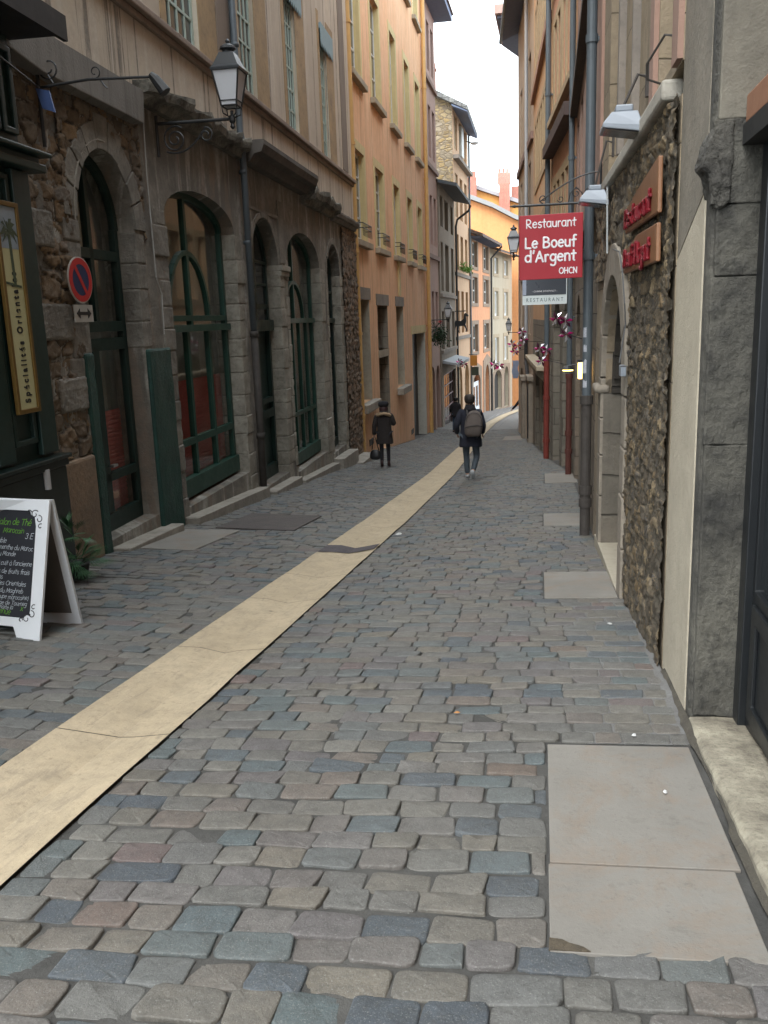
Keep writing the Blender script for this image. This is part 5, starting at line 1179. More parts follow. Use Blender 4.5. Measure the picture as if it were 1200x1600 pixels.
for k in range(5): s.tube([(-4.6 + k * .3, 103.4, 18.8), (-4.6 + k * .3, 104.0, 18.8)], .02, 4)
s.build('mast', M_zinc, an)
# ---------------------------------------------------------------- right: near house with the black glazed door
FR0 = Fac(.72, 4.2, 0, 'R')
M_pier = mat('grey mottled pier stone', stone, (.12, .113, .093), (.034, .033, .03), 1.9, 1.3, .9, 1.0)
M_creamr = mat('rough cream render', stone, (.50, .445, .345), (.42, .37, .285), 5, .6, .95, .25)
M_term = mat('terracotta painted wood', paint, (.30, .15, .09), .6, .3)
M_blackd = mat('black door paint', paint, (.012, .014, .016), .35, .3)
house0 = thing('corner_house', 'near stone house at the right edge with black glazed door and mottled stone jamb', 'house', (.9, 4.6, G(.9, 4.6)))
s = MB(); s.box(.72, 1.6, 4.2, 5.08, -.9, 14.5); s.build('pier', M_pier, house0, bevel=.03)
# rough blocks on the jamb face
s = MB(); z = -.33; up_ = None
for h_, dx, dy in ((1.32, .0, .006), (.74, -.004, .0), (.30, .008, .002), (.34, -.02, .012), (.5, .0, .0), (.95, 0, .008), (1.2, -.004, .006), (1.6, .0, .008)):
    if z > 2.2 and s.v and len(s.v) % 8 == 0 and not up_: up_ = s; s = MB()
    s.box(.735 + dx, 1.05, 4.175 - dy, 4.22, z + .001, z + h_ - .001); z += h_
s.build('upper_jamb', mat('paler dressed jamb', stone, (.20, .185, .148), (.12, .11, .09), 1.5, .7, .9, .4), house0, bevel=.006); jb = up_.build('jamb', M_pier, house0, bevel=.006)
sb = jb.modifiers.new('sub', 'SUBSURF'); sb.subdivision_type = 'SIMPLE'; sb.levels = 4; sb.render_levels = 4
dm = jb.modifiers.new('rough', 'DISPLACE'); dm.texture = tx; dm.strength = .02; dm.mid_level = .5; dm.texture_coords = 'LOCAL'
s = MB(); s.prism([(4.30, -.6), (5.1, -.75), (5.1, 1.86), (4.7, 1.99), (4.30, 2.12)], FR0.P, .006, -.05); s.build('cream_render', M_creamr, house0, bevel=.012)
s = MB(); s.prism([(4.30, 2.122), (4.7, 1.992), (5.1, 1.862), (5.1, 14.4), (4.34, 14.4)], FR0.P, .004, -.05); s.build('stone_face', mat('grey beige pier face', stone, (.25, .22, .175), (.17, .152, .122), 3, .5, .95, .4), house0, bevel=.01)
s = MB(); z = 1.95
s.prism([(.75, 2.36), (.715, 2.33), (.69, 2.28), (.665, 2.18), (.70, 2.165), (.72, 2.06), (.745, 2.0), (.79, 2.03), (.80, 2.36)], lambda a, o, b: (a, o, b), 4.145, 4.34)
cb_ = s.build('broken_corbel', mat('sooty broken stone', stone, (.10, .094, .08), (.035, .033, .03), 5, 1.2), house0, bevel=.04)
sb = cb_.modifiers.new('sub', 'SUBSURF'); sb.subdivision_type = 'SIMPLE'; sb.levels = 4; sb.render_levels = 4
dm = cb_.modifiers.new('rough', 'DISPLACE'); dm.texture = tx; dm.strength = .035; dm.texture_coords = 'LOCAL'
# door recessed at X .93
FJ = Fac(.95, 4.2, 0, 'R')
s = MB(); s.holed(rect(1.6, 4.17, -.34, 2.30), [rect(3.22, 4.02, .35, 2.2), rect(2.25, 3.1, .35, 2.2), rect(1.7, 2.12, .35, 2.2)], FJ.P, .0, -.05)
for a, b in ((3.27, 3.97), (2.3, 3.05)): s.holed(rect(a - .02, b + .02, -.24, .30), [rect(a + .06, b - .06, -.16, .22)], FJ.P, .018, -.002)
s.box(4.06, 4.17, -.02, .035, -.33, 2.3, FJ.P).box(3.135, 3.19, -.01, .022, -.33, 2.3, FJ.P)
dr = s.build('door', M_blackd, house0, bevel=.006)
s = MB(); s.box(1.65, 4.1, -.03, -.022, .3, 2.25, FJ.P); s.build('pane', M_glass, dr)
s = MB(); s.tube([FJ.P(3.28, 0, .88), FJ.P(3.28, .05, .88), FJ.P(3.38, .055, .885)], .009, 8); s.box(3.25, 3.30, .0, .006, .80, 1.02, FJ.P); s.build('handle', mat('dull black metal', paint, (.05, .05, .05), .3, .2, .8), dr)
s = MB(); s.box(3.40, 3.52, -.018, -.016, 1.05, 1.55, FJ.P); s.build('notice', mat('pale paper notice', paint, (.30, .31, .30), .7, .1), dr)
s = MB(); s.box(3.40, 3.52, -.018, -.0165, .95, 1.045, FJ.P); s.build('notice', mat('yellow sticker', paint, (.40, .36, .06), .6, .1), dr)
s = MB(); s.box(1.4, 4.175, -.03, .12, 2.26, 2.34, FJ.P); s.build('lintel', mat('black lintel', paint, (.02, .02, .02), .6, .3), house0)
s = MB(); s.box(1.4, 4.17, -.03, .11, 2.342, 2.46, FJ.P); s.build('fascia', M_term, house0, bevel=.01)
s = MB(); s.box(1.0, 4.17, -.2, .03, 2.462, 14.5, FJ.P); s.box(-12, 1.5, -.2, .2, -.9, 14.5, FJ.P); s.box(-12, 5.0, -7, -1.2, -1, 14.4, FJ.P); s.build('wall', mat('brown render near', plaster, (.30, .20, .15), .4, .4), house0)
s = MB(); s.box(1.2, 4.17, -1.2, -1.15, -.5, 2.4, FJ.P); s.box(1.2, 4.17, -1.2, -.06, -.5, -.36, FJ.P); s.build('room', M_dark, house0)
th_ = thing('doorstep', 'long pale worn threshold stone below the black door at the right edge', 'step', (.8, 3.2, -.3), 'stone steps')
s = MB(); ks = 26; prof = None
for i in range(ks + 1):
    y = 1.4 + (4.17 - 1.4) * i / ks; zt = -.335 + (4.17 - y) * .112 + rng.normal(0, .003); e = rng.normal(0, .0022)
    s.v += [(.70 + e, y, zt - .35), (.705 + e, y, zt - .02), (.722 + e, y, zt), (.83, y, zt + .006), (.97, y, zt + .004), (.97, y, zt - .35)]
for i in range(ks):
    for j in range(6): a = i * 6 + j; b_ = i * 6 + (j + 1) % 6; s.f.append((a, b_, b_ + 6, a + 6))
s.f += [tuple(range(6)), tuple(ks * 6 + j for j in range(6))]
s.build('slab', mat('lichened threshold stone', stone, (.42, .38, .29), (.15, .13, .10), 6, .7, .9, .5), th_, smooth=False)
# dirt wedge along the foot of the wall
s = MB()
for i in range(60):
    y = 1.4 + 3.6 * i / 59; w_ = .022 + .012 * math.sin(y * 5) + rng.normal(0, .003)
    s.v += [(.71 - w_, y, G(.68, y) + .009), (.715, y, G(.7, y) + .03 + rng.normal(0, .0015))]
s.f = [(2 * i, 2 * i + 1, 2 * i + 3, 2 * i + 2) for i in range(59)]
struct(s.build('grit_line', mat('dark grit', stone, (.07, .062, .05), (.12, .105, .08), 12, 1.0), smooth=True))
# ---------------------------------------------------------------- stone walled restaurant house RA
FRA = Fac(.715, 4.9, -1.0, 'R')
M_ay = mat('yellow grey dressed stone', blocks, (.34, .27, .18), (.28, .225, .16), 1.1, .62, .006, .35, None, .3, .4)
M_pinkp = mat('faded pink painted strip', plaster, (.34, .215, .165), .4, .4, None, .3)
M_archst = mat('pale arch stone', stone, (.29, .25, .20), (.21, .185, .15), 2, .5)
houseRA = thing('restaurant_house', 'rubble stone walled restaurant house with an arched doorway and two wooden name boards', 'house', FRA.base(7.5))
oa = arch(7.25, 9.15, -.9, .95, 1.9)
wallbox(FRA, 5.1, 10.4, -1.6, 2.68, [oa], 'wall', M_ay, houseRA, .4, 6)
relief(FRA, 5.09, 7.02, -.85, 2.68, .10, 0, [(.085, .07, .05), (.14, .11, .075), (.26, .18, .09), (.17, .14, .10), (.09, .08, .07), (.36, .27, .15), (.12, .10, .08)], 'rubble_wall', houseRA, fill=.74, seed=21, depth=.045, res=.011, asp=1.25, o0=-.012, mortar=(.10, .085, .062))
relief(FRA, 7.0, 10.3, 1.9, 2.68, .13, 0, [(.10, .085, .065), (.16, .13, .09), (.25, .18, .10), (.18, .155, .12)], 'rubble_wall', houseRA, fill=.5, seed=22, depth=.045, res=.02, o0=-.012, asp=1.3,
       skip=lambda y, z: ((y - 8.2) / 1.2) ** 2 + ((z - .95) / 1.22) ** 2 < 1)
# arch ring
s = MB(); c, r = 8.2, .95; n = 7
for i in range(n):
    a0, a1 = math.pi * i / n + .008, math.pi * (i + 1) / n - .008; q = []
    for k in range(4): a = a0 + (a1 - a0) * k / 3; q.append((c + r * math.cos(a), .95 + .95 * math.sin(a)))
    for k in range(4): a = a1 - (a1 - a0) * k / 3; q.append((c + (r + .25) * math.cos(a), .95 + (.95 + .27) * math.sin(a)))
    s.prism(q, FRA.P, .05, -.38)
z = -.75
for h_ in (.5, .42, .38, .40): s.box(6.99, 7.25, -.38, .05 + rng.uniform(-.006, .006), z + .005, z + h_ - .005, FRA.P).box(9.15, 9.42, -.38, .05, z + .005, z + h_ - .005, FRA.P); z += h_
s.build('arch', M_archst, houseRA, bevel=.012)
M_pass = mat('passage stone', blocks, (.20, .175, .14), (.15, .135, .11), .5, .42, .012)
for q in ((9.14, 9.2, -1.1, .02, -.9, .8), (7.2, 7.245, -1.1, -.3, -.9, 1.9), (7.2, 9.2, -1.15, -1.1, -.9, 1.9)): s = MB(); s.box(*q, FRA.P); s.build('passage', M_pass, houseRA)
s = MB(); s.box(9.11, 9.2, -1.1, -.06, .802, 1.60, FRA.P); s.ribbon([(8.2 - .90 * math.cos(math.radians(a)), .95 + .90 * math.sin(math.radians(a))) for a in range(0, 181, 12)], .06, FRA.P, -.07, -.42); s.build('recess_shade', mat('dark brown lunette', blocks, (.06, .052, .042), (.045, .04, .034), .9, .3), houseRA)  # shade of the arch recess, put into the colour of box and lining
s = MB(); s.box(7.26, 7.33, -.032, -.002, -.70, .92, FRA.P); s.build('door_frame', mat('dark red door paint', paint, (.14, .012, .02), .4, .2), houseRA)
s = MB(); s.box(9.12, 9.5, -.04, .11, .80, .88, FRA.P); s.build('impost', M_archst, houseRA, bevel=.03)
s = MB(); s.prism([(7.05, -1.2), (9.6, -1.3), (9.6, -.76), (7.05, -.66)], FRA.P, .05, -1.1); tag(s.build('doorstep', mat('smooth beige sill stone', stone, (.40, .36, .28), (.35, .31, .24), 2, .2), loc=FRA.P(7.1, 0, -.7), bevel=.015), 'smooth beige doorstep of the arched doorway right of the big drainpipe', 'step', 'stone steps')
s = MB(); s.box(5.34, 10.3, -.05, .07, 2.70, 2.81, FRA.P); s.build('ledge', mat('pale ledge stone', stone, (.44, .41, .35), (.30, .28, .24), 3, .5), houseRA, bevel=.02)
wr = [(5.32, 6.0), (8.3, 9.3)]
wallbox(FRA, 5.1, 10.4, 2.84, 13.6, [rect(a, b, 2.9, 5.6) for a, b in wr] + [rect(a, b, 7.0, 9.5) for a, b in wr], 'wall', M_ay, houseRA, .3, 6)
for a, b in wr:
    for z0, z1 in ((2.9, 5.6), (7.0, 9.5)): window(FRA, a, b, z0, z1, .22, houseRA, M_taupe, M_glass, cols=2, rows=3)
for a, b in ((5.11, 5.3), (6.03, 6.2), (10.0, 10.3)): s = MB(); s.box(a, b, -.02, .03, 2.85, 13.5, FRA.P); s.build('pilaster_strip', M_pinkp, houseRA)
for a, b in ((6.95, 7.0), (7.9, 8.0)): s = MB(); s.box(a, b, -.02, .055, 2.85, 13.5, FRA.P); s.build('pilaster_strip', M_greyst, houseRA)
# ---- further houses on the right
FRB = Fac(.615, 10.4, .5, 'R')
M_rb = mat('brownish pink render', plaster, (.36, .235, .185), .4, .4, (.32, .21, .17), .2)
M_rbs = mat('brown grey ground floor stone', blocks, (.25, .20, .15), (.20, .165, .13), .6, .4, .01, .5)
houseRB = thing('brown_house', 'narrow brownish pink house with dark string courses behind the big grey drainpipe', 'house', FRB.base(15))
wallbox(FRB, 10.42, 19.2, -2.2, 2.6, [arch(11.8, 14.2, -1.8, 1.2, 2.2), arch(15.6, 18.0, -2.1, 1.0, 1.9)], 'wall', M_rbs, houseRB, .4, 6)
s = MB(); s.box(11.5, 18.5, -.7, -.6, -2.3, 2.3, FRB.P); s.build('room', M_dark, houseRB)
wrb = [(11.6, 12.6), (13.6, 14.7), (15.7, 16.8), (17.6, 18.6)]
wallbox(FRB, 10.42, 19.2, 2.6, 15.0, [rect(a, b, z, z + 1.9) for z in (3.2, 5.75, 9.3) for a, b in wrb], 'wall', M_rb, houseRB, .3, 6)
for z in (3.2, 5.75, 9.3):
    for a, b in wrb: window(FRB, a, b, z, z + 1.9, .2, houseRB, M_taupe, M_glass, cols=2, rows=3)
for z, o in ((5.35, .14), (5.62, .08), (8.35, .25), (2.6, .1)): s = MB(); s.box(10.45, 19.15, -.02, o, z, z + .13, FRB.P); s.build('string_course', mat('dark brown trim', stone, (.12, .09, .07), (.09, .07, .06), 1), houseRB)
FRC = Fac(.70, 19.2, -4.5, 'R')
M_rc = mat('salmon orange render', plaster, (.56, .30, .19), .35, .3, (.58, .34, .22), .2)
M_och2 = mat('ochre stone surround', stone, (.42, .31, .18), (.34, .25, .15), 1.2, .3)
M_rcs = mat('grey green ground floor stone', blocks, (.24, .21, .165), (.19, .175, .14), .55, .42, .012, .5)
houseRC = thing('salmon_house', 'salmon orange house with ochre window rows between the two thin drainpipes', 'house', FRC.base(22))
wallbox(FRC, 19.2, 24.6, -3.0, 2.5, [arch(19.9, 21.6, -2.6, .9, 2.0), arch(22.2, 23.9, -2.8, .9, 2.0)], 'wall', M_rcs, houseRC, .35, 6)
s = MB(); s.box(19.7, 24.1, -.7, -.6, -3, 2.2, FRC.P); s.build('room', M_dark, houseRC)
wrc = [(19.7, 20.3), (20.55, 21.15), (21.4, 22.0), (22.5, 23.1), (23.35, 23.95)]
wallbox(FRC, 19.2, 24.6, 2.5, 15.5, [rect(a, b, z, z + h) for z, h in ((3.0, 1.7), (6.5, 1.9), (9.6, 1.9)) for a, b in wrc], 'wall', M_rc, houseRC, .3, 6)
for z, h in ((3.0, 1.7), (6.5, 1.9), (9.6, 1.9)):
    for a, b in wrc: window(FRC, a, b, z, z + h, .18, houseRC, M_och2, M_glass, cols=1, rows=2, fw=.08)
    s = MB(); s.holed(rect(19.5, 24.2, z - .2, z + h + .2), [rect(a, b, z, z + h) for a, b in wrc], FRC.P, .03, -.02); s.box(19.35, 24.4, .0, .16, z - .36, z - .22, FRC.P); s.build('window_surround', M_och2, houseRC)
s = MB(); s.box(19.3, 24.5, -.02, .26, 5.45, 5.7, FRC.P); s.build('pent_roof', mat('dark brown board', paint, (.07, .045, .04), .7, .3), houseRC)
FRD = Fac(.25, 24.6, -3.2, 'R')
M_rd = mat('warm yellow render', plaster, (.55, .37, .21), .35, .3, (.62, .34, .20), .2)
houseRD = thing('yellow_right_house', 'warm yellow house with orange bands and a dark corbelled ground floor past the red drainpipe', 'house', FRD.base(29))
wallbox(FRD, 24.6, 34.0, -3.9, 1.4, [arch(26, 28.2, -3.4, -.2, .8), arch(29.6, 32, -3.6, -.4, .6)], 'wall', M_rcs, houseRD, .35, 6)
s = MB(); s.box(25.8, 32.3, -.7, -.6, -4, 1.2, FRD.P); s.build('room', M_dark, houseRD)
wrd = [(25.4 + i * 1.05, 26.1 + i * 1.05) for i in range(7)]
wallbox(FRD, 24.6, 34.0, 1.4, 14.6, [rect(a, b, z, z + h) for z, h in ((2.4, 2.0), (5.8, 1.9), (9.4, 1.8)) for a, b in wrd], 'wall', M_rd, houseRD, .3, 6)
for z, h in ((2.4, 2.0), (5.8, 1.9), (9.4, 1.8)):
    for a, b in wrd: window(FRD, a, b, z, z + h, .18, houseRD, M_och2, M_glass, cols=1, rows=2, fw=.08)
    s = MB(); s.holed(rect(25.1, 32.8, z - .2, z + h + .2), [rect(a, b, z, z + h) for a, b in wrd], FRD.P, .03, -.02); s.build('window_surround', M_och2, houseRD)
s = MB(); s.box(24.7, 33.9, -.02, .12, 8.75, 9.0, FRD.P); s.build('string_course', M_term, houseRD)
s = MB()
for i in range(6): s.prism([(0, -.4), (.3, -.1), (.32, .02), (0, .02)], lambda a, o, b: FRD.P(o, a, b), 25.6 + i * 1.2, 25.9 + i * 1.2)
s.box(25.2, 33, -.02, .34, .03, .16, FRD.P); s.build('corbel', M_sill, houseRD, bevel=.02)
FRE = Fac(-.27, 34.0, -4.4, 'R')
M_re = mat('grey cream render', plaster, (.46, .37, .28), .4, .4, (.36, .29, .24), .2)
houseRE = thing('eaves_house', 'tall grey cream house with deep dark timber eaves cutting into the sky on the right', 'house', FRE.base(39))
wre = [(35.5, 36.9), (38.2, 39.6), (41, 42.4)]
wallbox(FRE, 34.0, 44.1, -4.8, 14.1, [rect(a, b, z, z + h) for z, h in ((.8, 2.2), (4.6, 2.6), (8.4, 2.6)) for a, b in wre] + [arch(36, 38.4, -4.2, -1.5, -.6), arch(40, 42.8, -4.4, -1.7, -.8)], 'wall', M_re, houseRE, .35, 6)
s = MB(); s.box(35.8, 43, -.6, -.5, -4.6, -.5, FRE.P); s.build('room', M_dark, houseRE)
for z, h in ((.8, 2.2), (4.6, 2.6), (8.4, 2.6)):
    for a, b in wre: window(FRE, a, b, z, z + h, .2, houseRE, M_taupe, M_glass, cols=2, rows=3, fw=.1)
s = MB(); s.box(34.1, 44.0, -.02, .1, 7.7, 7.95, FRE.P); s.build('string_course', M_pinkd, houseRE)
s = MB(); s.prism([(0, 14.0), (.75, 13.7), (.75, 13.82), (0, 14.2), (-4, 16), (-4, 15.7)], lambda a, o, b: FRE.P(o, a, b), 33.4, 44.2); s.build('eaves', M_soffit, houseRE)
s = MB(); s.prism([(.8, 13.84), (.8, 13.94), (-4, 16.2), (-4, 16.05)], lambda a, o, b: FRE.P(o, a, b), 33.3, 44.3); s.build('roof', M_roof, houseRE)
s = MB(); s.tube([FRE.P(33.4, .8, 13.68), FRE.P(44.3, .8, 13.68)], .07, 8); s.build('gutter', M_zinc, houseRE)
s = MB(); s.box(37, 38.5, -.02, .1, -.5, -.35, FRE.P); s.box(34.2, 35.2, -.02, .16, -4.6, -.9, FRE.P); s.box(34.1, 35.3, -.02, .22, -.9, -.7, FRE.P); s.box(38.6, 39.6, -.02, .16, -4.8, -1.2, FRE.P); s.box(38.5, 39.7, -.02, .22, -1.2, -1.0, FRE.P); s.build('pilaster', M_archst, houseRE, bevel=.03)
houseRF = thing('far_eaves_house', 'house beyond with a pinkish fascia and dark eaves just above the nearer right eaves', 'house', (-.8, 47, -4.3))
s = MB(); s.prism([(-1.06, 44.12), (-1.12, 47), (2.6, 60), (8, 60), (8, 44.12)], lambda a, o, b: (a, b, o), -4.9, 15.0); s.build('wall', M_re, houseRF)
s = MB(); s.prism([(-2.05, 45.2), (-1.95, 49.6), (2.0, 62), (8, 62), (8, 45.2)], lambda a, o, b: (a, b, o), 15.0, 15.12); s.build('eaves', M_soffit, houseRF)
s = MB(); s.prism([(-2.15, 44.9), (-2.05, 49.9), (2.0, 62.3), (8, 62.3), (8, 44.9)], lambda a, o, b: (a, b, o), 15.12, 15.5); s.build('roof_edge', mat('pinkish fascia', paint, (.50, .34, .30), .8, .3, 0, 2), houseRF)
# ---- drainpipes on the right
downpipe('drainpipe', FRA, 10.4, -.98, 13, .054, M_pipe_l, 'thick grey drainpipe with stickers and a rusty foot beside the arched doorway', .10, zfoot=.62, mf=M_rust, coll=(2.2, 4.4, 7), n=14)
downpipe('drainpipe', FRB, 19.1, -1.84, 14, .058, M_pipe_l, 'grey drainpipe with a thin rusty foot between the brown house and the salmon house', .10, zfoot=.3, mf=mat('dark red rust', paint, (.10, .03, .022), .6, .5, 0, 8), coll=(1.5, 4.6, 7.6))
downpipe('drainpipe', FRC, 24.55, -2.36, 14, .07, M_pipe_l, 'drainpipe whose whole lower half is painted oxide red', .12, zfoot=.55, mf=M_redpipe, coll=(3.4, 7.0))
t = thing('drainpipe', 'pale zinc pipe kinking down to a dark foot on the grey cream house', 'drainpipe', FRE.P(34, .1, -3.1), 'drainpipes on the house fronts')
s = MB(); P = FRE.P; s.tube([P(36.4, .75, 13.6), P(36.4, .15, 13.1), P(36.4, .12, 12.8), P(36.4, .12, .6)], .07, 8); s.build('pipe', mat('bright zinc', paint, (.42, .44, .46), .4, .2, .2, 2), t)
s = MB(); s.tube([P(36.4, .12, .6), P(36.4, .12, -.2), P(34.5, .14, -1.2), P(34.4, .14, -3.1)], .075, 8); s.build('pipe_foot', M_iron, t)
# stickers on the thick pipe
s = MB(); c_ = FRA.P(10.4, .10, 0)
for z, a0, w_, h_ in ((1.32, 190, 45, .10), (1.16, 200, 40, .07), (.92, 180, 60, .14), (.76, 195, 50, .08)):
    s = MB(); o = len(s.v)
    for i in range(5):
        th = math.radians(a0 + w_ * i / 4 + 20)
        for zz in (z, z + h_ + rng.normal(0, .01)): s.v.append((c_.x + .0562 * math.cos(th), c_.y + .0562 * math.sin(th), zz))
    s.f += [(o + 2 * i, o + 2 * i + 2, o + 2 * i + 3, o + 2 * i + 1) for i in range(4)]
    s.build('sticker', mat('torn pale sticker', paint, (.45, .47, .52), .6, .8, 0, 40), D.objects['drainpipe.003'] if 'drainpipe.003' in D.objects else None)
# ---------------------------------------------------------------- red restaurant sign on iron bracket
M_red = mat('bright red sign', paint, (.34, .004, .014), .4, .15, 0, 3)
M_letter = mat('white lettering', paint, (.80, .78, .80), .5, .05)
rs = thing('restaurant_sign', 'square red hanging sign with white words Restaurant Le Boeuf d\'Argent OHCN', 'sign', (.6, 10, 2.72))
PS = lambda a, o, b: Vector((-.23 + a, 10.0 - o - .02 * a, 1.955 + b + .006 * a))   # a right, b up on the face
s = MB(); s.box(0, .665, -.012, .012, 0, .665, PS); s.build('board', M_red, rs, bevel=.004)
ft = (0, -1, 0)
s = MB(); L = lambda a, b: PS(a, .0145, b)
strokes(s, 'Restaurant', .060, .0062, L, .07, .532, 'L', spacing=.10, flat=ft, maxw=.53)
strokes(s, 'Le Boeuf', .074, .0100, L, .058, .325, 'L', spacing=.10, flat=ft, maxw=.545)
strokes(s, "d'Argent", .074, .0100, L, .06, .182, 'L', spacing=.10, flat=ft, maxw=.545)
strokes(s, 'OHCN', .042, .0056, L, .615, .05, 'R', spacing=.08, flat=ft, maxw=.195)
s.build('lettering', M_letter, rs)
s = MB(); zb = 2.72; s.tube([(.62, 10, zb), (-.27, 10, zb)], .013, 8); s.tube([(-.27, 10, zb), (-.30, 10, zb), (-.33, 10, zb)], [.02, .012, .003], 8)
for x in (-.12, .32): s.tube([(x, 10, zb), (x, 10, 2.60)], .006, 6)
def xz(a, b): return Vector((a, 10.0, b))
s.tube([xz(-.02 + .6 * (i / 14), zb + .03 + .27 * math.sin(i / 14 * 1.5)) for i in range(15)], .008, 6)
spiral(s, xz, (.02, zb + .06), .045, .012, 270, -150, w=.006); spiral(s, xz, (.50, zb + .09), .06, .015, 90, 560, w=.007); spiral(s, xz, (.36, zb + .10), .05, .012, 60, 480, w=.006)
spiral(s, xz, (.20, zb + .05), .035, .01, 200, 600, w=.005); s.tube([xz(.28, zb + .01), xz(.30, zb + .1), xz(.36, zb + .16), xz(.42, zb + .1), xz(.45, zb + .01)], .006, 6)
s.tube([(.61, 10, zb - .15), (.61, 10, zb + .38)], .014, 6); s.build('bracket', M_iron, rs)
# second sign
s2 = thing('restaurant_sign', 'smaller dark and white hanging sign reading RESTAURANT just below and behind the red one', 'sign', (.6, 12.5, 2.4))
P2 = lambda a, o, b: Vector((-.245 + a, 12.5 - o, 1.715 + b))
s = MB(); s.box(0, .59, -.012, .012, 0, .62, P2); s.build('board', mat('pale sign board', paint, (.62, .68, .68), .4, .08), s2)
s = MB(); s.box(.012, .578, .0125, .016, .125, .61, P2); s.build('dark_panel', mat('charcoal sign panel', paint, (.045, .052, .065), .25, .3, 0, 2), s2)
s = MB(); s.box(-.0, .05, .0165, .0175, .13, .42, P2); s.build('pale_stripe', mat('faded blue stripe', paint, (.30, .34, .42), .4, .3), s2)
s = MB(); s.prism([(.26, .50), (.36, .50), (.31, .33)], P2, .0165, .018); s.build('emblem', mat('grey emblem', paint, (.12, .135, .16), .4, .2), s2)
bfont('lettering', 'R E S T A U R A N T', .07, P2(.295, .014, .04), Vector((1, 0, 0)), Vector((0, 0, 1)), Vector((0, -1, 0)), mat('dark teal letters', paint, (.08, .13, .14), .5, .1), s2, maxw=.49)
bfont('small_lettering', "- CUISINE D'INSTINCT -", .03, P2(.295, .017, .165), Vector((1, 0, 0)), Vector((0, 0, 1)), Vector((0, -1, 0)), M_letter, s2, maxw=.33)
s = MB(); s.tube([(.62, 12.5, 2.40), (-.26, 12.5, 2.40)], .012, 6); s.tube([(-.1, 12.5, 2.4), (-.1, 12.5, 2.33)], .006, 6); s.tube([(.25, 12.5, 2.4), (.25, 12.5, 2.33)], .006, 6); s.build('bracket', M_iron, s2)
# ---------------------------------------------------------------- wooden name boards with red letters
M_wood = mat('orange brown varnished wood', stone, (.24, .115, .055), (.17, .08, .04), 2, .2, .5, .2)
M_redl = mat('red letters', paint, (.17, .005, .012), .35, .1)
for (poly, txt, zt, sz, lab) in (
        ([(5.30, 2.12), (6.92, 2.14), (6.90, 2.30), (6.3, 2.36), (5.32, 2.42)], 'Restaurant', 2.175, .085, 'upper wooden board with red raised letters Restaurant on the rubble wall'),
        ([(5.30, 1.86), (6.95, 1.86), (6.93, 2.02), (6.2, 2.08), (5.32, 2.07)], "Boeuf d'Argent", 1.905, .085, 'lower wooden board with red raised letters Boeuf d\'Argent on the rubble wall')):
    wb = thing('name_board', lab, 'sign', FRA.P(6.1, .05, poly[0][1]), 'wooden name boards')
    s = MB(); s.prism(poly, FRA.P, .052, .078); s.build('board', M_wood, wb, bevel=.008)
    s = MB(); f_ = tuple(FRA.n)
    strokes(s, txt, sz * .95, .012, lambda a, b: FRA.P(6.88 - a, .088, zt + b - a * .01), 0, 0, 'L', spacing=.10, maxw=1.36, slant=.1)
    s.build('letters', M_redl, wb)
# ---------------------------------------------------------------- floodlights
M_alu = mat('pale grey cast housing', paint, (.27, .30, .34), .4, .15, .2)
M_lens = mat('floodlight lens', glassy, (.10, .10, .09), .2)
def flood(Y, o, z, s_, label, armz):
    t = thing('floodlight', label, 'floodlight', FRA.P(Y, 0, armz), 'grey floodlights above the restaurant wall'); P = lambda a, o_, b: FRA.P(Y + a * s_, o + o_ * s_, z + b * s_)
    h = MB()   # tapered housing: wide open front tilted down to the wall
    vs = [P(a, o_, b) for a, o_, b in ((-.17, .15, -.03), (.17, .15, -.03), (.17, -.15, -.075), (-.17, -.15, -.075), (-.17, .15, .0), (.17, .15, .0), (.17, -.15, -.03), (-.17, -.15, -.03),
                                       (-.12, .08, .085), (.12, .08, .085), (.12, -.11, .085), (-.12, -.11, .085))]
    h.add(vs, [(0, 1, 5, 4), (1, 2, 6, 5), (2, 3, 7, 6), (3, 0, 4, 7), (4, 5, 9, 8), (5, 6, 10, 9), (6, 7, 11, 10), (7, 4, 8, 11), (8, 9, 10, 11), (3, 2, 1, 0)])
    h.build('housing', M_alu, t, bevel=.006)
    g = MB(); g.box(-.09, .09, -.08, .05, .087, .14, P); g.build('driver_box', M_alu, t, bevel=.01)
    g = MB(); g.add([P(a, o_, b) for a, o_, b in ((-.15, .13, -.036), (.15, .13, -.036), (.15, -.13, -.078), (-.15, -.13, -.078))], [(0, 1, 2, 3)]); g.build('lens', M_lens, t)
    a = MB(); a.tube([FRA.P(Y, 0, armz + .22), FRA.P(Y, .07, armz + .24), FRA.P(Y, max(o - .02, .1), z + .16 * s_), P(0, -.02, .13)], .011, 6); a.box(Y - .025, Y + .025, -.0, .02, armz + .1, armz + .3, FRA.P); a.build('arm', M_rust, t)
    return t
flood(6.45, .17, 2.79, .86, 'nearer grey floodlight on a bent arm above the wooden boards', 2.86)
flood(8.75, .18, 2.60, .86, 'further grey floodlight right behind the red sign', 2.86)
s = MB(); P = FRA.P; s.tube([P(5.35, 0, 3.02), P(5.35, .06, 3.03), P(5.50, .13, 2.93), P(5.55, .12, 2.86), P(5.6, .03, 2.84)], .007, 6); tag(s.build('bracket', M_rust, loc=P(5.35, 0, 3.18)), 'empty bent iron bracket on the wall above the pale ledge, nearest to the camera', 'bracket')
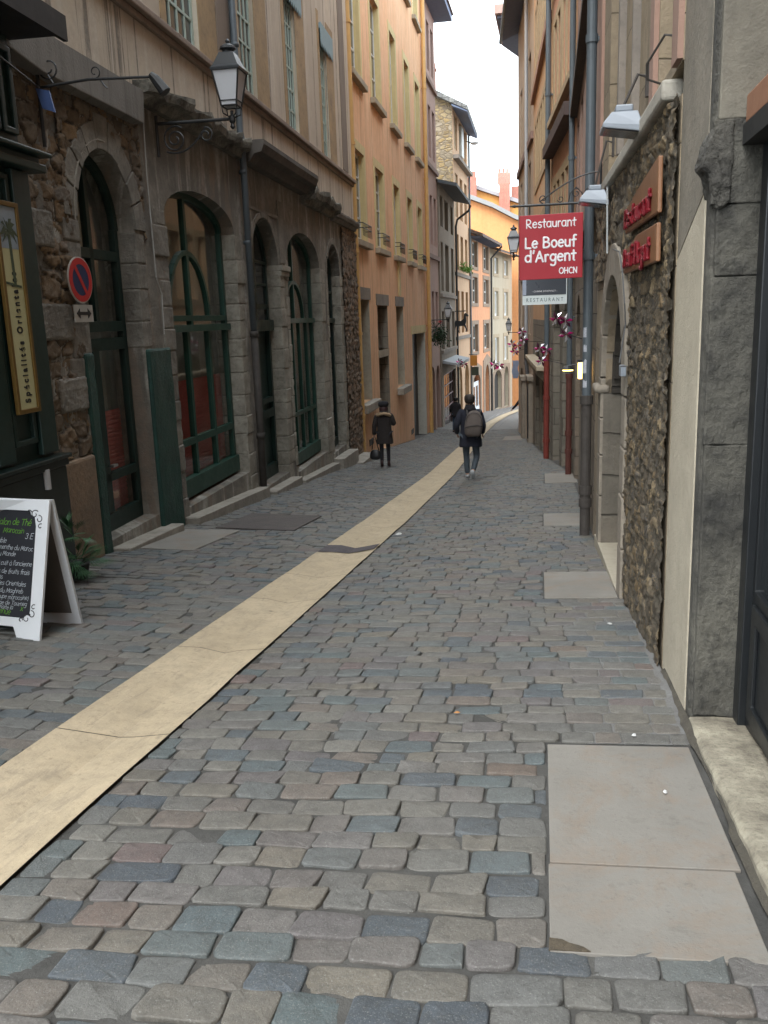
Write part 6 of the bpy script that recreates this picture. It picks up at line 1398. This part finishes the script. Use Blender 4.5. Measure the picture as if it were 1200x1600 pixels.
# white conduit, cable and junction box
t = thing('junction_box', 'small grey junction box with cable at the foot of the arch stones', 'junction box', FRA.P(6.85, .08, 1.15))
s = MB(); s.box(6.84, 6.98, .055, .095, 1.12, 1.20, FRA.P); s.build('box', M_alu, t, bevel=.006)
s = MB(); s.tube([P(6.9, .1, 1.22), P(6.93, .06, 1.5), P(6.88, .075, 1.65), P(7.05, .075, 1.85), P(7.2, .08, 2.0), P(7.4, .07, 2.05), P(7.9, .07, 2.1)], .006, 5); s.tube([P(6.8, .1, 1.2), P(6.6, .08, 1.21)], .005, 5); s.build('cable', mat('grey cable', paint, (.09, .09, .09), .6, .1), t)
s = MB(); s.tube([P(8.4, .075, 2.1), P(8.4, .085, 2.66)], .008, 6); tag(s.build('conduit', mat('pale conduit', paint, (.40, .42, .42), .5, .1), loc=P(8.4, .08, 2.1)), 'thin pale vertical conduit between the arch top and the ledge', 'conduit')
# lit lamps
t = thing('wall_lamp', 'small lit yellow box lamp glowing beside the thick drainpipe', 'wall lamp', (.55, 11.2, .9))
s = MB(); s.box(.45, .55, 11.16, 11.24, .80, 1.0); s.build('shade', emit('warm lamp glow', (1, .62, .18), 2.2), t, bevel=.01); s = MB(); s.box(.44, .56, 11.15, 11.25, 1.0, 1.03); s.tube([(.55, 11.2, 1.02), (.64, 11.2, 1.02)], .012, 6); s.build('cap', M_iron, t)
t = thing('wall_lamp', 'flat disc lamp with a lit yellow underside, further along the right wall', 'wall lamp', (.5, 16, .7))
s = MB(); s.lathe((.47, 16, .62), [(.10, 0), (.11, .02), (.03, .07)], 12); s.tube([(.47, 16, .68), (.66, 16, .72)], .012, 6); s.build('shade', M_iron, t); s = MB(); s.lathe((.47, 16, .60), [(.09, 0), (.09, .018)], 12); s.build('bulb', emit('warm lamp glow 2', (1, .68, .2), 3.0), t)
# lanterns
lantern_thing('street_lamp', 'old lantern hanging out left of the red restaurant sign', FRC, 23.4, 3.02, 1.05, .80, zoff=.0, scroll=False)
lantern_thing('street_lamp', 'old lantern on a scrolled arm above the flower basket on the pink house', FC, 44.75, 1.45, 1.0, .95, zoff=.0)
lantern_thing('street_lamp', 'tiny far lantern beside the end of the right-hand houses', FRE, 43.6, .75, .5, .75, zoff=.0, scroll=False)
# pinwheel garlands
M_mag = mat('magenta foil', paint, (.42, .01, .14), .2, .2, .5); M_sil = mat('silver white foil', paint, (.75, .72, .76), .15, .1, .5); M_dkp = mat('dark plum foil', paint, (.06, .01, .03), .3, .2, .3)
def pinwheels(c, r, heads, label, wall):
    t = thing('pinwheel_cluster', label, 'decoration', c, 'magenta and silver pinwheel decorations'); c = Vector(c)
    k = MB(); k.tube([wall, c + Vector((0, 0, -r * 1.2)), c], .008, 5); k.build('stick', M_iron, t)
    for m_, off in ((M_mag, 0), (M_sil, 1), (M_dkp, 2)):
        s = MB()
        for (dx, dz) in heads:
            h = c + Vector((dx, random.uniform(-.03, .03), dz)) * 1.0
            for j in range(6):
                if j % 3 != off: continue
                th = random.uniform(-.2, .2) + math.pi * 2 * j / 6 + dx * 3; d = Vector((math.cos(th), -.25, math.sin(th))); e = Vector((-math.sin(th), -.5, math.cos(th)))
                s.add([h + Vector((0, -.01 * off, 0)), h + d * r * .5 + e * r * .3, h + d * r, h + d * r * .55 - e * r * .12 + Vector((0, .03, 0)), h + d * r * .3 + Vector((0, -.04, 0))], [(0, 1, 4), (1, 2, 4), (2, 3, 4), (3, 0, 4)])
        s.build('foil', m_, t)
pinwheels((.30, 14, 1.45), 0.122, [(-.06, .06), (.07, .02), (.08, -.18)], 'pinwheel cluster with silver petals right below the small RESTAURANT sign', (.62, 14, 1.2))
pinwheels((.04, 20, .78), 0.140, [(-.06, .08), (.09, .02), (-.02, -.2)], 'pinwheel cluster left of the red painted drainpipe', (.5, 20, .5))
pinwheels((-.52, 26, 1.0), 0.150, [(0, .1), (.05, -.12)], 'mostly magenta pinwheel cluster hanging before the pale kinked pipe', (.05, 26.5, .8))
pinwheels((-1.02, 36, .35), 0.206, [(-.1, .1), (.12, 0), (0, -.2)], 'small far pinwheel cluster below the tiny far lantern', (-.5, 36, .3))
pinwheels((-3.25, 68, -2.3), 0.421, [(-.2, .2), (.2, .1)], 'distant pinwheel cluster in front of the coral and cream houses', (-4.2, 75, -2.5))
pinwheels((-4.35, 50, -1.0), 0.234, [(-.1, .1), (.15, -.05)], 'distant pinwheel cluster beside the grey-blue awning', (-5.1, 50, -1.0))
t = thing('hanging_banner', 'small blue and white cloth hanging under the far pinwheels', 'banner', (-1.0, 37, -.4)); s = MB()
for i in range(9):
    z = -.25 - i * .09; s.v += [(-1.14 + .02 * math.sin(i), 37, z), (-.90 + .02 * math.sin(i * 1.3), 37.03, z)]
s.f = [(2 * i, 2 * i + 1, 2 * i + 3, 2 * i + 2) for i in range(8)]; s.build('cloth', mat('blue grey cloth', paint, (.25, .30, .42), .8, .3), t)
# flower basket on pink house
fb = thing('flower_basket', 'leafy green hanging basket with red bow on the pink house under the lantern', 'plant', FC.P(45.2, .5, .6)); s = MB()
c_ = FC.P(45.2, .45, .75)
for k in range(900):
    d = Vector((random.gauss(0, .26), random.gauss(0, .3), random.gauss(0, .32) - .12)); p_ = c_ + d * .75; a = Vector((random.gauss(0, 1), random.gauss(0, 1), random.gauss(0, 1))).normalized() * .07; b_ = a.cross(Vector((random.gauss(0, 1), .3, 1))).normalized() * .035
    s.add([p_ - a, p_ + b_, p_ + a, p_ - b_], [(0, 1, 2, 3)])
mt, tt, b = nodes('basket foliage'); tt.links.new(mixc(tt, ramp(tt, noise(tt, posvec(tt), 9, 2), [(.45, (0, 0, 0)), (.55, (1, 1, 1))]), (.015, .04, .02), (.04, .10, .04)), b.inputs['Base Color']); s.build('foliage', mt, fb)
s = MB()
for a0 in (20, 160, 250, 300): s.tube([c_ + Vector((.1, -.1, .62)), c_ + Vector((.1 + .12 * math.cos(math.radians(a0 - 25)), -.1, .62 + .12 * math.sin(math.radians(a0 - 25)))), c_ + Vector((.1 + .12 * math.cos(math.radians(a0 + 25)), -.1, .62 + .12 * math.sin(math.radians(a0 + 25)))), c_ + Vector((.1, -.1, .62))], .02, 5)
s.build('bow', mat('red ribbon', paint, (.45, .03, .03), .5, .1), fb)
# dark iron figure sign (horse silhouette) and green window plants far away
hz = thing('figure_sign', 'black iron horse-shaped hanging sign between the grey-brown and peach houses', 'sign', (-4.9, 56.5, 1.0)); s = MB()
PX = lambda a, o, b: Vector((-5.42 + a * .72, 56.5 - o, .62 + b * .85))
s.prism([(.15, .55), (.25, .85), (.7, .80), (.95, .95), (1.0, 1.3), (1.15, 1.38), (1.38, 1.2), (1.36, 1.1), (1.15, 1.12), (1.2, .8), (1.1, .55), (1.25, .2), (1.18, .0), (1.1, .02), (1.12, .2), (.98, .45), (.55, .42), (.5, .2), (.56, .0), (.45, .0), (.38, .25), (.3, .45), (.18, .1), (.08, .12)], PX, -.06, .06)
s.build('horse', M_iron, hz); s = MB(); s.tube([(-5.4, 56.5, 1.9), (-4.6, 56.5, 1.9)], .03, 5); s.tube([(-4.9, 56.5, 1.9), (-4.9, 56.5, 1.35)], .015, 4); s.build('arm', M_iron, hz)
t = thing('window_plants', 'bright green window plants on a sill of the peach house', 'plant', FE.P(60.4, .25, 4.4)); s = MB()
for k in range(260):
    p_ = FE.P(random.uniform(58.3, 63), .28 + random.gauss(0, .1), 4.45 + abs(random.gauss(0, .22))); a = Vector((random.gauss(0, 1), random.gauss(0, 1), random.gauss(0, 1))).normalized() * .1; b_ = a.cross(Vector((random.gauss(0, 1), .3, 1))).normalized() * .05
    s.add([p_ - a, p_ + b_, p_ + a, p_ - b_], [(0, 1, 2, 3)])
mt, tt, b = nodes('bright window foliage'); b.inputs['Base Color'].default_value = (.12, .26, .03, 1); s.build('foliage', mt, t)
# ---------------------------------------------------------------- people
M_skin = mat('skin', paint, (.45, .27, .20), .55, .1)
def skinned(name, verts, edges, m, parent, sub=2, rootv=0):
    og = parent_origin(parent); me = D.meshes.new(name); me.from_pydata([v[:3] for v in verts], edges, [])
    ob = D.objects.new(name, me); SC.collection.objects.link(ob); ob.parent = parent; me.materials.append(m)
    sk = ob.modifiers.new('skin', 'SKIN'); sk.use_smooth_shade = True; sk.branch_smoothing = .4
    lay = me.skin_vertices[0].data if me.skin_vertices else None
    if lay is None:
        bm = bmesh.new(); bm.from_mesh(me); bm.verts.layers.skin.verify(); bm.to_mesh(me); bm.free(); lay = me.skin_vertices[0].data
    for i, v in enumerate(verts):
        r = v[3]; lay[i].radius = (r, r) if not isinstance(r, tuple) else r
        lay[i].use_root = (i == rootv)
    if sub: sb = ob.modifiers.new('sub', 'SUBSURF'); sb.levels = sub; sb.render_levels = sub
    return ob
def chain(V, E, start, pts):
    """append pts [(x,y,z,r)] to vert lists starting from index start (or None)"""
    p = start
    for q in pts:
        V.append(q); k = len(V) - 1
        if p is not None: E.append((p, k))
        p = k
    return p
def hand(V, E, wrist, w, d, side):
    """w: wrist pos, d: direction; five curled fingers"""
    w = Vector(w); d = Vector(d).normalized(); lat = d.cross(Vector((side, 0, 0)))
    if lat.length < .2: lat = Vector((0, 1, 0))
    lat.normalize(); pm = w + d * .05
    k = chain(V, E, wrist, [(*pm, (.022, .036)), (*(w + d * .085), (.016, .036))])
    curl = d.cross(lat).normalized() * (-side)
    for i, (off, L) in enumerate(((.03, .070), (.010, .080), (-.010, .074), (-.029, .058))):
        b = w + d * .095 + lat * off
        chain(V, E, k, [(*b, .0095), (*(b + d * L * .5 + curl * .008), .0085), (*(b + d * L * .85 + curl * .028), .0075)])
    t = w + d * .03 + lat * .04
    chain(V, E, k - 1, [(*t, .011), (*(t + d * .035 + lat * .018), .0095), (*(t + d * .06 + lat * .015 + curl * .01), .008)])
def person(label, pos, h, yaw, J, mats, fem=False, coat_len=.3, hairstyle=None, group=None):
    """J: joints in body frame (x right, y forward, z up), metres for h = 1.75"""
    root = thing('person', label, 'person', pos); root.rotation_euler = (0, 0, yaw); k = h / 1.75; root.scale = (k, k, k); ORG[root.name] = Vector((0, 0, 0))
    V = []; E = []
    pel = chain(V, E, None, [(*J['pelvis'], (.115, .15))]); sp = chain(V, E, pel, [(*J['waist'], (.10, .13)), (*J['chest'], (.115, .155)), (*J['neckb'], (.06, .08)), (*J['neck'], .052), (*J['chin'], (.07, .068)), (*J['head'], (.088, .078)), (*J['crown'], (.06, .055))])
    hd = len(V) - 2; f_ = Vector(J['head']) + Vector((0, .095, -.02)); chain(V, E, hd, [(*f_, .012)])
    for s_ in ('l', 'r'):
        a = chain(V, E, pel, [(*J[s_ + 'hip'], .085), (*((Vector(J[s_ + 'hip']) + Vector(J[s_ + 'knee'])) / 2), .072), (*J[s_ + 'knee'], .052), (*((Vector(J[s_ + 'knee']) * .6 + Vector(J[s_ + 'ank']) * .4)), .052), (*J[s_ + 'ank'], .035), (*J[s_ + 'toe'], (.022, .038))])
        c = chain(V, E, pel + 2, [(*J[s_ + 'sh'], .058), (*J[s_ + 'elb'], .040), (*J[s_ + 'wri'], .026)])
        hand(V, E, c, J[s_ + 'wri'], Vector(J[s_ + 'wri']) - Vector(J[s_ + 'elb']), 1 if s_ == 'r' else -1)
    skinned('body', V, E, mats['skin'], root, 2, pel)
    # trousers
    V = []; E = []; pe = chain(V, E, None, [(J['pelvis'][0], J['pelvis'][1], J['pelvis'][2] + .03, (.135, .175))])
    for s_ in ('l', 'r'):
        hi, kn, an = Vector(J[s_ + 'hip']), Vector(J[s_ + 'knee']), Vector(J[s_ + 'ank'])
        w_ = mats.get('legw', 1)
        chain(V, E, pe, [(*hi, .098 * w_), (*((hi + kn) / 2), .084 * w_), (*kn, .066 * w_), (*(kn * .5 + an * .5), .063 * w_), (*(kn * .12 + an * .88), .054 * w_)])
    skinned('trousers', V, E, mats['trousers'], root, 2, 0)
    for s_ in ('l', 'r'):
        an, to = Vector(J[s_ + 'ank']), Vector(J[s_ + 'toe']); heel = an - (to - an).normalized() * .03; heel.z = min(an.z, to.z if abs(an.z - to.z) < .12 else an.z) - .03
        V = []; E = []; chain(V, E, None, [(*(an + Vector((0, 0, .06 if not fem else .16))), .046), (*an, .047), (*((an * .5 + to * .5) + Vector((0, 0, .0))), .044), (*to, .036)])
        sh = skinned('shoe', V, E, mats['shoe'], root, 2, 0)
    # coat: torso loft with an open hem, sleeves joined into it
    P0 = Vector(J['pelvis']); cw = mats.get('coatw', 1); mb = MB(); n = 20; C_ = Vector(J['chest']); Wn = Vector(J['waist']); Nb_ = Vector(J['neckb'])
    rings = [(P0 + Vector((0, 0, -coat_len)), .225, .165), (P0 + Vector((0, 0, -coat_len + .02)), .232, .172), (P0 + Vector((0, 0, -coat_len * .4)), .218, .165), (Wn, .192, .145), ((C_ + Wn) / 2, .195, .14), (C_, .212, .145), (C_ + Vector((0, 0, .07)), .205, .13), (Nb_ + Vector((0, 0, -.01)), .13, .095), (Nb_ + Vector((0, 0, .05)), .085, .08), (Nb_ + Vector((0, 0, .09)), .08, .08)]
    for q, (c, rx, ry) in enumerate(rings):
        for i in range(n):
            th = 2 * math.pi * i / n; wv = 1 + (.045 * math.sin(th * 5 + 1) + .03 * math.sin(th * 8)) * (1 if q < 3 else .35)
            x = math.copysign(abs(math.cos(th)) ** .85, math.cos(th)) * rx * cw * wv; y = math.sin(th) * ry * cw * wv; mb.v.append((c.x + x, c.y + y, c.z + (.012 * math.sin(th * 3) if q < 2 else 0)))
    mb.f = [(q * n + i, q * n + (i + 1) % n, (q + 1) * n + (i + 1) % n, (q + 1) * n + i) for q in range(len(rings) - 1) for i in range(n)]
    for s_ in ('l', 'r'):
        s0, e0, w0 = Vector(J[s_ + 'sh']), Vector(J[s_ + 'elb']), Vector(J[s_ + 'wri']); inn = s0 * .6 + C_ * .4 + Vector((0, 0, .03))
        mb.tube([inn, s0, s0 * .75 + e0 * .25, (s0 + e0) / 2, e0 * .9 + s0 * .1, e0 * .93 + w0 * .07, (e0 + w0) / 2, w0 * .98 + e0 * .02, w0], [.07, .088, .086, .077, .070, .069, .062, .056, .045], 12)
    co = mb.build('coat', mats['coat'], None, smooth=True); co.parent = root
    ss = co.modifiers.new('s', 'SUBSURF'); ss.levels = ss.render_levels = 1
    return root
def stand(): # neutral joints
    return dict(pelvis=(0, 0, .93), waist=(0, .0, 1.10), chest=(0, 0, 1.32), neckb=(0, -.01, 1.46), neck=(0, 0, 1.52), chin=(0, .02, 1.58), head=(0, .015, 1.66), crown=(0, 0, 1.72),
        lhip=(-.09, 0, .88), rhip=(.09, 0, .88), lknee=(-.10, .02, .50), rknee=(.10, .02, .50), lank=(-.10, -.02, .085), rank=(.10, -.02, .085), ltoe=(-.11, .13, .035), rtoe=(.11, .13, .035),
        lsh=(-.17, 0, 1.40), rsh=(.17, 0, 1.40), lelb=(-.24, -.02, 1.13), relb=(.24, -.02, 1.13), lwri=(-.25, .05, .90), rwri=(.25, .05, .90))
M_blk = mat('black wool', paint, (.012, .011, .014), .9, .3, 0, 20); M_navy = mat('dark navy coat', paint, (.010, .012, .022), .85, .3, 0, 14)
M_brn = mat('dark brown parka', paint, (.022, .017, .016), .85, .3, 0, 14); M_jean = mat('grey blue jeans', paint, (.055, .070, .085), .85, .35, 0, 9); M_fur = mat('beige fur trim', paint, (.42, .30, .19), .95, .5, 0, 40)
# woman with fur collar, standing, seen from behind
J = stand(); J.update(lwri=(-.27, .0, .90), lelb=(-.25, -.03, 1.15), relb=(.27, .02, 1.16), rwri=(.14, .24, 1.22), lhip=(-.085, 0, .88), rhip=(.085, 0, .88), lank=(-.085, -.02, .085), rank=(.095, 0, .085), ltoe=(-.10, .12, .035), rtoe=(.11, .13, .035), lknee=(-.085, .02, .5), rknee=(.09, .02, .5))
wp = (-3.84, 21.7, G(-3.84, 21.7) + .0)
w = person('woman in dark parka with beige fur hood trim and black beret beside the orange house', wp, 1.66, 0.1,
           J, dict(skin=M_skin, trousers=M_blk, shoe=mat('dark oxblood boots', paint, (.035, .015, .014), .4, .2), coat=M_brn, legw=.85, coatw=.98), True, .27)
s = MB(); N_ = 26
def put(mb, name, m_, root, **k): 
    o = mb.build(name, m_, None, **k); o.parent = root; return o
for i in range(N_):
    a = 2 * math.pi * i / N_
    for q in range(9):
        b_ = 2 * math.pi * q / 9; rr = .165 + .045 * math.cos(b_) + random.gauss(0, .006); x = math.cos(a) * rr; y = math.sin(a) * rr * .8 - .045
        s.v.append((x, y, 1.435 + .045 * math.sin(b_) - .05 * math.cos(a + math.pi / 2) * -1 * (1 if math.sin(a) < 0 else .2) * abs(math.sin(a)) - .02 + random.gauss(0, .006)))
for i in range(N_):
    for q in range(9): s.f.append((i * 9 + q, ((i + 1) % N_) * 9 + q, ((i + 1) % N_) * 9 + (q + 1) % 9, i * 9 + (q + 1) % 9))
put(s, 'fur_collar', M_fur, w, smooth=True)
s = MB(); s.lathe((0, -.05, 1.36), [(.05, 0), (.12, .03), (.135, .09), (.11, .16), (.07, .19)], 16); put(s, 'hood', M_brn, w, smooth=True)
s = MB(); s.lathe((0, -.015, 1.63), [(.10, 0), (.132, .02), (.142, .07), (.122, .12), (.065, .145), (.008, .15)], 18); put(s, 'beret', M_blk, w, smooth=True)
s = MB(); s.lathe((0, -.03, 1.46), [(.085, 0), (.108, .04), (.112, .12), (.105, .19)], 16); put(s, 'hair', mat('dark auburn hair', paint, (.035, .012, .012), .6, .3, 0, 30), w, smooth=True)
hb = thing('handbag', 'black soft handbag hanging from the hand of the woman with the fur hood', 'bag', (wp[0] - .27, wp[1] + .02, wp[2] + .30)); s = MB(); c_ = Vector((wp[0] - .25, wp[1] + .02, wp[2] + .20))
s.add([c_ + Vector(q) for q in ((-.15, -.07, .0), (.15, -.07, 0), (.15, .07, 0), (-.15, .07, 0), (-.17, -.08, .12), (.17, -.08, .12), (.17, .08, .12), (-.17, .08, .12), (-.10, -.03, .30), (.12, -.03, .27), (.12, .03, .27), (-.10, .03, .30))],
      [(3, 2, 1, 0), (0, 1, 5, 4), (1, 2, 6, 5), (2, 3, 7, 6), (3, 0, 4, 7), (4, 5, 9, 8), (5, 6, 10, 9), (6, 7, 11, 10), (7, 4, 8, 11), (8, 9, 10, 11)])
b_ = s.build('bag_body', mat('black leather', paint, (.012, .011, .012), .4, .2), hb, smooth=True); ss = b_.modifiers.new('s', 'SUBSURF'); ss.levels = ss.render_levels = 2
s = MB()
for dy in (-.03, .03): s.tube([c_ + Vector((-.08, dy, .27)), c_ + Vector((-.05, dy * .6, .5)), c_ + Vector((-.01, 0, .66)), c_ + Vector((.03, dy * .6, .5)), c_ + Vector((.09, dy, .25))], .008, 5)
s.build('strap', M_blk, hb)
# man with backpack, walking away
J = stand(); J.update(lank=(-.07, .05, .085), ltoe=(-.08, .19, .035), lknee=(-.09, .06, .50), rknee=(.12, .06, .48), rank=(.05, -.20, .20), rtoe=(.06, -.09, .06), relb=(.26, -.06, 1.14), rwri=(.24, .10, .98), lelb=(-.27, -.10, 1.14), lwri=(-.27, .06, .98), head=(-.005, .03, 1.655), crown=(-.005, .02, 1.72))
mp_ = (-1.43, 18.3, G(-1.43, 18.3) + .0)
mn = person('man in long dark navy coat and grey-blue jeans with pale trainers, walking away mid-step', mp_, 1.80, 0.0,
            J, dict(skin=M_skin, trousers=M_jean, shoe=mat('pale grey trainers', paint, (.42, .44, .46), .6, .3, 0, 20), coat=M_navy, legw=1.0, coatw=1.03), False, .22)
s = MB(); s.lathe((-.005, .0, 1.60), [(.07, -.03), (.096, .0), (.108, .06), (.104, .11), (.075, .145), (.02, .158)], 16); put(s, 'hair', mat('dark brown hair', paint, (.022, .016, .013), .7, .4, 0, 40), mn, smooth=True)
s = MB(); s.lathe((0, -.015, 1.44), [(.13, 0), (.12, .03), (.10, .07), (.09, .10), (.085, .10)], 16); put(s, 'scarf', M_blk, mn, smooth=True)
bp = thing('backpack', 'rounded grey-brown backpack on the back of the man in navy', 'backpack', (mp_[0] + .10, mp_[1] - .30, mp_[2] + 1.05)); s = MB(); c_ = Vector((mp_[0] + .08, mp_[1] - .26, mp_[2] + 1.02))
rings = []
for z, hx, hy in ((-.05, .12, .05), (0, .17, .085), (.12, .185, .10), (.25, .18, .095), (.36, .155, .08), (.44, .11, .06), (.475, .05, .03)):
    o = len(s.v)
    for q in range(16):
        th = 2 * math.pi * q / 16; cc, sn_ = math.cos(th), math.sin(th); s.v.append(c_ + Vector((math.copysign(abs(cc) ** .7, cc) * hx + z * .06, math.copysign(abs(sn_) ** .7, sn_) * hy, z)))
    rings.append(o)
for a, b_ in zip(rings, rings[1:]): s.f += [(a + q, a + (q + 1) % 16, b_ + (q + 1) % 16, b_ + q) for q in range(16)]
s.f += [tuple(rings[0] + q for q in range(16))[::-1], tuple(rings[-1] + q for q in range(16))]
s.build('bag_body', mat('grey brown canvas', paint, (.115, .095, .085), .85, .25, 0, 10), bp, smooth=True)
s = MB(); s.tube([c_ + Vector((-.17, -.08, .13)), c_ + Vector((-.06, -.112, .17)), c_ + Vector((.08, -.112, .19)), c_ + Vector((.19, -.08, .16))], .008, 5); s.tube([c_ + Vector((math.cos(t_ * .314) * .155 + .02, -.075 - .01 * math.sin(t_ * .314), .27 + .17 * math.sin(t_ * .314))) for t_ in range(11)], .006, 5); s.build('zip', mat('dark zip', paint, (.03, .027, .025), .6, .1), bp)
s = MB()
for dx in (-.12, .13): s.tube([c_ + Vector((dx, .05, .38)), c_ + Vector((dx * 1.1, .14, .47)), c_ + Vector((dx * 1.15, .26, .42)), c_ + Vector((dx * 1.2, .40, .2))], .02, 6)
s.build('strap', mat('dark strap', paint, (.03, .027, .025), .6, .1), bp)
# far walkers
J = stand(); J.update(lank=(-.09, .12, .085), ltoe=(-.09, .26, .05), rank=(.09, -.15, .12), rtoe=(.09, -.02, .035), lelb=(-.25, .05, 1.15), lwri=(-.2, .22, 1.05))
p3 = (-4.15, 44.0, G(-4.15, 44))
person('distant person in dark jacket and blue jeans left of the man with backpack', p3, 1.78, .3, J, dict(skin=M_skin, trousers=mat('blue jeans', paint, (.05, .08, .13), .8, .3), shoe=M_blk, coat=M_blk, coatw=1.1), False, .12)
hp = D.objects['person.002'] if 'person.002' in D.objects else None
s = MB(); s.lathe((0, -.0, 1.60), [(.07, -.03), (.1, .0), (.11, .06), (.104, .11), (.075, .145), (.02, .158)], 12); put(s, 'hair', mat('black hair', paint, (.012, .01, .01), .7, .3), hp, smooth=True)
J = stand(); J.update(lelb=(-.36, -.02, 1.16), lwri=(-.55, .02, .96), lsh=(-.18, 0, 1.39))
person('person in black mostly hidden behind the far right house corner with one arm held out', (-.96, 49.2, G(-.96, 49.2)), 1.75, 0, J, dict(skin=M_skin, trousers=M_blk, shoe=M_blk, coat=M_blk, coatw=1.05), False, .3)
